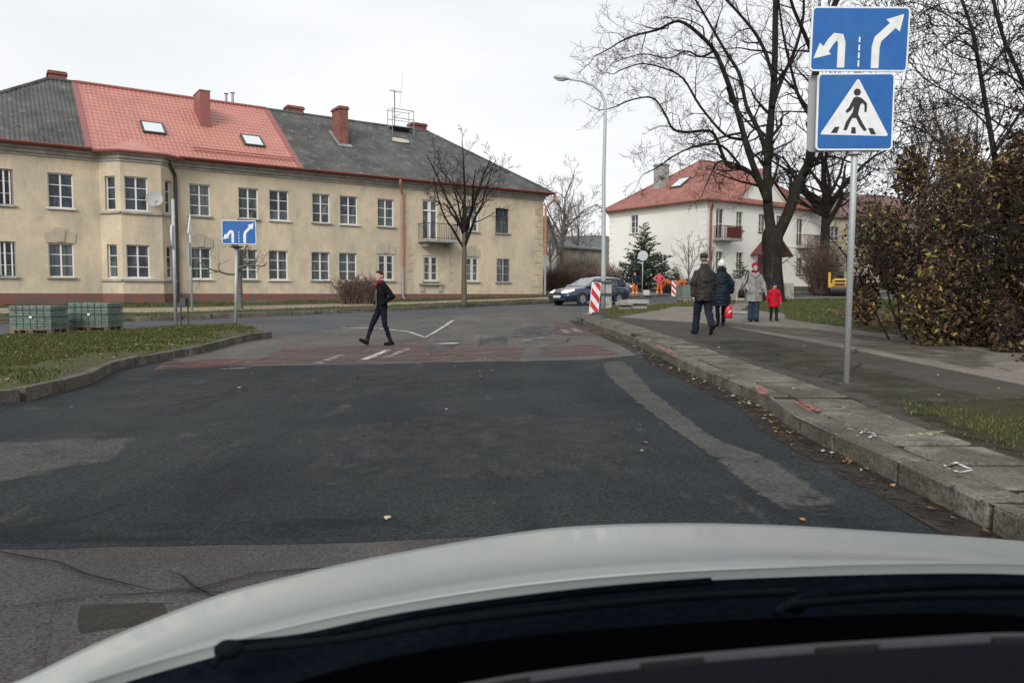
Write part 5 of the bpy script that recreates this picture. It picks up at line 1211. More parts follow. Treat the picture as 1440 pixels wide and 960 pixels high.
# posts with signs seen edge-on / from behind
def edge_sign(px, py, off, ytop, label, signs, r=.035, base=None):
    p = gp(px, py, off); T = thing('traffic_sign', p, label, 'road sign')
    q = MB(); q.tube([p, V((p.x, p.y, at(px, ytop, p.y).z))], r, 8); q.build('pole', M_alu, T, smooth=True)
    for kind, yc, size, ang, dx in signs:
        F_ = TR(p.x+dx, p.y-.06, at(px, yc, p.y).z) @ rz(ang); q = MB(F_)
        if kind == 'round': q.prism([(size*cos(t), size*sin(t)) for t in [i*pi/12 for i in range(24)]], 0, .03)
        elif kind == 'tri': q.prism([(-size, -size*.55), (size, -size*.55), (0, size*1.1)], 0, .03)
        else: q.prism([(-size*.7, -size), (size*.7, -size), (size*.7, size), (-size*.7, size)], 0, .03)
        s_ = q.build('sign_board', M_swhite if kind != 'back' else M_sgrey, T)
    return T
edge_sign(247.5, 457, KB, 280, 'tall grey post with a round sign turned edge-on on the grass island', [('round', 333, .35, 1.90, 0)], .05)
edge_sign(270, 437, KB, 306, 'thin post with sign boards turned edge-on on the far verge', [('tri', 320, .45, 1.78, .05), ('back', 357, .45, 1.88, 0)], .045)
Tt = edge_sign(903, 418, KB, 352, 'round sign seen from behind in front of the dark spruce', [], .03)
p = Tt.location; q = MB(TR(p.x, p.y-.05, at(903, 359.5, p.y).z)); rr = 7*p.y/FPX; q.prism([(rr*cos(t), rr*sin(t)) for t in [i*pi/12 for i in range(24)]], 0, .03); q.build('sign_board', mat('sign back pale', (.5, .52, .52), .5), Tt)
# litter bin on two legs
p = gp(260, 457, KB); B = thing('litter_bin', p, 'black litter bin hanging in a tall frame beside the island post', 'litter bin')
kb = p.y/FPX; q = MB(TR(*p)); h = 40*kb; w = 5*kb
q.tube([(-w, 0, -.1), (-w, 0, h), (w, 0, h), (w, 0, -.1)], .022, 6); q.build('frame', M_iron, B)
q = MB(TR(*p)); q.box(-w+.025, w-.025, -.12, .12, h*.68, h*.95); q.build('bin', M_iron, B)
# street lamp
p = gp(848, 433, KB); p = V((at(848, 430, 31.5).x, 31.5, 0)); p.z = G(p.x, p.y)+KB
La = thing('street_lamp', p, 'tall grey street lamp with curved arm and concrete stub beside the blue car', 'street lamp')
kl = p.y/FPX; top = at(849, 130, p.y); q = MB()
pts = [V((p.x, p.y, p.z-.1)), V((p.x+.0, p.y, p.z+1.5)), V((at(849, 250, p.y).x, p.y, at(849, 250, p.y).z)), at(851, 175, p.y), at(851, 145, p.y), at(846, 131, p.y), at(834, 120, p.y), at(818, 114, p.y), at(797, 111, p.y)]
q.tube(pts, [.10, .10, .075, .065, .06, .055, .05, .045, .04], 10); q.build('pole', M_alu, La, smooth=True)
q = MB(); a = at(799, 111, p.y); c = at(779, 108.5, p.y); q.add([], []); d = (c-a)
for s_ in (0,):
    q.loft([(0, 0, 0, .06, .05), (0, 0, .12, .12, .09), (0, 0, .45, .14, .10), (0, 0, .62, .06, .05)], 12)
Fl = TR(*a) @ d.to_track_quat('Z', 'Y').to_matrix().to_4x4(); q2 = MB(Fl); q2.loft([(0, 0, -.02, .05, .05), (0, 0, .1, .11, .08), (0, 0, .42, .14, .09), (0, 0, .60, .05, .05)], 12); q2.build('lamp_head', M_alu, La, smooth=True)
q = MB(Fl); q.loft([(0, .0, .12, .07, .12), (0, .0, .3, .10, .14), (0, .0, .5, .07, .12)], 10)
q.build('lamp_glass', mat('milky lamp cover', (.6, .6, .58), .3), La, smooth=True)
q = MB(TR(p.x+.22, p.y+.05, p.z)); q.box(-.13, .13, -.13, .13, -.2, 1.15, .01); q.build('concrete_stub', M_conc, La)
q = MB(TR(p.x+.1, p.y, p.z)); q.box(-.3, .3, -.16, .16, .55, .63); q.box(-.3, .3, -.16, .16, 1.05, 1.13); q.build('clamp', M_iron, La)
a = at(849, 290, p.y); q = MB(); q.tube([a, a+V((-.35, 0, .05)), a+V((.2, 0, -.25)), a], .02, 5); q.build('cable_bracket', M_iron, La)
cb = at(768, 303, 60); q = MB(); pts = [a.lerp(cb, i/12)-V((0, 0, .5*sin(pi*i/12))) for i in range(13)]; q.tube(pts, .015, 4)
tag(q.build('overhead_cable', M_iron), 'thin black cable running from the street lamp towards the far houses', 'cable')
# striped beacons
def beacon(px, py, off, h, w, label, lean, dirn, base=True, Y=None, flip=1, group=None):
    p = gp(px, py, off)
    if Y: p = at(px, py, Y); p.z = G(p.x, Y)+off
    T = thing('striped_beacon', p, label, 'road beacon', group); F_ = TR(*p) @ Matrix.Rotation(lean, 4, 'Y') @ rz(dirn); q = MB(F_)
    q.prism(rrect(-w/2, w/2, .1, h, .03), 0, .05); q.build('board', M_swhite, T)
    n = 3.0; pitch = h/3.0; ps = []
    for i in range(-1, 5):
        z = .1+i*pitch; zl = z; zr = z+flip*w*1.0
        P_ = [(-w/2+.01, z+ (w if flip < 0 else 0)), (w/2-.01, z+(0 if flip < 0 else w)), (w/2-.01, z+(0 if flip < 0 else w)+pitch*.5), (-w/2+.01, z+(w if flip < 0 else 0)+pitch*.5)]
        lo, hi = .11, h-.01      # clip to board
        def clip(P, f, lim):
            o = []
            for a_, b_ in zip(P, P[1:]+P[:1]):
                ia, ib = f(a_[1]), f(b_[1])
                if ia: o.append(a_)
                if ia != ib: t = (lim-a_[1])/(b_[1]-a_[1]); o.append((a_[0]+(b_[0]-a_[0])*t, lim))
            return o
        P_ = clip(P_, lambda z_: z_ >= lo, lo)
        if P_: P_ = clip(P_, lambda z_: z_ <= hi, hi)
        if len(P_) > 2: ps.append(P_)
    flatp(F_, 'stripes', ps, -.001, .003, M_signred, T)
    if base:
        q = MB(TR(*p)); q.box(-.42, .42, -.2, .2, .0, .13, .05, ); q.build('foot', mat('rubber foot', (.05, .05, .05), .9, cols=[((.12, .11, .1), 3, .55, .1)], fine=.3), T)
        q = MB(TR(p.x+.22, p.y, p.z)); q.box(-.28, .22, -.16, .16, .131, .2, .03); q.build('weight', mat('rubber weight', (.045, .045, .045), .9, fine=.3), T)
    return T
pbk = gp(838, 449, KB); hb = (449-397)*pbk.y/FPX
beacon(834, 448, KB, hb, 13.5*pbk.y/FPX, 'leaning red and white striped beacon on the pavement corner', .09, .1, flip=-1)
beacon(947.5, 416, 0, 24*51/FPX, 6.5*51/FPX, 'small far red and white striped beacon by the road works', 0, 0, False, 51, flip=-1)
# stone pallets
M_pav = mat('green grey pavers', (.17, .205, .18), .9, cols=[((.12, .145, .125), 2, .5, .12), ((.17, .2, .18), 5, .6, .08)], fine=.3, fscale=20, coords='O')
M_strap = mat('green strap', (.02, .10, .07), .5); M_wood = mat('pallet wood', (.20, .145, .09), .9, cols=[((.10, .075, .05), 3, .52, .1)], fine=.3, coords='O')
def pallet(label, loc, ang, w=1.25, d=.9, h=.72, rows=9, cols=6, strap=True, tag_=True, group='wrapped stacks of paving stones'):
    T = thing('paving_stone_pallet', loc, label, 'paving stones', group); T.rotation_euler.z = ang; r_ = random.Random(int(w*100+h*10))
    q = MB()
    q.box(-w/2, w/2, -d/2, -d/2+.1, .09, .11); q.box(-w/2, w/2, -.05, .05, .09, .11); q.box(-w/2, w/2, d/2-.1, d/2, .09, .11)
    for x in (-w/2, -.06, w/2-.12):
        for y in (-d/2, -.05, d/2-.1): q.box(x, x+.12, y, y+.1, 0, .09)
    q.box(-w/2+.001, w/2-.001, -d/2-.001, d/2+.001, .111, .128); b = q.build('pallet', M_wood); b.parent = T
    q = MB(); q.box(-w/2+.03, w/2-.03, -d/2+.03, d/2-.03, .13, .13+h-.03)
    for r in range(rows):
        z0 = .13+h*r/rows; z1 = .13+h*(r+1)/rows-.012
        for c in range(cols):
            x0 = -w/2+w*c/cols; x1 = x0+w/cols-.006; j = r_.uniform(-.006, .006)
            q.box(x0, x1, -d/2+j, -d/2+.06, z0, z1); q.box(x0, x1, d/2-.06, d/2+j, z0, z1)
        for c in range(5):
            y0 = -d/2+.061+(d-.122)*c/5; y1 = y0+(d-.122)/5-.006; j = r_.uniform(-.006, .006)
            q.box(-w/2+j, -w/2+.05, y0, y1, z0, z1); q.box(w/2-.05, w/2+j, y0, y1, z0, z1)
    b = q.build('stones', M_conc if 'pale' in label else M_pav); b.parent = T
    if strap:
        q = MB()
        for z in (.13+h*.2, .13+h*.5, .13+h*.8):
            q.box(-w/2-.014, w/2+.014, -d/2-.014, -d/2-.009, z, z+.02); q.box(-w/2-.014, -w/2-.009, -d/2-.009, d/2, z, z+.02); q.box(w/2+.009, w/2+.014, -d/2-.009, d/2, z, z+.02)
        for c in range(1, 6):
            x = -w/2+w*c/6; q.box(x-.006, x+.006, -d/2-.02, -d/2-.015, .13, .13+h)
        b = q.build('straps', M_strap); b.parent = T
        q = MB(); q.box(-.01, .06, -d/2-.024, -d/2-.0205, .5*h+.1, .5*h+.16); b = q.build('tag', M_swhite); b.parent = T
    return T
for px, py, lab, w_, h_ in ((42, 470, 'left pallet of strapped green grey paving stones on the grass island', 64, 40), (124, 466, 'right pallet of strapped green grey paving stones, with a white tag', 60, 40)):
    p = gp(px, py, KB); k = p.y/FPX; pallet(lab, V((p.x, p.y+.4, p.z)), -.12, w_*k, .62, h_*k-.12)
for px, Y, lab, w_, h_ in ((962, 39, 'dark grey paving stone stack left of the man in the cap', 12, 22), (1036, 40, 'pale grey paving stone stack behind the two walking women', 13, 30), (1104, 43, 'pale grey paving stone stack beside the big trunk', 15, 22)):
    a = at(px, 410, Y); k = Y/FPX; pallet(lab, V((a.x, Y, G(a.x, Y)+KB)), .2, w_*k, .8, h_*k, 6, 4, False)
# slabs / kerb pieces lying on the grass
def block(label, px, Y, w, h, d, z=0, ang=0.1, name='concrete_slab'):
    a = at(px, 410, Y); q = MB(); q.box(-w/2, w/2, -d/2, d/2, 0, h, bev=.02); o = q.build(name, M_conc); o.location = (a.x, Y, G(a.x, Y)+KB+z); o.rotation_euler.z = ang; tag(o, label, 'concrete slab', 'slabs lying on the verge'); return o
block('dark long concrete slab raised on blocks behind the blue car', 891, 30, 1.15, .16, .6, .22)
block('low concrete slab behind the striped beacon', 878, 29.4, .55, .14, .5, .18, .3)
block('supporting concrete block under the long slab', 893, 30.1, .9, .21, .45, 0)
block('supporting concrete block under the low slab', 878, 29.5, .4, .17, .4, 0)
block('flat concrete slab in the grass near the woman in blue', 1030, 26, .9, .06, .5, 0)
# stones, rubbish at plinth
q = MB(FY); q.box(sY(172, 430), sY(208, 430), -.9, -.25, .6, .82, .03); o = q.build('concrete_step', M_conc); tag(o, 'pale concrete block at the foot of the bay', 'concrete step')
# ================================================================ VEHICLES
M_nav = mat('navy car paint', (.022, .034, .075), .28, .3, coat=1, fine=.06, fscale=3)
M_cgl = mat('car glass', (.05, .06, .065), .05, spec=.9)
M_cgl2 = mat('pale reflecting windscreen', (.22, .25, .27), .06, spec=.9)
M_tyre = mat('tyre rubber', (.018, .018, .018), .85); M_rim = mat('alloy rim', (.30, .30, .32), .35, .6)
M_plast = mat('black plastic', (.02, .021, .024), .6)
M_hl = mat('headlight lit', (.9, .85, .7), .15, emit=((1, .88, .62), 1.6))
def blue_car(px, Y, ang, label):
    a = at(px, 410, Y); loc = V((a.x, Y, G(a.x, Y)+.004)); T = thing('parked_car' if 0 else 'estate_car', loc, label, 'car'); T.rotation_euler.z = ang
    def B(q, name, m, par=T, **k): o = q.build(name, m, **k); o.parent = par; return o
    # local: x forward(+), y left, z up.  length 4.7
    st = [  # x, zbot, zmid(bulge), zbelt(shoulder), ztop-of-lower(bonnet centre), half width bottom, mid, shoulder
        (2.36, .32, .46, .56, .60, .52, .60, .50), (2.28, .25, .45, .62, .68, .70, .78, .62), (2.05, .20, .48, .70, .78, .80, .85, .72), (1.6, .20, .52, .80, .88, .83, .87, .77), (1.05, .22, .54, .90, .97, .84, .88, .80),
        (.6, .22, .55, .93, .95, .84, .88, .81), (-.4, .22, .56, .96, .96, .84, .88, .81), (-1.4, .22, .58, .99, .99, .84, .88, .80), (-2.0, .24, .60, 1.0, 1.0, .82, .86, .77), (-2.28, .30, .60, 1.0, 1.0, .76, .80, .72), (-2.36, .36, .60, .92, .94, .66, .70, .64)]
    q = MB(); vs = []; fs = []; n = 12
    for x, zb, zm, zs, zt_, wb, wm, ws in st:
        half = [(wb*.8, zb), (wb, zb+.08), (wm, zm), (wm*.995, (zm+zs)/2), (ws+.02, zs-.02), (ws-.12, (zs*.4+zt_*.6))]
        ring = [(x, y, z) for y, z in half]+[(x, 0, zt_)]+[(x, -y, z) for y, z in half[::-1]]; vs += ring
    n = 13
    for i in range(len(st)-1):
        for k in range(n-1): fs.append((i*n+k, i*n+k+1, (i+1)*n+k+1, (i+1)*n+k))
        fs.append((i*n+n-1, i*n, (i+1)*n, (i+1)*n+n-1))
    fs += [list(range(n)), list(range(len(st)*n-1, (len(st)-1)*n-1, -1))]
    q.add(vs, fs); body = B(q, 'body', M_nav, smooth=True)
    # greenhouse frame (roof + pillars)
    gh = [(.98, .95, .80, .95, .80), (.35, 1.27, .60, .93, .81), (.0, 1.40, .56, .95, .81), (-.6, 1.46, .55, .96, .81), (-1.3, 1.46, .55, .98, .80), (-1.9, 1.40, .54, 1.0, .78), (-2.26, 1.02, .66, 1.0, .72)]
    q = MB(); vs = []; fs = []
    for x, zr, wr, zb, wb in gh:
        vs += [(x, wb, zb), (x, wr+.06, zr-.07 if zr > zb+.1 else zb+.005), (x, wr*.8, zr), (x, 0, zr+.03), (x, -wr*.8, zr), (x, -wr-.06, zr-.07 if zr > zb+.1 else zb+.005), (x, -wb, zb)]
    for i in range(len(gh)-1):
        for k in range(6): fs.append((i*7+k, i*7+k+1, i*7+k+8, i*7+k+7))
    q.add(vs, fs); cabin = B(q, 'cabin', M_nav, smooth=False)
    def side(x0, x1, x0t, x1t, z0=1.0, z1=1.36, ysg=1):
        yb = lambda z: ysg*(.825-(z-.95)*.40); q = MB(); q.add([(x0, yb(z0)+ysg*.02, z0), (x1, yb(z0)+ysg*.02, z0), (x1t, yb(z1)+ysg*.02, z1), (x0t, yb(z1)+ysg*.02, z1), (x0, yb(z0)-ysg*.03, z0), (x1, yb(z0)-ysg*.03, z0), (x1t, yb(z1)-ysg*.03, z1), (x0t, yb(z1)-ysg*.03, z1)],
            [(0, 1, 2, 3), (7, 6, 5, 4), (0, 4, 5, 1), (1, 5, 6, 2), (2, 6, 7, 3), (3, 7, 4, 0)]); B(q, 'side_window', M_cgl)
    for sg in (1, -1): side(.62, -.32, .0, -.32, .99, 1.33, sg); side(-.40, -1.22, -.40, -1.22, 1.0, 1.37, sg); side(-1.30, -2.02, -1.30, -1.82, 1.03, 1.36, sg)
    q = MB(); q.add([(1.0, .70, .965), (1.0, -.70, .965), (.12, -.52, 1.385), (.12, .52, 1.385), (1.03, 0, .99), (.14, 0, 1.425)], [(0, 4, 5, 3), (4, 1, 2, 5)]); B(q, 'windscreen', M_cgl2, fixn=False)
    q = MB(); q.add([(-2.30, .6, 1.03), (-2.30, -.6, 1.03), (-1.98, -.5, 1.38), (-1.98, .5, 1.38)], [(0, 1, 2, 3)]); B(q, 'rear_window', M_cgl)
    for sg in (1, -1):
        q = MB(); q.add([(2.33, sg*.30, .60), (2.24, sg*.64, .62), (1.86, sg*.755, .74), (1.80, sg*.68, .80), (2.14, sg*.42, .74), (2.31, sg*.30, .69)], [(0, 1, 2, 3, 4, 5)]); q.v = [p+V((.02, sg*.012, .02)) for p in q.v]; B(q, 'headlight', M_hl)
        q = MB(); q.tube([(.1, sg*.50, 1.50), (-.1, sg*.50, 1.53), (-1.6, sg*.50, 1.53), (-1.8, sg*.50, 1.48)], .018, 6); B(q, 'roof_rail', M_plast)
        q = MB(); q.ell((.62, sg*.98, 1.0), (.07, .11, .075), 10); B(q, 'mirror', M_nav, smooth=True)
        q = MB(); q.box(-2.33, -2.2, sg*.70-.05, sg*.70+.05, .75, 1.02); B(q, 'tail_light', mat('tail light', (.4, .02, .02), .3))
        q = MB(); q.box(-1.2, 1.15, min(sg*.885, sg*.90), max(sg*.885, sg*.90), .50, .57); B(q, 'door_moulding', M_plast)
        for x_ in (-.33, -1.22): q = MB(); q.box(x_-.008, x_+.008, min(sg*.872, sg*.888), max(sg*.872, sg*.888), .3, .95); B(q, 'door_seam', M_plast)
        for x_ in (1.42, -1.32):
            q = MB(Matrix.Translation((x_, 0, .32)) @ Matrix.Rotation(pi/2*-sg, 4, 'X')); q.lathe([(.37, .82), (.37, .885), (.30, .887)], 24); B(q, 'wheel_arch', M_plast)
            q = MB(Matrix.Translation((x_, sg*.9, .315)) @ Matrix.Rotation(pi/2*-sg, 4, 'X')); q.lathe([(.2, -.2), (.29, -.2), (.315, -.17), (.315, -.03), (.29, .0), (.2, .0)], 26); w = B(q, 'wheel', M_tyre, smooth=False)
            q = MB(Matrix.Translation((x_, sg*.9, .315)) @ Matrix.Rotation(pi/2*-sg, 4, 'X')); q.lathe([(.2, .001), (.205, .008), (.19, .01), (.18, -.0)], 24)
            for k in range(6):
                t = k*pi/3; c, s = cos(t), sin(t); q.add([(c*.03-s*.03, s*.03+c*.03, .014), (c*.03+s*.03, s*.03-c*.03, .014), (c*.19+s*.045, s*.19-c*.045, .009), (c*.19-s*.045, s*.19+c*.045, .009)], [(0, 1, 2, 3)])
            q.lathe([(.05, .012), (.05, .02), (.01, .022)], 10); B(q, 'rim', M_rim, par=w)
    q = MB(); q.box(2.36, 2.385, -.26, .26, .38, .49); B(q, 'number_plate', mat('number plate', (.6, .62, .64), .5))
    q = MB(); q.box(2.34, 2.37, -.24, .24, .56, .64); B(q, 'grille', M_plast)
    q = MB(); q.add([(2.372, -.07, .575), (2.372, 0, .64), (2.372, .07, .575), (2.372, .05, .575), (2.372, 0, .62), (2.372, -.05, .575)], [(0, 1, 4, 5), (1, 2, 3, 4)]); B(q, 'badge', M_rim)
    q = MB(); q.box(2.30, 2.375, -.55, .55, .24, .36, bev=.02); B(q, 'bumper_intake', M_plast)
    return T
blue_car(829, 39.5, pi+.70, 'dark blue estate car with lit headlights turning behind the lamp post')

# yellow road roller, seen from behind
M_yelp = mat('yellow machine paint', (.62, .36, .04), .5, fine=.08, fscale=4)
a = at(1181, 410, 54); loc = V((a.x, 54, G(a.x, 54)+.1)); R_ = thing('road_roller', loc, 'yellow road roller standing behind the crossing sign pole', 'road roller'); R_.rotation_euler.z = -.42; R_.scale = (1.2, 1.2, 1.15)
def RB(q, name, m, par=None, **k): o = q.build(name, m, **k); o.parent = par or R_; return o
q = MB(); q.box(-.62, .62, -.9, .6, .42, .72, bev=.05); q.box(-.45, .45, -1.0, .5, .42, 1.02, bev=.12); RB(q, 'bonnet', M_yelp)
q = MB(); q.box(-.28, .28, -1.02, -.998, .80, .93); q.box(-.28, .28, -1.02, -.998, .58, .72); RB(q, 'vents', M_plast)
q = MB(); q.box(-.66, -.52, -.7, .1, .44, 1.42, bev=.03); RB(q, 'side_guard', M_yelp); q = MB(); q.box(.52, .66, -.7, .1, .44, 1.42, bev=.03); RB(q, 'side_guard', M_yelp)
q = MB(); q.tube([(-.5, -.3, 1.35), (.2, -.3, 1.2)], .05, 6); q.tube([(-.58, -.1, 1.4), (-.58, -.1, 1.6), (.58, -.1, 1.6), (.58, -.1, 1.4)], .03, 6); RB(q, 'roll_bar', M_plast)
for y in (-.55, 1.3):
    q = MB(Matrix.Translation((0, y, .38)) @ Matrix.Rotation(pi/2, 4, 'Y')); q.lathe([(.3, -.52), (.38, -.52), (.38, .52), (.3, .52)], 22); RB(q, 'drum', mat('drum steel', (.06, .06, .06), .5, .5))
q = MB(); q.box(-.55, .55, .5, 1.7, .5, .82, bev=.05); RB(q, 'front_frame', M_yelp)
q = MB(); q.box(-.2, .2, -.1, .25, 1.03, 1.12); q.box(-.2, .2, -.18, -.1, 1.12, 1.5, bev=.02); RB(q, 'seat', M_plast)
# small red-grey compactor by the workers
a = at(909, 410, 51.5); C_ = thing('plate_compactor', V((a.x, 51.5, G(a.x, 51.5))), 'small white and black compacting machine between the road workers', 'machine')
q = MB(TR(*C_.location)); q.box(-.35, .35, -.25, .25, .02, .12, bev=.02); q.build('base_plate', M_plast, C_)
q = MB(TR(*C_.location)); q.box(-.22, .22, -.18, .18, .13, .5, bev=.04); q.build('engine', M_greyw, C_)
q = MB(TR(*C_.location)); q.tube([(-.2, .2, .3), (-.2, .6, 1.0), (.2, .6, 1.0), (.2, .2, .3)], .025, 6); q.build('handle', M_plast, C_)

# ================================================================ PEOPLE
def cap(mb, p0, r0, p1, r1, n=10):
    """tapered limb with rounded ends"""
    p0, p1 = V(p0), V(p1); d = p1-p0; L_ = d.length; d.normalize(); pts = []; rs = []
    for k in range(4): a = pi/2*k/3; pts.append(p0-d*r0*cos(a)); rs.append(max(.002, r0*sin(a)))
    for k in range(1, 4): pts.append(p0.lerp(p1, k/4)); rs.append(r0+(r1-r0)*k/4)
    for k in range(3, -1, -1): a = pi/2*k/3; pts.append(p1+d*r1*cos(a)); rs.append(max(.002, r1*sin(a)))
    mb.tube(pts, rs, n)
def hand(mb, w, d, side, s=1.0, curl=.6, palmn=None):
    """palm and five fingers; w wrist, d direction, side: thumb direction"""
    w, d = V(w), V(d).normalized(); th = V(side); th = (th-d*th.dot(d)).normalized(); nr = d.cross(th).normalized()
    pc = w+d*.05*s; cap(mb, w, .026*s, w+d*.07*s, .030*s); cap(mb, w+th*.02*s+d*.03*s, .018*s, w-th*.024*s+d*.075*s, .018*s)
    for i, (o, l) in enumerate(((.032, .068), (.011, .078), (-.011, .072), (-.032, .056))):
        b = w+d*.085*s+th*o*s; d1 = (d+nr*curl*.5).normalized(); d2 = (d+nr*curl*1.5).normalized(); m = b+d1*l*.5*s; cap(mb, b, .0105*s, m, .0095*s, 6); cap(mb, m, .0095*s, m+d2*l*.5*s, .008*s, 6)
    b = w+th*.03*s+d*.02*s; m = b+(d*.6+th*.8).normalized()*.035*s; cap(mb, b, .013*s, m, .011*s, 6); cap(mb, m, .011*s, m+(d+nr*.5+th*.1).normalized()*.03*s, .009*s, 6)
def torso(mb, rings, n=20, lean=(0, 0)):
    """rings (z, rx, ry, cx, cy)"""
    mb.loft([(r[3], r[4], r[0], r[1], r[2]) for r in rings], n)
M_skin = mat('skin', (.56, .37, .29), .6, cols=[((.57, .34, .27), 9, .5, .15)], coords='O'); M_eye = mat('eye dark', (.03, .02, .02), .3); M_lip = mat('lips', (.38, .14, .12), .6)
def cloth(name, c, v=.35, rough=.92, bump=.5): return mat(name, c, rough, cols=[(tuple(x*(1-v) for x in c), 5, .52, .12), (tuple(min(1, x*(1+v)) for x in c), 9, .62, .08)], fine=.15, fscale=60, bump=bump, bscale=14, coords='O', spec=.12)
def person(px, py, off, height, face, label, pose, wear, loc=None, group=None):
    """pose joints for a 1.75 m figure facing -y; wear: function adding clothes"""
    p = gp(px, py, off) if loc is None else V(loc); s = height/1.75
    T = thing('person', p, label, 'person', group); T.rotation_euler.z = face; T.scale = (s, s, s)
    P = pose; q = MB()
    hd = V(P['head']); nk = V(P['neck']); ch = V(P['chest']); hp = V(P['hips']); ft = V((0, -1, 0)) ; hy = P.get('hyaw', 0); hs = P.get('hs', 1.06); Rh = Matrix.Rotation(hy, 3, 'Z') @ Matrix.Rotation(P.get('hpitch', 0), 3, 'X')
    H = lambda x, y, z: hd + Rh @ (V((x, y, z))*hs)
    q.ell(H(0, .012, .022), (.074, .092, .098), 16, Rh); q.ell(H(0, -.022, -.04), (.056, .066, .078), 14, Rh)
    q.ell(H(0, -.092, -.018), (.014, .022, .024), 8, Rh); q.ell(H(0, -.082, .016), (.010, .012, .022), 8, Rh)
    q.ell(H(0, -.072, -.092), (.022, .02, .018), 8, Rh); q.ell(H(.0, -.080, -.056), (.024, .012, .011), 8, Rh)
    for sx in (1, -1): q.ell(H(sx*.076, .012, -.01), (.012, .02, .032), 8, Rh); q.ell(H(sx*.030, -.075, .028), (.024, .012, .009), 8, Rh); q.ell(H(sx*.038, -.06, -.03), (.022, .02, .022), 8, Rh)
    cap(q, nk-V((0, 0, .05)), .058, hd-V((0, -.01, .07)), .052)
    cap(q, ch, .095, hp, .08); cap(q, ch+V((-.09, 0, .06)), .05, ch+V((.09, 0, .06)), .05); cap(q, ch+V((0, 0, .06)), .06, nk, .05)
    for sd, sx in (('L', 1), ('R', -1)):
        sh, el, wr = V(P['sh'+sd]), V(P['el'+sd]), V(P['wr'+sd]); cap(q, sh-V((0, 0, .03)), .04, el, .034); cap(q, el, .037, wr, .026)
        if P.get('hand'+sd, True): hand(q, wr, P.get('hd'+sd, wr-el), P.get('th'+sd, (0, -1, 0)), 1.0, P.get('curl', .6))
        h, k, an = hp+V((sx*.085, 0, -.02)), V(P['kn'+sd]), V(P['an'+sd]); cap(q, h, .06, k, .042); cap(q, k, .042, an, .03); tp = V(P['toe'+sd]); cap(q, an-V((0, 0, .02)), .026, an.lerp(tp, .8), .02)
    b = q.build('body', M_skin, remesh=.0085); b.parent = T
    e = MB()
    for sx in (1, -1): e.ell(H(sx*.030, -.083, .012), (.011, .006, .006), 8, Rh)
    o = e.build('eyes', M_eye); o.parent = T
    e = MB(); e.ell(H(0, -.090, -.056), (.020, .005, .006), 8, Rh); o = e.build('mouth', M_lip); o.parent = T
    def add(mb, name, m, rm=.011, par=None, **k):
        o = mb.build(name, m, remesh=rm, wrinkle=.013 if name in ('jacket', 'coat', 'trousers') else 0, **k) if rm else mb.build(name, m, **k); o.parent = par or T; return o
    wear(P, H, Rh, add)
    return T
def trousers(P, add, m, r=(.10, .072, .055), zt=None, name='trousers'):
    q = MB(); hp = V(P['hips'])
    torso(q, [(hp.z+.12, .145, .105, hp.x, hp.y), (hp.z+.02, .165, .12, hp.x, hp.y), (hp.z-.08, .15, .115, hp.x, hp.y)])
    for sd, sx in (('L', 1), ('R', -1)):
        h, k, an = hp+V((sx*.08, 0, -.03)), V(P['kn'+sd]), V(P['an'+sd]); cap(q, h, r[0], k, r[1]); cap(q, k, r[1], k.lerp(an, .93), r[2])
        a2 = k.lerp(an, .86); cap(q, a2+V((.0, -.012, 0)), r[2]*1.04, a2+(an-k).normalized()*.05, r[2]*1.03)
    return add(q, name, m)
def shoes(P, add, m, s=1.0):
    for sd in 'LR':
        q = MB(); an, tp = V(P['an'+sd]), V(P['toe'+sd]); d = (tp-an); dh = V((d.x, d.y, 0)).normalized()
        up = V(P.get('up'+sd, (0, 0, 1))); heel = an - up*.045 - (tp-an).normalized()*.03
        cap(q, heel, .042*s, tp, .038*s); cap(q, an+up*.05, .052*s, an-up*.03, .05*s); cap(q, heel-up*.018, .032*s, tp-up*.012, .036*s)
        add(q, 'shoe', m, .009)
def sleeve(q, P, sd, r=(.075, .06, .05)):
    sh, el, wr = V(P['sh'+sd]), V(P['el'+sd]), V(P['wr'+sd]); cap(q, sh, r[0], el, r[1]); cap(q, el, r[1]*1.02, wr, r[2]); q.ell(el, (r[1]*1.12,)*3, 10)
def walkpose(lead='L', step=.32, arm=.18, lean=0.0, **k):
    o = 'R' if lead == 'L' else 'L'; sx = {'L': 1, 'R': -1}
    P = dict(head=(0, -.05+lean*-1.2, 1.63), neck=(0, -.01-lean, 1.48), chest=(0, .0-lean*.7, 1.28), hips=(0, 0, .93))
    P['kn'+lead] = (.09*sx[lead], -step*.72, .50); P['an'+lead] = (.09*sx[lead], -step, .09); P['toe'+lead] = (.10*sx[lead], -step-.15, .065); P['up'+lead] = (0, .0, 1)
    P['kn'+o] = (.09*sx[o], step*.25, .49); P['an'+o] = (.09*sx[o], step*.95, .14); P['toe'+o] = (.10*sx[o], step*.95-.13, .045); P['up'+o] = (0, -.35, .93)
    for sd in 'LR':
        f = -1 if sd == o else 1
        P['sh'+sd] = (.185*sx[sd], -lean, 1.40); P['el'+sd] = (.245*sx[sd], arm*.45*f-lean, 1.13); P['wr'+sd] = (.25*sx[sd], arm*f-.06-lean, .88)
    P.update(k); return P
def scarf(P, H, add, m, r=.075):
    q = MB(); nk = V(P['neck']); q.lathe([(r-.02, -.04), (r+.02, -.03), (r+.025, .02), (r, .05), (r-.025, .04)], 14, nk+V((0, -.005, .01))); add(q, 'scarf', m, .009)

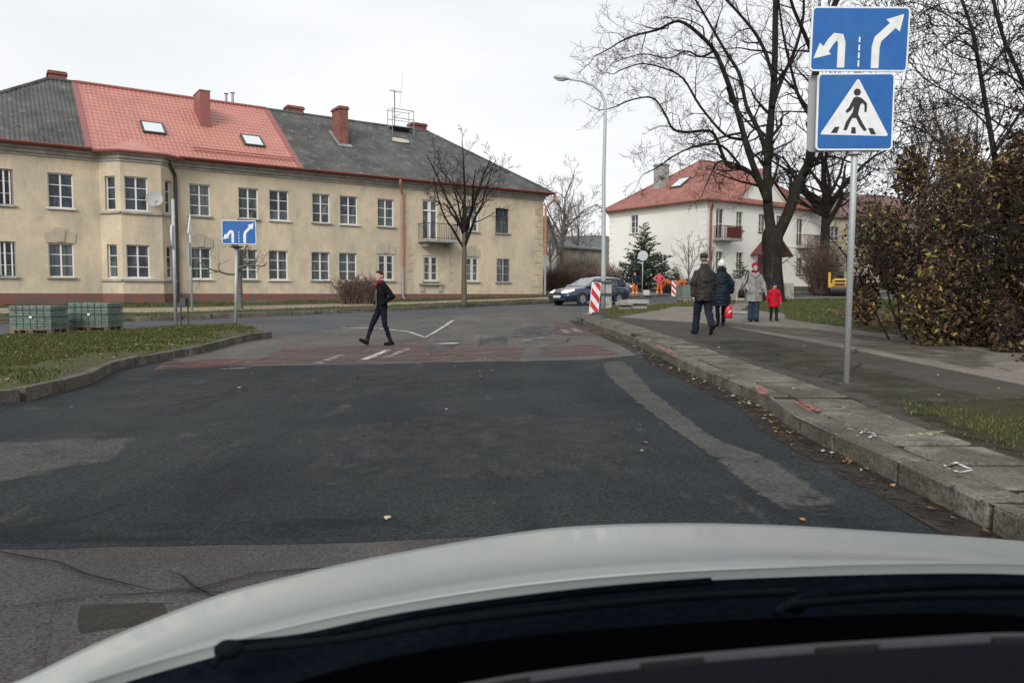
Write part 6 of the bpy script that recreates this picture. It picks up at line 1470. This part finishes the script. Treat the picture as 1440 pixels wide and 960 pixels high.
# --- young man crossing
M_black = cloth('black wool', (.008, .009, .013)); M_jean = cloth('dark denim', (.012, .014, .022)); M_shoe = cloth('black leather', (.015, .015, .017), .3, .4)
def wear1(P, H, Rh, add):
    q = MB(); torso(q, [(.86, .165, .125, 0, .01), (.98, .175, .13, 0, .0), (1.12, .165, .125, 0, 0), (1.28, .185, .135, 0, 0), (1.38, .165, .115, 0, 0), (1.445, .10, .085, 0, .0), (1.50, .07, .068, 0, .0)])
    sleeve(q, P, 'L'); sleeve(q, P, 'R'); q.ell((0, .03, 1.47), (.095, .07, .035), 12)
    j = add(q, 'jacket', M_black)
    q = MB(); q.tube([(.035, -.142, 1.36), (.02, -.146, 1.2), (.01, -.140, 1.05), (.01, -.142, .92)], .006, 5); add(q, 'zip', M_zinc, 0, j)
    for sx in (1, -1): q = MB(); q.box(-.05, .05, -.135, -.125, 1.0, 1.02); 
    trousers(P, add, M_jean, (.092, .062, .045)); shoes(P, add, M_shoe)
    q = MB(); q.ell(H(0, .022, .045), (.084, .098, .085), 16, Rh); q.ell(H(.01, -.045, .092), (.066, .042, .026), 12, Rh); q.ell(H(-.04, -.055, .086), (.028, .026, .018), 10, Rh); q.ell(H(0, .075, .0), (.07, .04, .06), 12, Rh); add(q, 'hair', cloth('brown hair', (.10, .05, .03), .4), .009)
    scarf(P, H, add, cloth('red checked scarf', (.20, .015, .02), .6), .060)
    q = MB(); q.tube([(.03, -.1, 1.47), (.035, -.15, 1.40), (.03, -.15, 1.32)], [.03, .026, .012], 8); add(q, 'scarf_end', cloth('red checked scarf', (.42, .025, .03)), .008)
Pz = walkpose('R', .40, .0, 0, shL=(.17, .01, 1.375), elL=(.29, .15, 1.15), wrL=(.19, -.06, .99), shR=(-.17, .01, 1.375), elR=(-.26, .13, 1.14), wrR=(-.19, -.08, 1.0), handL=False, handR=False, hyaw=.55)
Pz['anR'] = (-.08, -.34, .12); Pz['toeR'] = (-.08, -.50, .16); Pz['upR'] = (0, .3, .95); Pz['knR'] = (-.09, -.20, .50)
Pz['knL'] = (.09, .04, .49); Pz['anL'] = (.09, .19, .09); Pz['toeL'] = (.09, .04, .055); Pz['hips'] = (0, 0, .92)
person(537, 486, 0, 1.70, -.98, 'young man in black jacket with red scarf striding across the road', Pz, wear1)

# --- elderly man with flat cap, seen from behind
M_leath = cloth('brown black leather jacket', (.032, .029, .027), .4, .5); M_dkb = cloth('dark navy trousers', (.02, .024, .036))
def wear2(P, H, Rh, add):
    q = MB(); torso(q, [(.74, .225, .165, 0, .01), (.85, .225, .165, 0, .01), (1.0, .215, .16, 0, .0), (1.2, .215, .16, 0, 0), (1.32, .205, .145, 0, .0), (1.40, .165, .12, 0, 0), (1.47, .10, .09, 0, -.01), (1.54, .075, .075, 0, -.015)])
    sleeve(q, P, 'L', (.08, .078, .064)); sleeve(q, P, 'R', (.08, .078, .064)); j = add(q, 'jacket', M_leath)
    q = MB(); q.box(-.012, .012, .164, .17, .78, 1.3); 
    trousers(P, add, M_dkb, (.115, .085, .075)); shoes(P, add, M_shoe, 1.1)
    q = MB(); q.ell(H(0, .015, .055), (.088, .108, .062), 16, Rh); q.ell(H(0, -.02, .095), (.085, .10, .03), 16, Rh); add(q, 'flat_cap', cloth('dark grey wool cap', (.035, .037, .04)), .008).name = 'cap'
    q = MB(); q.ell(H(0, -.115, .045), (.062, .045, .010), 14, Rh); add(q, 'cap_peak', cloth('dark grey wool cap', (.03, .03, .03)), .006)
    q = MB(); q.ell(H(0, .055, -.005), (.074, .055, .05), 12, Rh); add(q, 'hair', cloth('grey hair', (.16, .15, .14)), .009)
    q = MB(); q.lathe([(.06, -.03), (.085, -.02), (.088, .04), (.065, .06)], 14, V(P['neck'])+V((0, .0, .015))); add(q, 'collar', M_plast, .009)
P2 = walkpose('L', .24, .10, .02, hyaw=-.5, shL=(.16, -.02, 1.335), shR=(-.16, -.02, 1.335), head=(-.01, -.09, 1.64), hs=1.12)
P2['anR'] = (-.10, .26, .19); P2['toeR'] = (-.10, .17, .055); P2['upR'] = (0, .8, .6); P2['knR'] = (-.10, .02, .50)
person(989, 471, KB, 1.76, pi+.12, 'elderly man in dark leather jacket and grey cap walking away on the pavement', P2, wear2)

# --- woman in blue quilted coat, white hat, from behind
M_quil = cloth('petrol blue quilted coat', (.010, .020, .032), .4, .55)
def wear3(P, H, Rh, add):
    q = MB(); rg_ = []
    z = .55; k = 0
    prof = [(.55, .235, .185), (.75, .245, .19), (.95, .225, .175), (1.1, .19, .145), (1.25, .20, .145), (1.36, .195, .135), (1.44, .14, .11), (1.50, .09, .085)]
    def pr(z):
        for (a, b, c), (d, e_, f) in zip(prof, prof[1:]):
            if a <= z <= d: t = (z-a)/(d-a); return b+(e_-b)*t, c+(f-c)*t
        return prof[-1][1:]
    while z < 1.5:
        rx, ry = pr(z); bulge = .010*abs(sin(z*pi/.085)); rg_.append((z, rx+bulge, ry+bulge, 0, .0)); z += .02
    torso(q, rg_, 24)
    for sd in 'LR':
        sleeve(q, P, sd, (.08, .068, .055)); sh, el, wr = V(P['sh'+sd]), V(P['el'+sd]), V(P['wr'+sd])
        for k in range(5):
            for A, B_, r in ((sh, el, .074), (el, wr, .062)): q.ell(A.lerp(B_, (k+.5)/5), (r+.008, r+.008, .03), 10)
    add(q, 'coat', M_quil, .0095)
    q = MB(); q.ell((0, .04, 1.51), (.125, .095, .085), 14); q.ell((0, .0, 1.49), (.12, .10, .055), 14); add(q, 'hood', cloth('dark fur trim', (.02, .022, .026), .5), .01)
    trousers(P, add, M_black, (.09, .062, .05)); shoes(P, add, M_shoe)
    q = MB(); q.ell(H(0, .01, .045), (.09, .105, .088), 16, Rh); q.lathe([(.09, -.02), (.098, -.01), (.098, .03), (.09, .035)], 16, H(0, .01, .0)); q.ell(H(0, .02, .135), (.03, .03, .022), 10, Rh); add(q, 'hat', cloth('white knitted hat', (.72, .71, .68), .1, .95, .8), .009)
P3 = walkpose('R', .20, .08, 0.02, hs=1.12, shL=(.155, -.02, 1.335), shR=(-.155, -.02, 1.335))
P3['anL'] = (.09, .22, .12)
P3['elR'] = (-.27, .04, 1.15); P3['wrR'] = (-.28, -.06, .92)
P3['wrL'] = (.27, -.02, .90)
person(1013, 459, KB, 1.66, pi-.15, 'woman in long petrol blue quilted coat and white hat walking away', P3, wear3)
# red bag she carries
pw = gp(1024, 440, KB)
pbg = gp(1013, 459, KB); kk = pbg.y/FPX; bp0 = at(1025, 424, pbg.y-.1)
Bg = thing('carrier_bag', V((bp0.x, bp0.y, bp0.z-.42)), 'red carrier bag hanging from the hand of the woman in the blue coat', 'bag')
q = MB(TR(*Bg.location)); q.loft([(0, 0, 0, .085, .05), (0, 0, .03, .10, .07), (0, 0, .2, .095, .07), (.005, 0, .3, .07, .05), (.01, 0, .36, .03, .02)], 14); q.build('bag', mat('red plastic bag', (.60, .02, .04), .35, bump=.8, bscale=9), Bg, smooth=True)
q = MB(TR(*Bg.location)); q.tube([(-.03, 0, .33), (.0, 0, .44), (.04, 0, .33)], .008, 5); q.build('handles', mat('red plastic bag', (.6, .02, .04)), Bg)
q = MB(TR(*Bg.location)); q.prism([(-.03, .12), (.04, .17), (.05, .22), (-.02, .18)], -.078, -.072); q.build('print', M_swhite, Bg)

# --- woman in grey coat walking towards us
M_tweed = mat('grey tweed coat', (.27, .26, .25), .95, cols=[((.19, .18, .175), 7, .5, .1), ((.36, .35, .335), 30, .6, .05)], fine=.35, fscale=90, bump=.5, bscale=40, coords='O')
M_purp = cloth('raspberry wool', (.26, .015, .07), .3)
def wear4(P, H, Rh, add):
    q = MB(); torso(q, [(.60, .255, .19, 0, 0), (.75, .25, .185, 0, .0), (.95, .225, .17, 0, 0), (1.12, .205, .155, 0, 0), (1.28, .205, .155, 0, 0), (1.38, .175, .13, 0, 0), (1.45, .12, .10, 0, .0), (1.48, .08, .07, 0, 0)], 24)
    sleeve(q, P, 'L', (.085, .072, .06)); sleeve(q, P, 'R', (.085, .072, .06)); c = add(q, 'coat', M_tweed)
    q = MB(); q.tube([(0, -.163, 1.36), (0, -.166, 1.2), (0, -.170, 1.1), (0, -.184, .9), (0, -.198, .62)], .006, 5); add(q, 'coat_opening', cloth('seam dark', (.12, .115, .11)), 0, c)
    q = MB(); q.ell((0, .03, 1.47), (.15, .10, .05), 14); q.tube([(-.12, -.0, 1.46), (-.08, -.12, 1.40), (0, -.165, 1.32), (.08, -.12, 1.40), (.12, 0, 1.46)], .035, 8); add(q, 'hood', M_tweed, .01)
    for sx in (1, -1):
        q = MB(); q.box(sx*.12-.07, sx*.12+.07, -.19, -.165, .86, .90, bev=.008); add(q, 'pocket_flap', M_tweed, 0, c)
    for z in (1.2, 1.05, .9, .75): q = MB(); q.ell((.03, -.17-(1.2-z)*.04, z), (.013, .008, .013), 8); add(q, 'button', M_plast, 0, c)
    trousers(P, add, cloth('blue jeans', (.03, .05, .085), .3), (.10, .08, .085)); shoes(P, add, M_shoe)
    q = MB(); q.ell(H(0, .015, .055), (.088, .10, .078), 16, Rh); q.lathe([(.084, -.02), (.094, -.01), (.093, .03), (.084, .035)], 16, H(0, .01, .035)); add(q, 'hat', M_purp, .009)
    q = MB(); q.ell(H(.06, .0, -.01), (.02, .04, .04), 8, Rh); q.ell(H(-.06, .0, -.01), (.02, .04, .04), 8, Rh); add(q, 'hair', cloth('auburn hair', (.14, .05, .03)), .008)
    scarf(P, H, add, cloth('crimson scarf', (.22, .01, .03)), .075)
P4 = walkpose('L', .05, .02, 0, hs=1.14, shL=(.155, 0, 1.335), shR=(-.155, 0, 1.335), elL=(.27, -.02, 1.13), wrL=(.31, -.10, .90), elR=(-.27, .05, 1.15), wrR=(-.23, -.12, .99), handR=True)
P4['anR'] = (-.07, .06, .09); P4['toeR'] = (-.08, -.09, .05); P4['upR'] = (0, 0, 1); P4['knL'] = (.075, -.06, .5); P4['anL'] = (.07, -.04, .09); P4['toeL'] = (.08, -.19, .05); P4['knR'] = (-.07, 0, .5)
person(1059, 452, KB, 1.64, .0, 'woman in grey tweed coat and raspberry hat walking towards the camera', P4, wear4)
p4 = gp(1059, 452, KB); s4 = 1.64/1.75
Bg = thing('handbag', V((p4.x-.37*s4, p4.y+.02, p4.z+.70*s4)), 'black handbag hanging beside the woman in the grey tweed coat', 'handbag')
q = MB(TR(*Bg.location)); q.loft([(0, 0, 0, .07, .12), (0, 0, .04, .085, .15), (0, 0, .2, .075, .14), (0, 0, .26, .04, .08)], 14); q.build('bag', M_shoe, Bg, smooth=True)
q = MB(TR(*Bg.location)); q.tube([(0.0, -.08, .24), (.12, -.12, .50), (.155, -.12, .70), (.175, -.06, .775), (.17, .05, .76), (.1, .11, .5), (0, .08, .24)], .013, 5); q.build('strap', M_shoe, Bg)

# --- child in red coat
M_redc = cloth('red quilted child coat', (.50, .012, .03), .25, .6)
def wear5(P, H, Rh, add):
    q = MB(); torso(q, [(.62, .255, .20, 0, 0), (.72, .255, .20, 0, 0), (.90, .235, .185, 0, 0), (1.1, .205, .165, 0, 0), (1.25, .205, .16, 0, 0), (1.34, .17, .13, 0, 0), (1.42, .11, .10, 0, 0)], 24)
    sleeve(q, P, 'L', (.085, .08, .065)); sleeve(q, P, 'R', (.085, .08, .065)); c = add(q, 'coat', M_redc)
    q = MB(); q.ell((0, .05, 1.42), (.14, .10, .06), 12); add(q, 'hood', M_redc)
    q = MB(); q.tube([(0, -.165, 1.3), (0, -.17, 1.1), (0, -.19, .9), (0, -.205, .64)], .007, 5); add(q, 'zip', M_plast, 0, c)
    trousers(P, add, cloth('charcoal leggings', (.022, .022, .022)), (.10, .075, .062)); shoes(P, add, cloth('brown boots', (.05, .035, .025)), 1.3)
    q = MB(); q.ell(H(0, .015, .04), (.106, .12, .092), 16, Rh); q.ell(H(-.10, .0, .09), (.055, .02, .04), 10, Rh); q.ell(H(.10, .0, .09), (.055, .02, .04), 10, Rh); add(q, 'hat', cloth('navy fleece hat', (.015, .03, .11), .4), .009)
P5 = walkpose('L', .06, .02, 0, hs=1.45, chest=(0, .02, 1.14), head=(0, -.03, 1.56), neck=(0, 0, 1.40), elL=(.26, 0, 1.08), wrL=(.27, -.08, .86), elR=(-.25, .02, 1.12), wrR=(-.32, -.04, .93), shL=(.17, 0, 1.31), shR=(-.17, 0, 1.31))
P5['anR'] = (-.11, .03, .09); P5['toeR'] = (-.13, -.12, .05); P5['upR'] = (0, 0, 1); P5['anL'] = (.12, -.04, .09); P5['toeL'] = (.15, -.19, .05); P5['knL'] = (.11, -.05, .48); P5['knR'] = (-.10, 0, .48); P5['thR'] = (0, -1, .2)
person(1087.5, 451, KB, 1.12*1.0, -.05, 'small child in red coat and navy hat holding the hand of the woman in grey', P5, wear5)

# --- road workers
M_org = mat('orange hi vis', (.55, .13, .035), .85, fine=.25, fscale=20, coords='O'); M_opk = mat('red pink hi vis', (.60, .075, .085), .85, fine=.2, fscale=20, coords='O'); M_refl = mat('reflective band', (.75, .75, .7), .4)
def wearW(top, leg, bands=True, hat=None):
    def w(P, H, Rh, add):
        ch, hp = V(P['chest']), V(P['hips']); q = MB(); cap(q, hp+V((0, 0, .0)), .155, ch, .17, 16); cap(q, ch, .17, V(P['neck'])-V((0, 0, .05)), .09, 14); cap(q, V(P['shL']), .085, V(P['shR']), .085)
        sleeve(q, P, 'L', (.08, .068, .058)); sleeve(q, P, 'R', (.08, .068, .058)); c = add(q, 'jacket', top, .013)
        trousers(P, add, leg, (.11, .085, .075)); shoes(P, add, M_shoe, 1.1)
        if bands:
            for sd in 'LR':
                k, an = V(P['kn'+sd]), V(P['an'+sd]); q = MB(); cap(q, k.lerp(an, .45), .083, k.lerp(an, .52), .083); add(q, 'reflective_band', M_refl, .012)
        q = MB(); q.ell(H(0, .02, .05), (.088, .105, .08), 14, Rh); add(q, 'hat' if hat else 'hair', hat or cloth('dark hair', (.03, .022, .018)), .01)
    return w
PW = walkpose('L', .02, .0, 0, shL=(.2, 0, 1.4), elL=(.36, .02, 1.2), wrL=(.22, -.15, 1.08), shR=(-.2, 0, 1.4), elR=(-.36, .02, 1.2), wrR=(-.22, -.15, 1.08), head=(0, -.1, 1.58), hpitch=.4)
PW['knL'] = (.13, -.05, .5); PW['anL'] = (.16, 0, .09); PW['toeL'] = (.18, -.15, .05); PW['knR'] = (-.13, -.03, .5); PW['anR'] = (-.16, .02, .09); PW['toeR'] = (-.18, -.13, .05); PW['upR'] = (0, 0, 1)
def wloc(px, Y, off=0): a = at(px, 410, Y); return (a.x, Y, G(a.x, Y)+off)
person(0, 0, 0, 1.78, .1, 'road worker in a pink red hi vis jacket and orange trousers facing the road', PW, wearW(M_opk, M_org), wloc(927, 53))
person(0, 0, 0, 1.76, pi+.4, 'road worker in a dark blue jacket and orange trousers seen from behind', dict(PW, head=(0, -.06, 1.62)), wearW(cloth('dark navy work jacket', (.02, .03, .05)), M_org), wloc(893, 52))
PB = walkpose('L', .02, 0, 0, hips=(0, .25, .88), chest=(0, -.08, 1.05), neck=(0, -.28, 1.1), head=(0, -.40, 1.06), hpitch=.9, shL=(.18, -.18, 1.08), shR=(-.18, -.18, 1.08), elL=(.2, -.25, .82), elR=(-.2, -.25, .82), wrL=(.12, -.38, .62), wrR=(-.12, -.38, .62))
PB['knL'] = (.14, .0, .5); PB['anL'] = (.16, .12, .09); PB['toeL'] = (.18, -.03, .05); PB['knR'] = (-.13, .02, .5); PB['anR'] = (-.16, .14, .09); PB['toeR'] = (-.18, -.01, .05); PB['upR'] = (0, 0, 1)
person(0, 0, 0, 1.72, -1.4, 'road worker in orange bending down left of the small striped beacon', PB, wearW(M_org, cloth('dark work trousers', (.03, .03, .04)), False), wloc(938, 54))
person(0, 0, 0, 1.72, 1.5, 'road worker in orange bending down right of the small striped beacon', PB, wearW(M_org, M_org), wloc(957, 54))
q0_ = wloc(1209, 54)
person(0, 0, 0, 1.80, 2.4, 'man in a grey purple jacket standing beside the yellow roller', dict(PW, elL=(.3, 0, 1.15), wrL=(.26, -.1, .92)), wearW(cloth('grey purple jacket', (.13, .11, .17)), cloth('dark work trousers', (.03, .03, .04)), False), q0_)
a = at(1199, 410, 37); 
person(0, 0, 0, 1.70, 1.2, 'person in a red top partly hidden by the sign pole near the roller', dict(PW, elL=(.3, 0, 1.15), wrL=(.26, -.1, .92)), wearW(cloth('red work top', (.35, .03, .05)), cloth('dark work trousers', (.03, .03, .04)), False), wloc(1200, 55))
# ================================================================ OUR OWN CAR (bonnet, cowl, wipers, dashboard)
M_hood = mat('white car paint', (.50, .535, .52), .3, coat=.7, fine=.02, fscale=3)
M_cowl = mat('black cowl plastic', (.004, .006, .009), .6, spec=.0, cols=[((.008, .011, .015), 3, .55, .12)], fine=.3, fscale=70, bump=.3, bscale=60)
M_dash = mat('dark grey dashboard', (.016, .016, .022), .9, spec=.0, fine=.25, fscale=250, bump=.3, bscale=300)
M_wip = mat('wiper rubber', (.007, .009, .012), .85, spec=.03)
OC = thing('car', (.25, 1.2, 0), 'white bonnet, black cowl and dashboard of the car the photo is taken from', 'car')
def interp(tab, x):
    for (a, b), (c, d) in zip(tab, tab[1:]):
        if a <= x <= c: t = (x-a)/(c-a); return b+(d-b)*t
    return tab[0][1] if x < tab[0][0] else tab[-1][1]
def cinterp(tab, x):
    n = len(tab)
    if x <= tab[0][0]: return tab[0][1]
    if x >= tab[-1][0]: return tab[-1][1]
    for i in range(n-1):
        if tab[i][0] <= x <= tab[i+1][0]:
            h = tab[i+1][0]-tab[i][0]; t = (x-tab[i][0])/h
            m = lambda j: (tab[min(j+1, n-1)][1]-tab[max(j-1, 0)][1])/(tab[min(j+1, n-1)][0]-tab[max(j-1, 0)][0])
            return (2*t**3-3*t*t+1)*tab[i][1]+(t**3-2*t*t+t)*m(i)*h+(-2*t**3+3*t*t)*tab[i+1][1]+(t**3-t*t)*m(i+1)*h
crest = [(-320, 1190), (-150, 1065), (0, 968), (40, 950), (150, 897), (300, 838), (400, 811), (500, 788), (600, 769), (700, 752), (800, 740), (950, 735), (1100, 738), (1250, 747), (1400, 757), (1550, 772), (1750, 800), (1950, 840)]
rear = [(-320, 1250), (-150, 1110), (0, 1012), (120, 960), (300, 907), (500, 860), (700, 827), (900, 807), (1100, 797), (1300, 792), (1440, 793), (1600, 800), (1750, 818), (1950, 860)]
Yc = [(-320, .72), (0, .98), (300, 1.45), (600, 1.85), (950, 2.02), (1300, 1.98), (1700, 1.75), (1950, 1.5)]
Yr = [(-320, .55), (0, .72), (300, .88), (700, 1.03), (1100, 1.08), (1500, 1.04), (1950, .9)]
cols_ = list(range(-320, 1951, 15)); q = MB(); R8 = 16
for x in cols_:
    yc, yr = cinterp(crest, x), cinterp(rear, x); a = at(x, yr, cinterp(Yr, x)); b = at(x, yc, cinterp(Yc, x)); row = []
    # rolled rear lip
    row.append(a+V((0, .010, -.035))); row.append(a+V((0, -.002, -.014))); row.append(a+V((0, .004, -.003)))
    ca = CAM-a; 
    for k in range(R8+1):
        t = k/R8; p = a.lerp(b, t); p.z += -.034*sin(pi*t)*(1-.35*t) + .0; row.append(p)
    dv = (b-a).normalized(); dv2 = V((dv.x*.3, dv.y, dv.z))
    for k in range(1, 8): t = k/7; row.append(b+V((dv.x*.3, 1, 0))*(.26*sin(t*pi/2))+V((0, 0, -.11*t+.0-.36*(1-cos(t*pi/2)))))
    q.v += row; nr_ = len(row)
for i in range(len(cols_)-1):
    for k in range(nr_-1): q.f.append([i*nr_+k, (i+1)*nr_+k, (i+1)*nr_+k+1, i*nr_+k+1]); q.m.append(0); q.uv += [(0, 0)]*4
q.build('bonnet', M_hood, OC, smooth=True, fixn=False)
def band(name, top, bot, Yt, Yb, m, thick=.0, x0=-200, x1=1900, step=25, bul=0.0, par=OC, sm_=True, seg=4, noise_=0):
    q = MB(); cs = list(range(x0, x1+1, step))
    for x in cs:
        a = at(x, cinterp(top, x), Yt if not callable(Yt) else Yt(x)); b = at(x, cinterp(bot, x), Yb if not callable(Yb) else Yb(x))
        for k in range(seg+1):
            t = k/seg; p = a.lerp(b, t); n_ = (CAM-p).normalized(); p = p+V((0, -.3, 1)).normalized()*bul*sin(pi*t); q.v.append(p)
    w = seg+1
    for i in range(len(cs)-1):
        for k in range(seg): q.f.append([i*w+k, (i+1)*w+k, (i+1)*w+k+1, i*w+k+1]); q.m.append(0); q.uv += [(0, 0)]*4
    return q.build(name, m, par, smooth=sm_, fixn=False)
sh = lambda tab, d: [(x, y+(d(x) if callable(d) else d)) for x, y in tab]
yr_ = lambda x: cinterp(Yr, x)
# cowl trough below the bonnet edge, upper rounded strip then deep recess, then windscreen lower edge
band('cowl', sh(rear, 2), [(-320, 1420), (0, 1150), (300, 1010), (500, 942), (700, 905), (900, 888), (1100, 876), (1440, 872), (1950, 960)], lambda x: yr_(x)+.015, lambda x: yr_(x)-.20, M_cowl, bul=-.03, seg=8)
up = [(-320, 1330), (0, 1090), (300, 928), (400, 905), (500, 887), (700, 858), (900, 838), (1100, 824), (1300, 818), (1440, 816), (1950, 890)]
lo = [(-320, 1400), (0, 1150), (300, 965), (400, 935), (500, 915), (700, 885), (900, 862), (1100, 850), (1300, 846), (1440, 846), (1950, 930)]
# wipers: arms and blades resting on the cowl
def wiper(pts, r):
    q = MB(); P = smooth_path([at(x, y, Y_) for x, y, Y_ in pts], 5); q.tube(P, r, 8); return P, q
P_, q = wiper([(318, 906, .83), (420, 897, .86), (560, 868, .88), (720, 844, .90), (860, 828, .92), (1000, 817, .93)], .0055); w1 = q.build('wiper_arm', M_cowl, OC, smooth=True)
P_, q = wiper([(300, 935, .80), (330, 914, .82), (480, 898, .84), (640, 872, .85), (820, 852, .87), (980, 838, .88), (1120, 832, .88)], .0045); q.build('wiper_blade', M_wip, w1, smooth=True)
P_, q = wiper([(1110, 845, .86), (1200, 830, .89), (1330, 822, .9), (1480, 822, .9), (1640, 836, .88)], .006); w2 = q.build('wiper_arm', M_cowl, OC, smooth=True)
P_, q = wiper([(1090, 862, .82), (1130, 848, .84), (1300, 838, .85), (1500, 838, .85), (1700, 856, .83)], .0045); q.build('wiper_blade', M_wip, w2, smooth=True)
q = MB(); c = at(322, 912, .82); q.ell(c, (.018, .013, .010), 10); q.build('wiper_pivot', M_wip, w1, smooth=True)
q = MB(); c = at(1118, 852, .85); q.ell(c, (.013, .010, .009), 10); q.build('wiper_pivot', M_wip, w2, smooth=True)
# black surround at the foot of the windscreen, dashboard top with defroster vents
d0 = [(-320, 1320), (0, 1180), (300, 1050), (500, 990), (700, 952), (760, 943), (900, 926), (1100, 908), (1250, 898), (1440, 889), (1950, 900)]
band('windscreen_surround', [(-320, 1400), (0, 1140), (300, 1000), (500, 935), (700, 898), (900, 880), (1100, 868), (1440, 866), (1950, 950)], sh(d0, 6), lambda x: yr_(x)-.22, lambda x: .58, mat('black glass edge', (.0015, .0015, .002), .95, spec=.0), seg=4)
band('dashboard_edge', d0, sh(d0, 13), .575, .555, mat('dashboard trim', (.05, .05, .054), .7, fine=.1), bul=.003, seg=4)
band('dashboard', sh(d0, 13), sh(d0, 320), .555, .26, M_dash, bul=.01, seg=8)
for k, (xa, xb) in enumerate(((900, 990), (1145, 1235), (1392, 1482), (660, 745))):
    f = lambda x: cinterp(d0, x)
    q = MB(); pts = [at(xa, f(xa)+14, .556), at(xb, f(xb)+14, .556), at(xb-6, f(xb)+27, .548), at(xa+8, f(xa)+27, .548)]; n_ = V((0, -.25, 1)).normalized()*.006
    q.add([p+n_ for p in pts]+[p-n_ for p in pts], [(0, 1, 2, 3), (7, 6, 5, 4), (0, 4, 5, 1), (1, 5, 6, 2), (2, 6, 7, 3), (3, 7, 4, 0)]); q.build('defroster_vent', mat('vent black', (.004, .004, .004), .9), OC)
# water nozzles / small dirt specks on the bonnet edge skipped: plain paint

# cabin shell round and behind the camera: roof, headliner edge, doors below the windows, rear wall, floor
M_lin = mat('grey headliner', (.22, .21, .20), .95)
q = MB(); q.box(-.48, .98, -1.9, .18, 1.47, 1.52, bev=.02); q.build('roof', [M_hood], OC)
q = MB(); q.box(-.47, .97, -1.89, .17, 1.455, 1.469); q.build('headliner', M_lin, OC)
q = MB(); q.box(-.62, -.55, -1.9, .1, .35, .95, bev=.02); q.build('door', M_hood, OC)
q = MB(); q.box(1.05, 1.12, -1.9, .1, .35, .95, bev=.02); q.build('door', M_hood, OC)
q = MB(); q.box(-.54, 1.04, -1.95, -1.88, .35, 1.45); q.build('rear_panel', M_hood, OC)
for x in (-.60, 1.04): q = MB(); q.box(x, x+.06, -.75, -.6, .95, 1.47); q.build('door_pillar', M_plast, OC)
q = MB(); q.box(-.54, 1.04, -1.87, .2, .3, .34); q.build('floor', M_plast, OC)
for x in (-.35, .45): q = MB(); q.box(x, x+.45, -.95, -.5, .4, .6, bev=.04); q.box(x, x+.45, -1.08, -.96, .45, 1.15, bev=.04); q.build('seat', M_dash, OC)
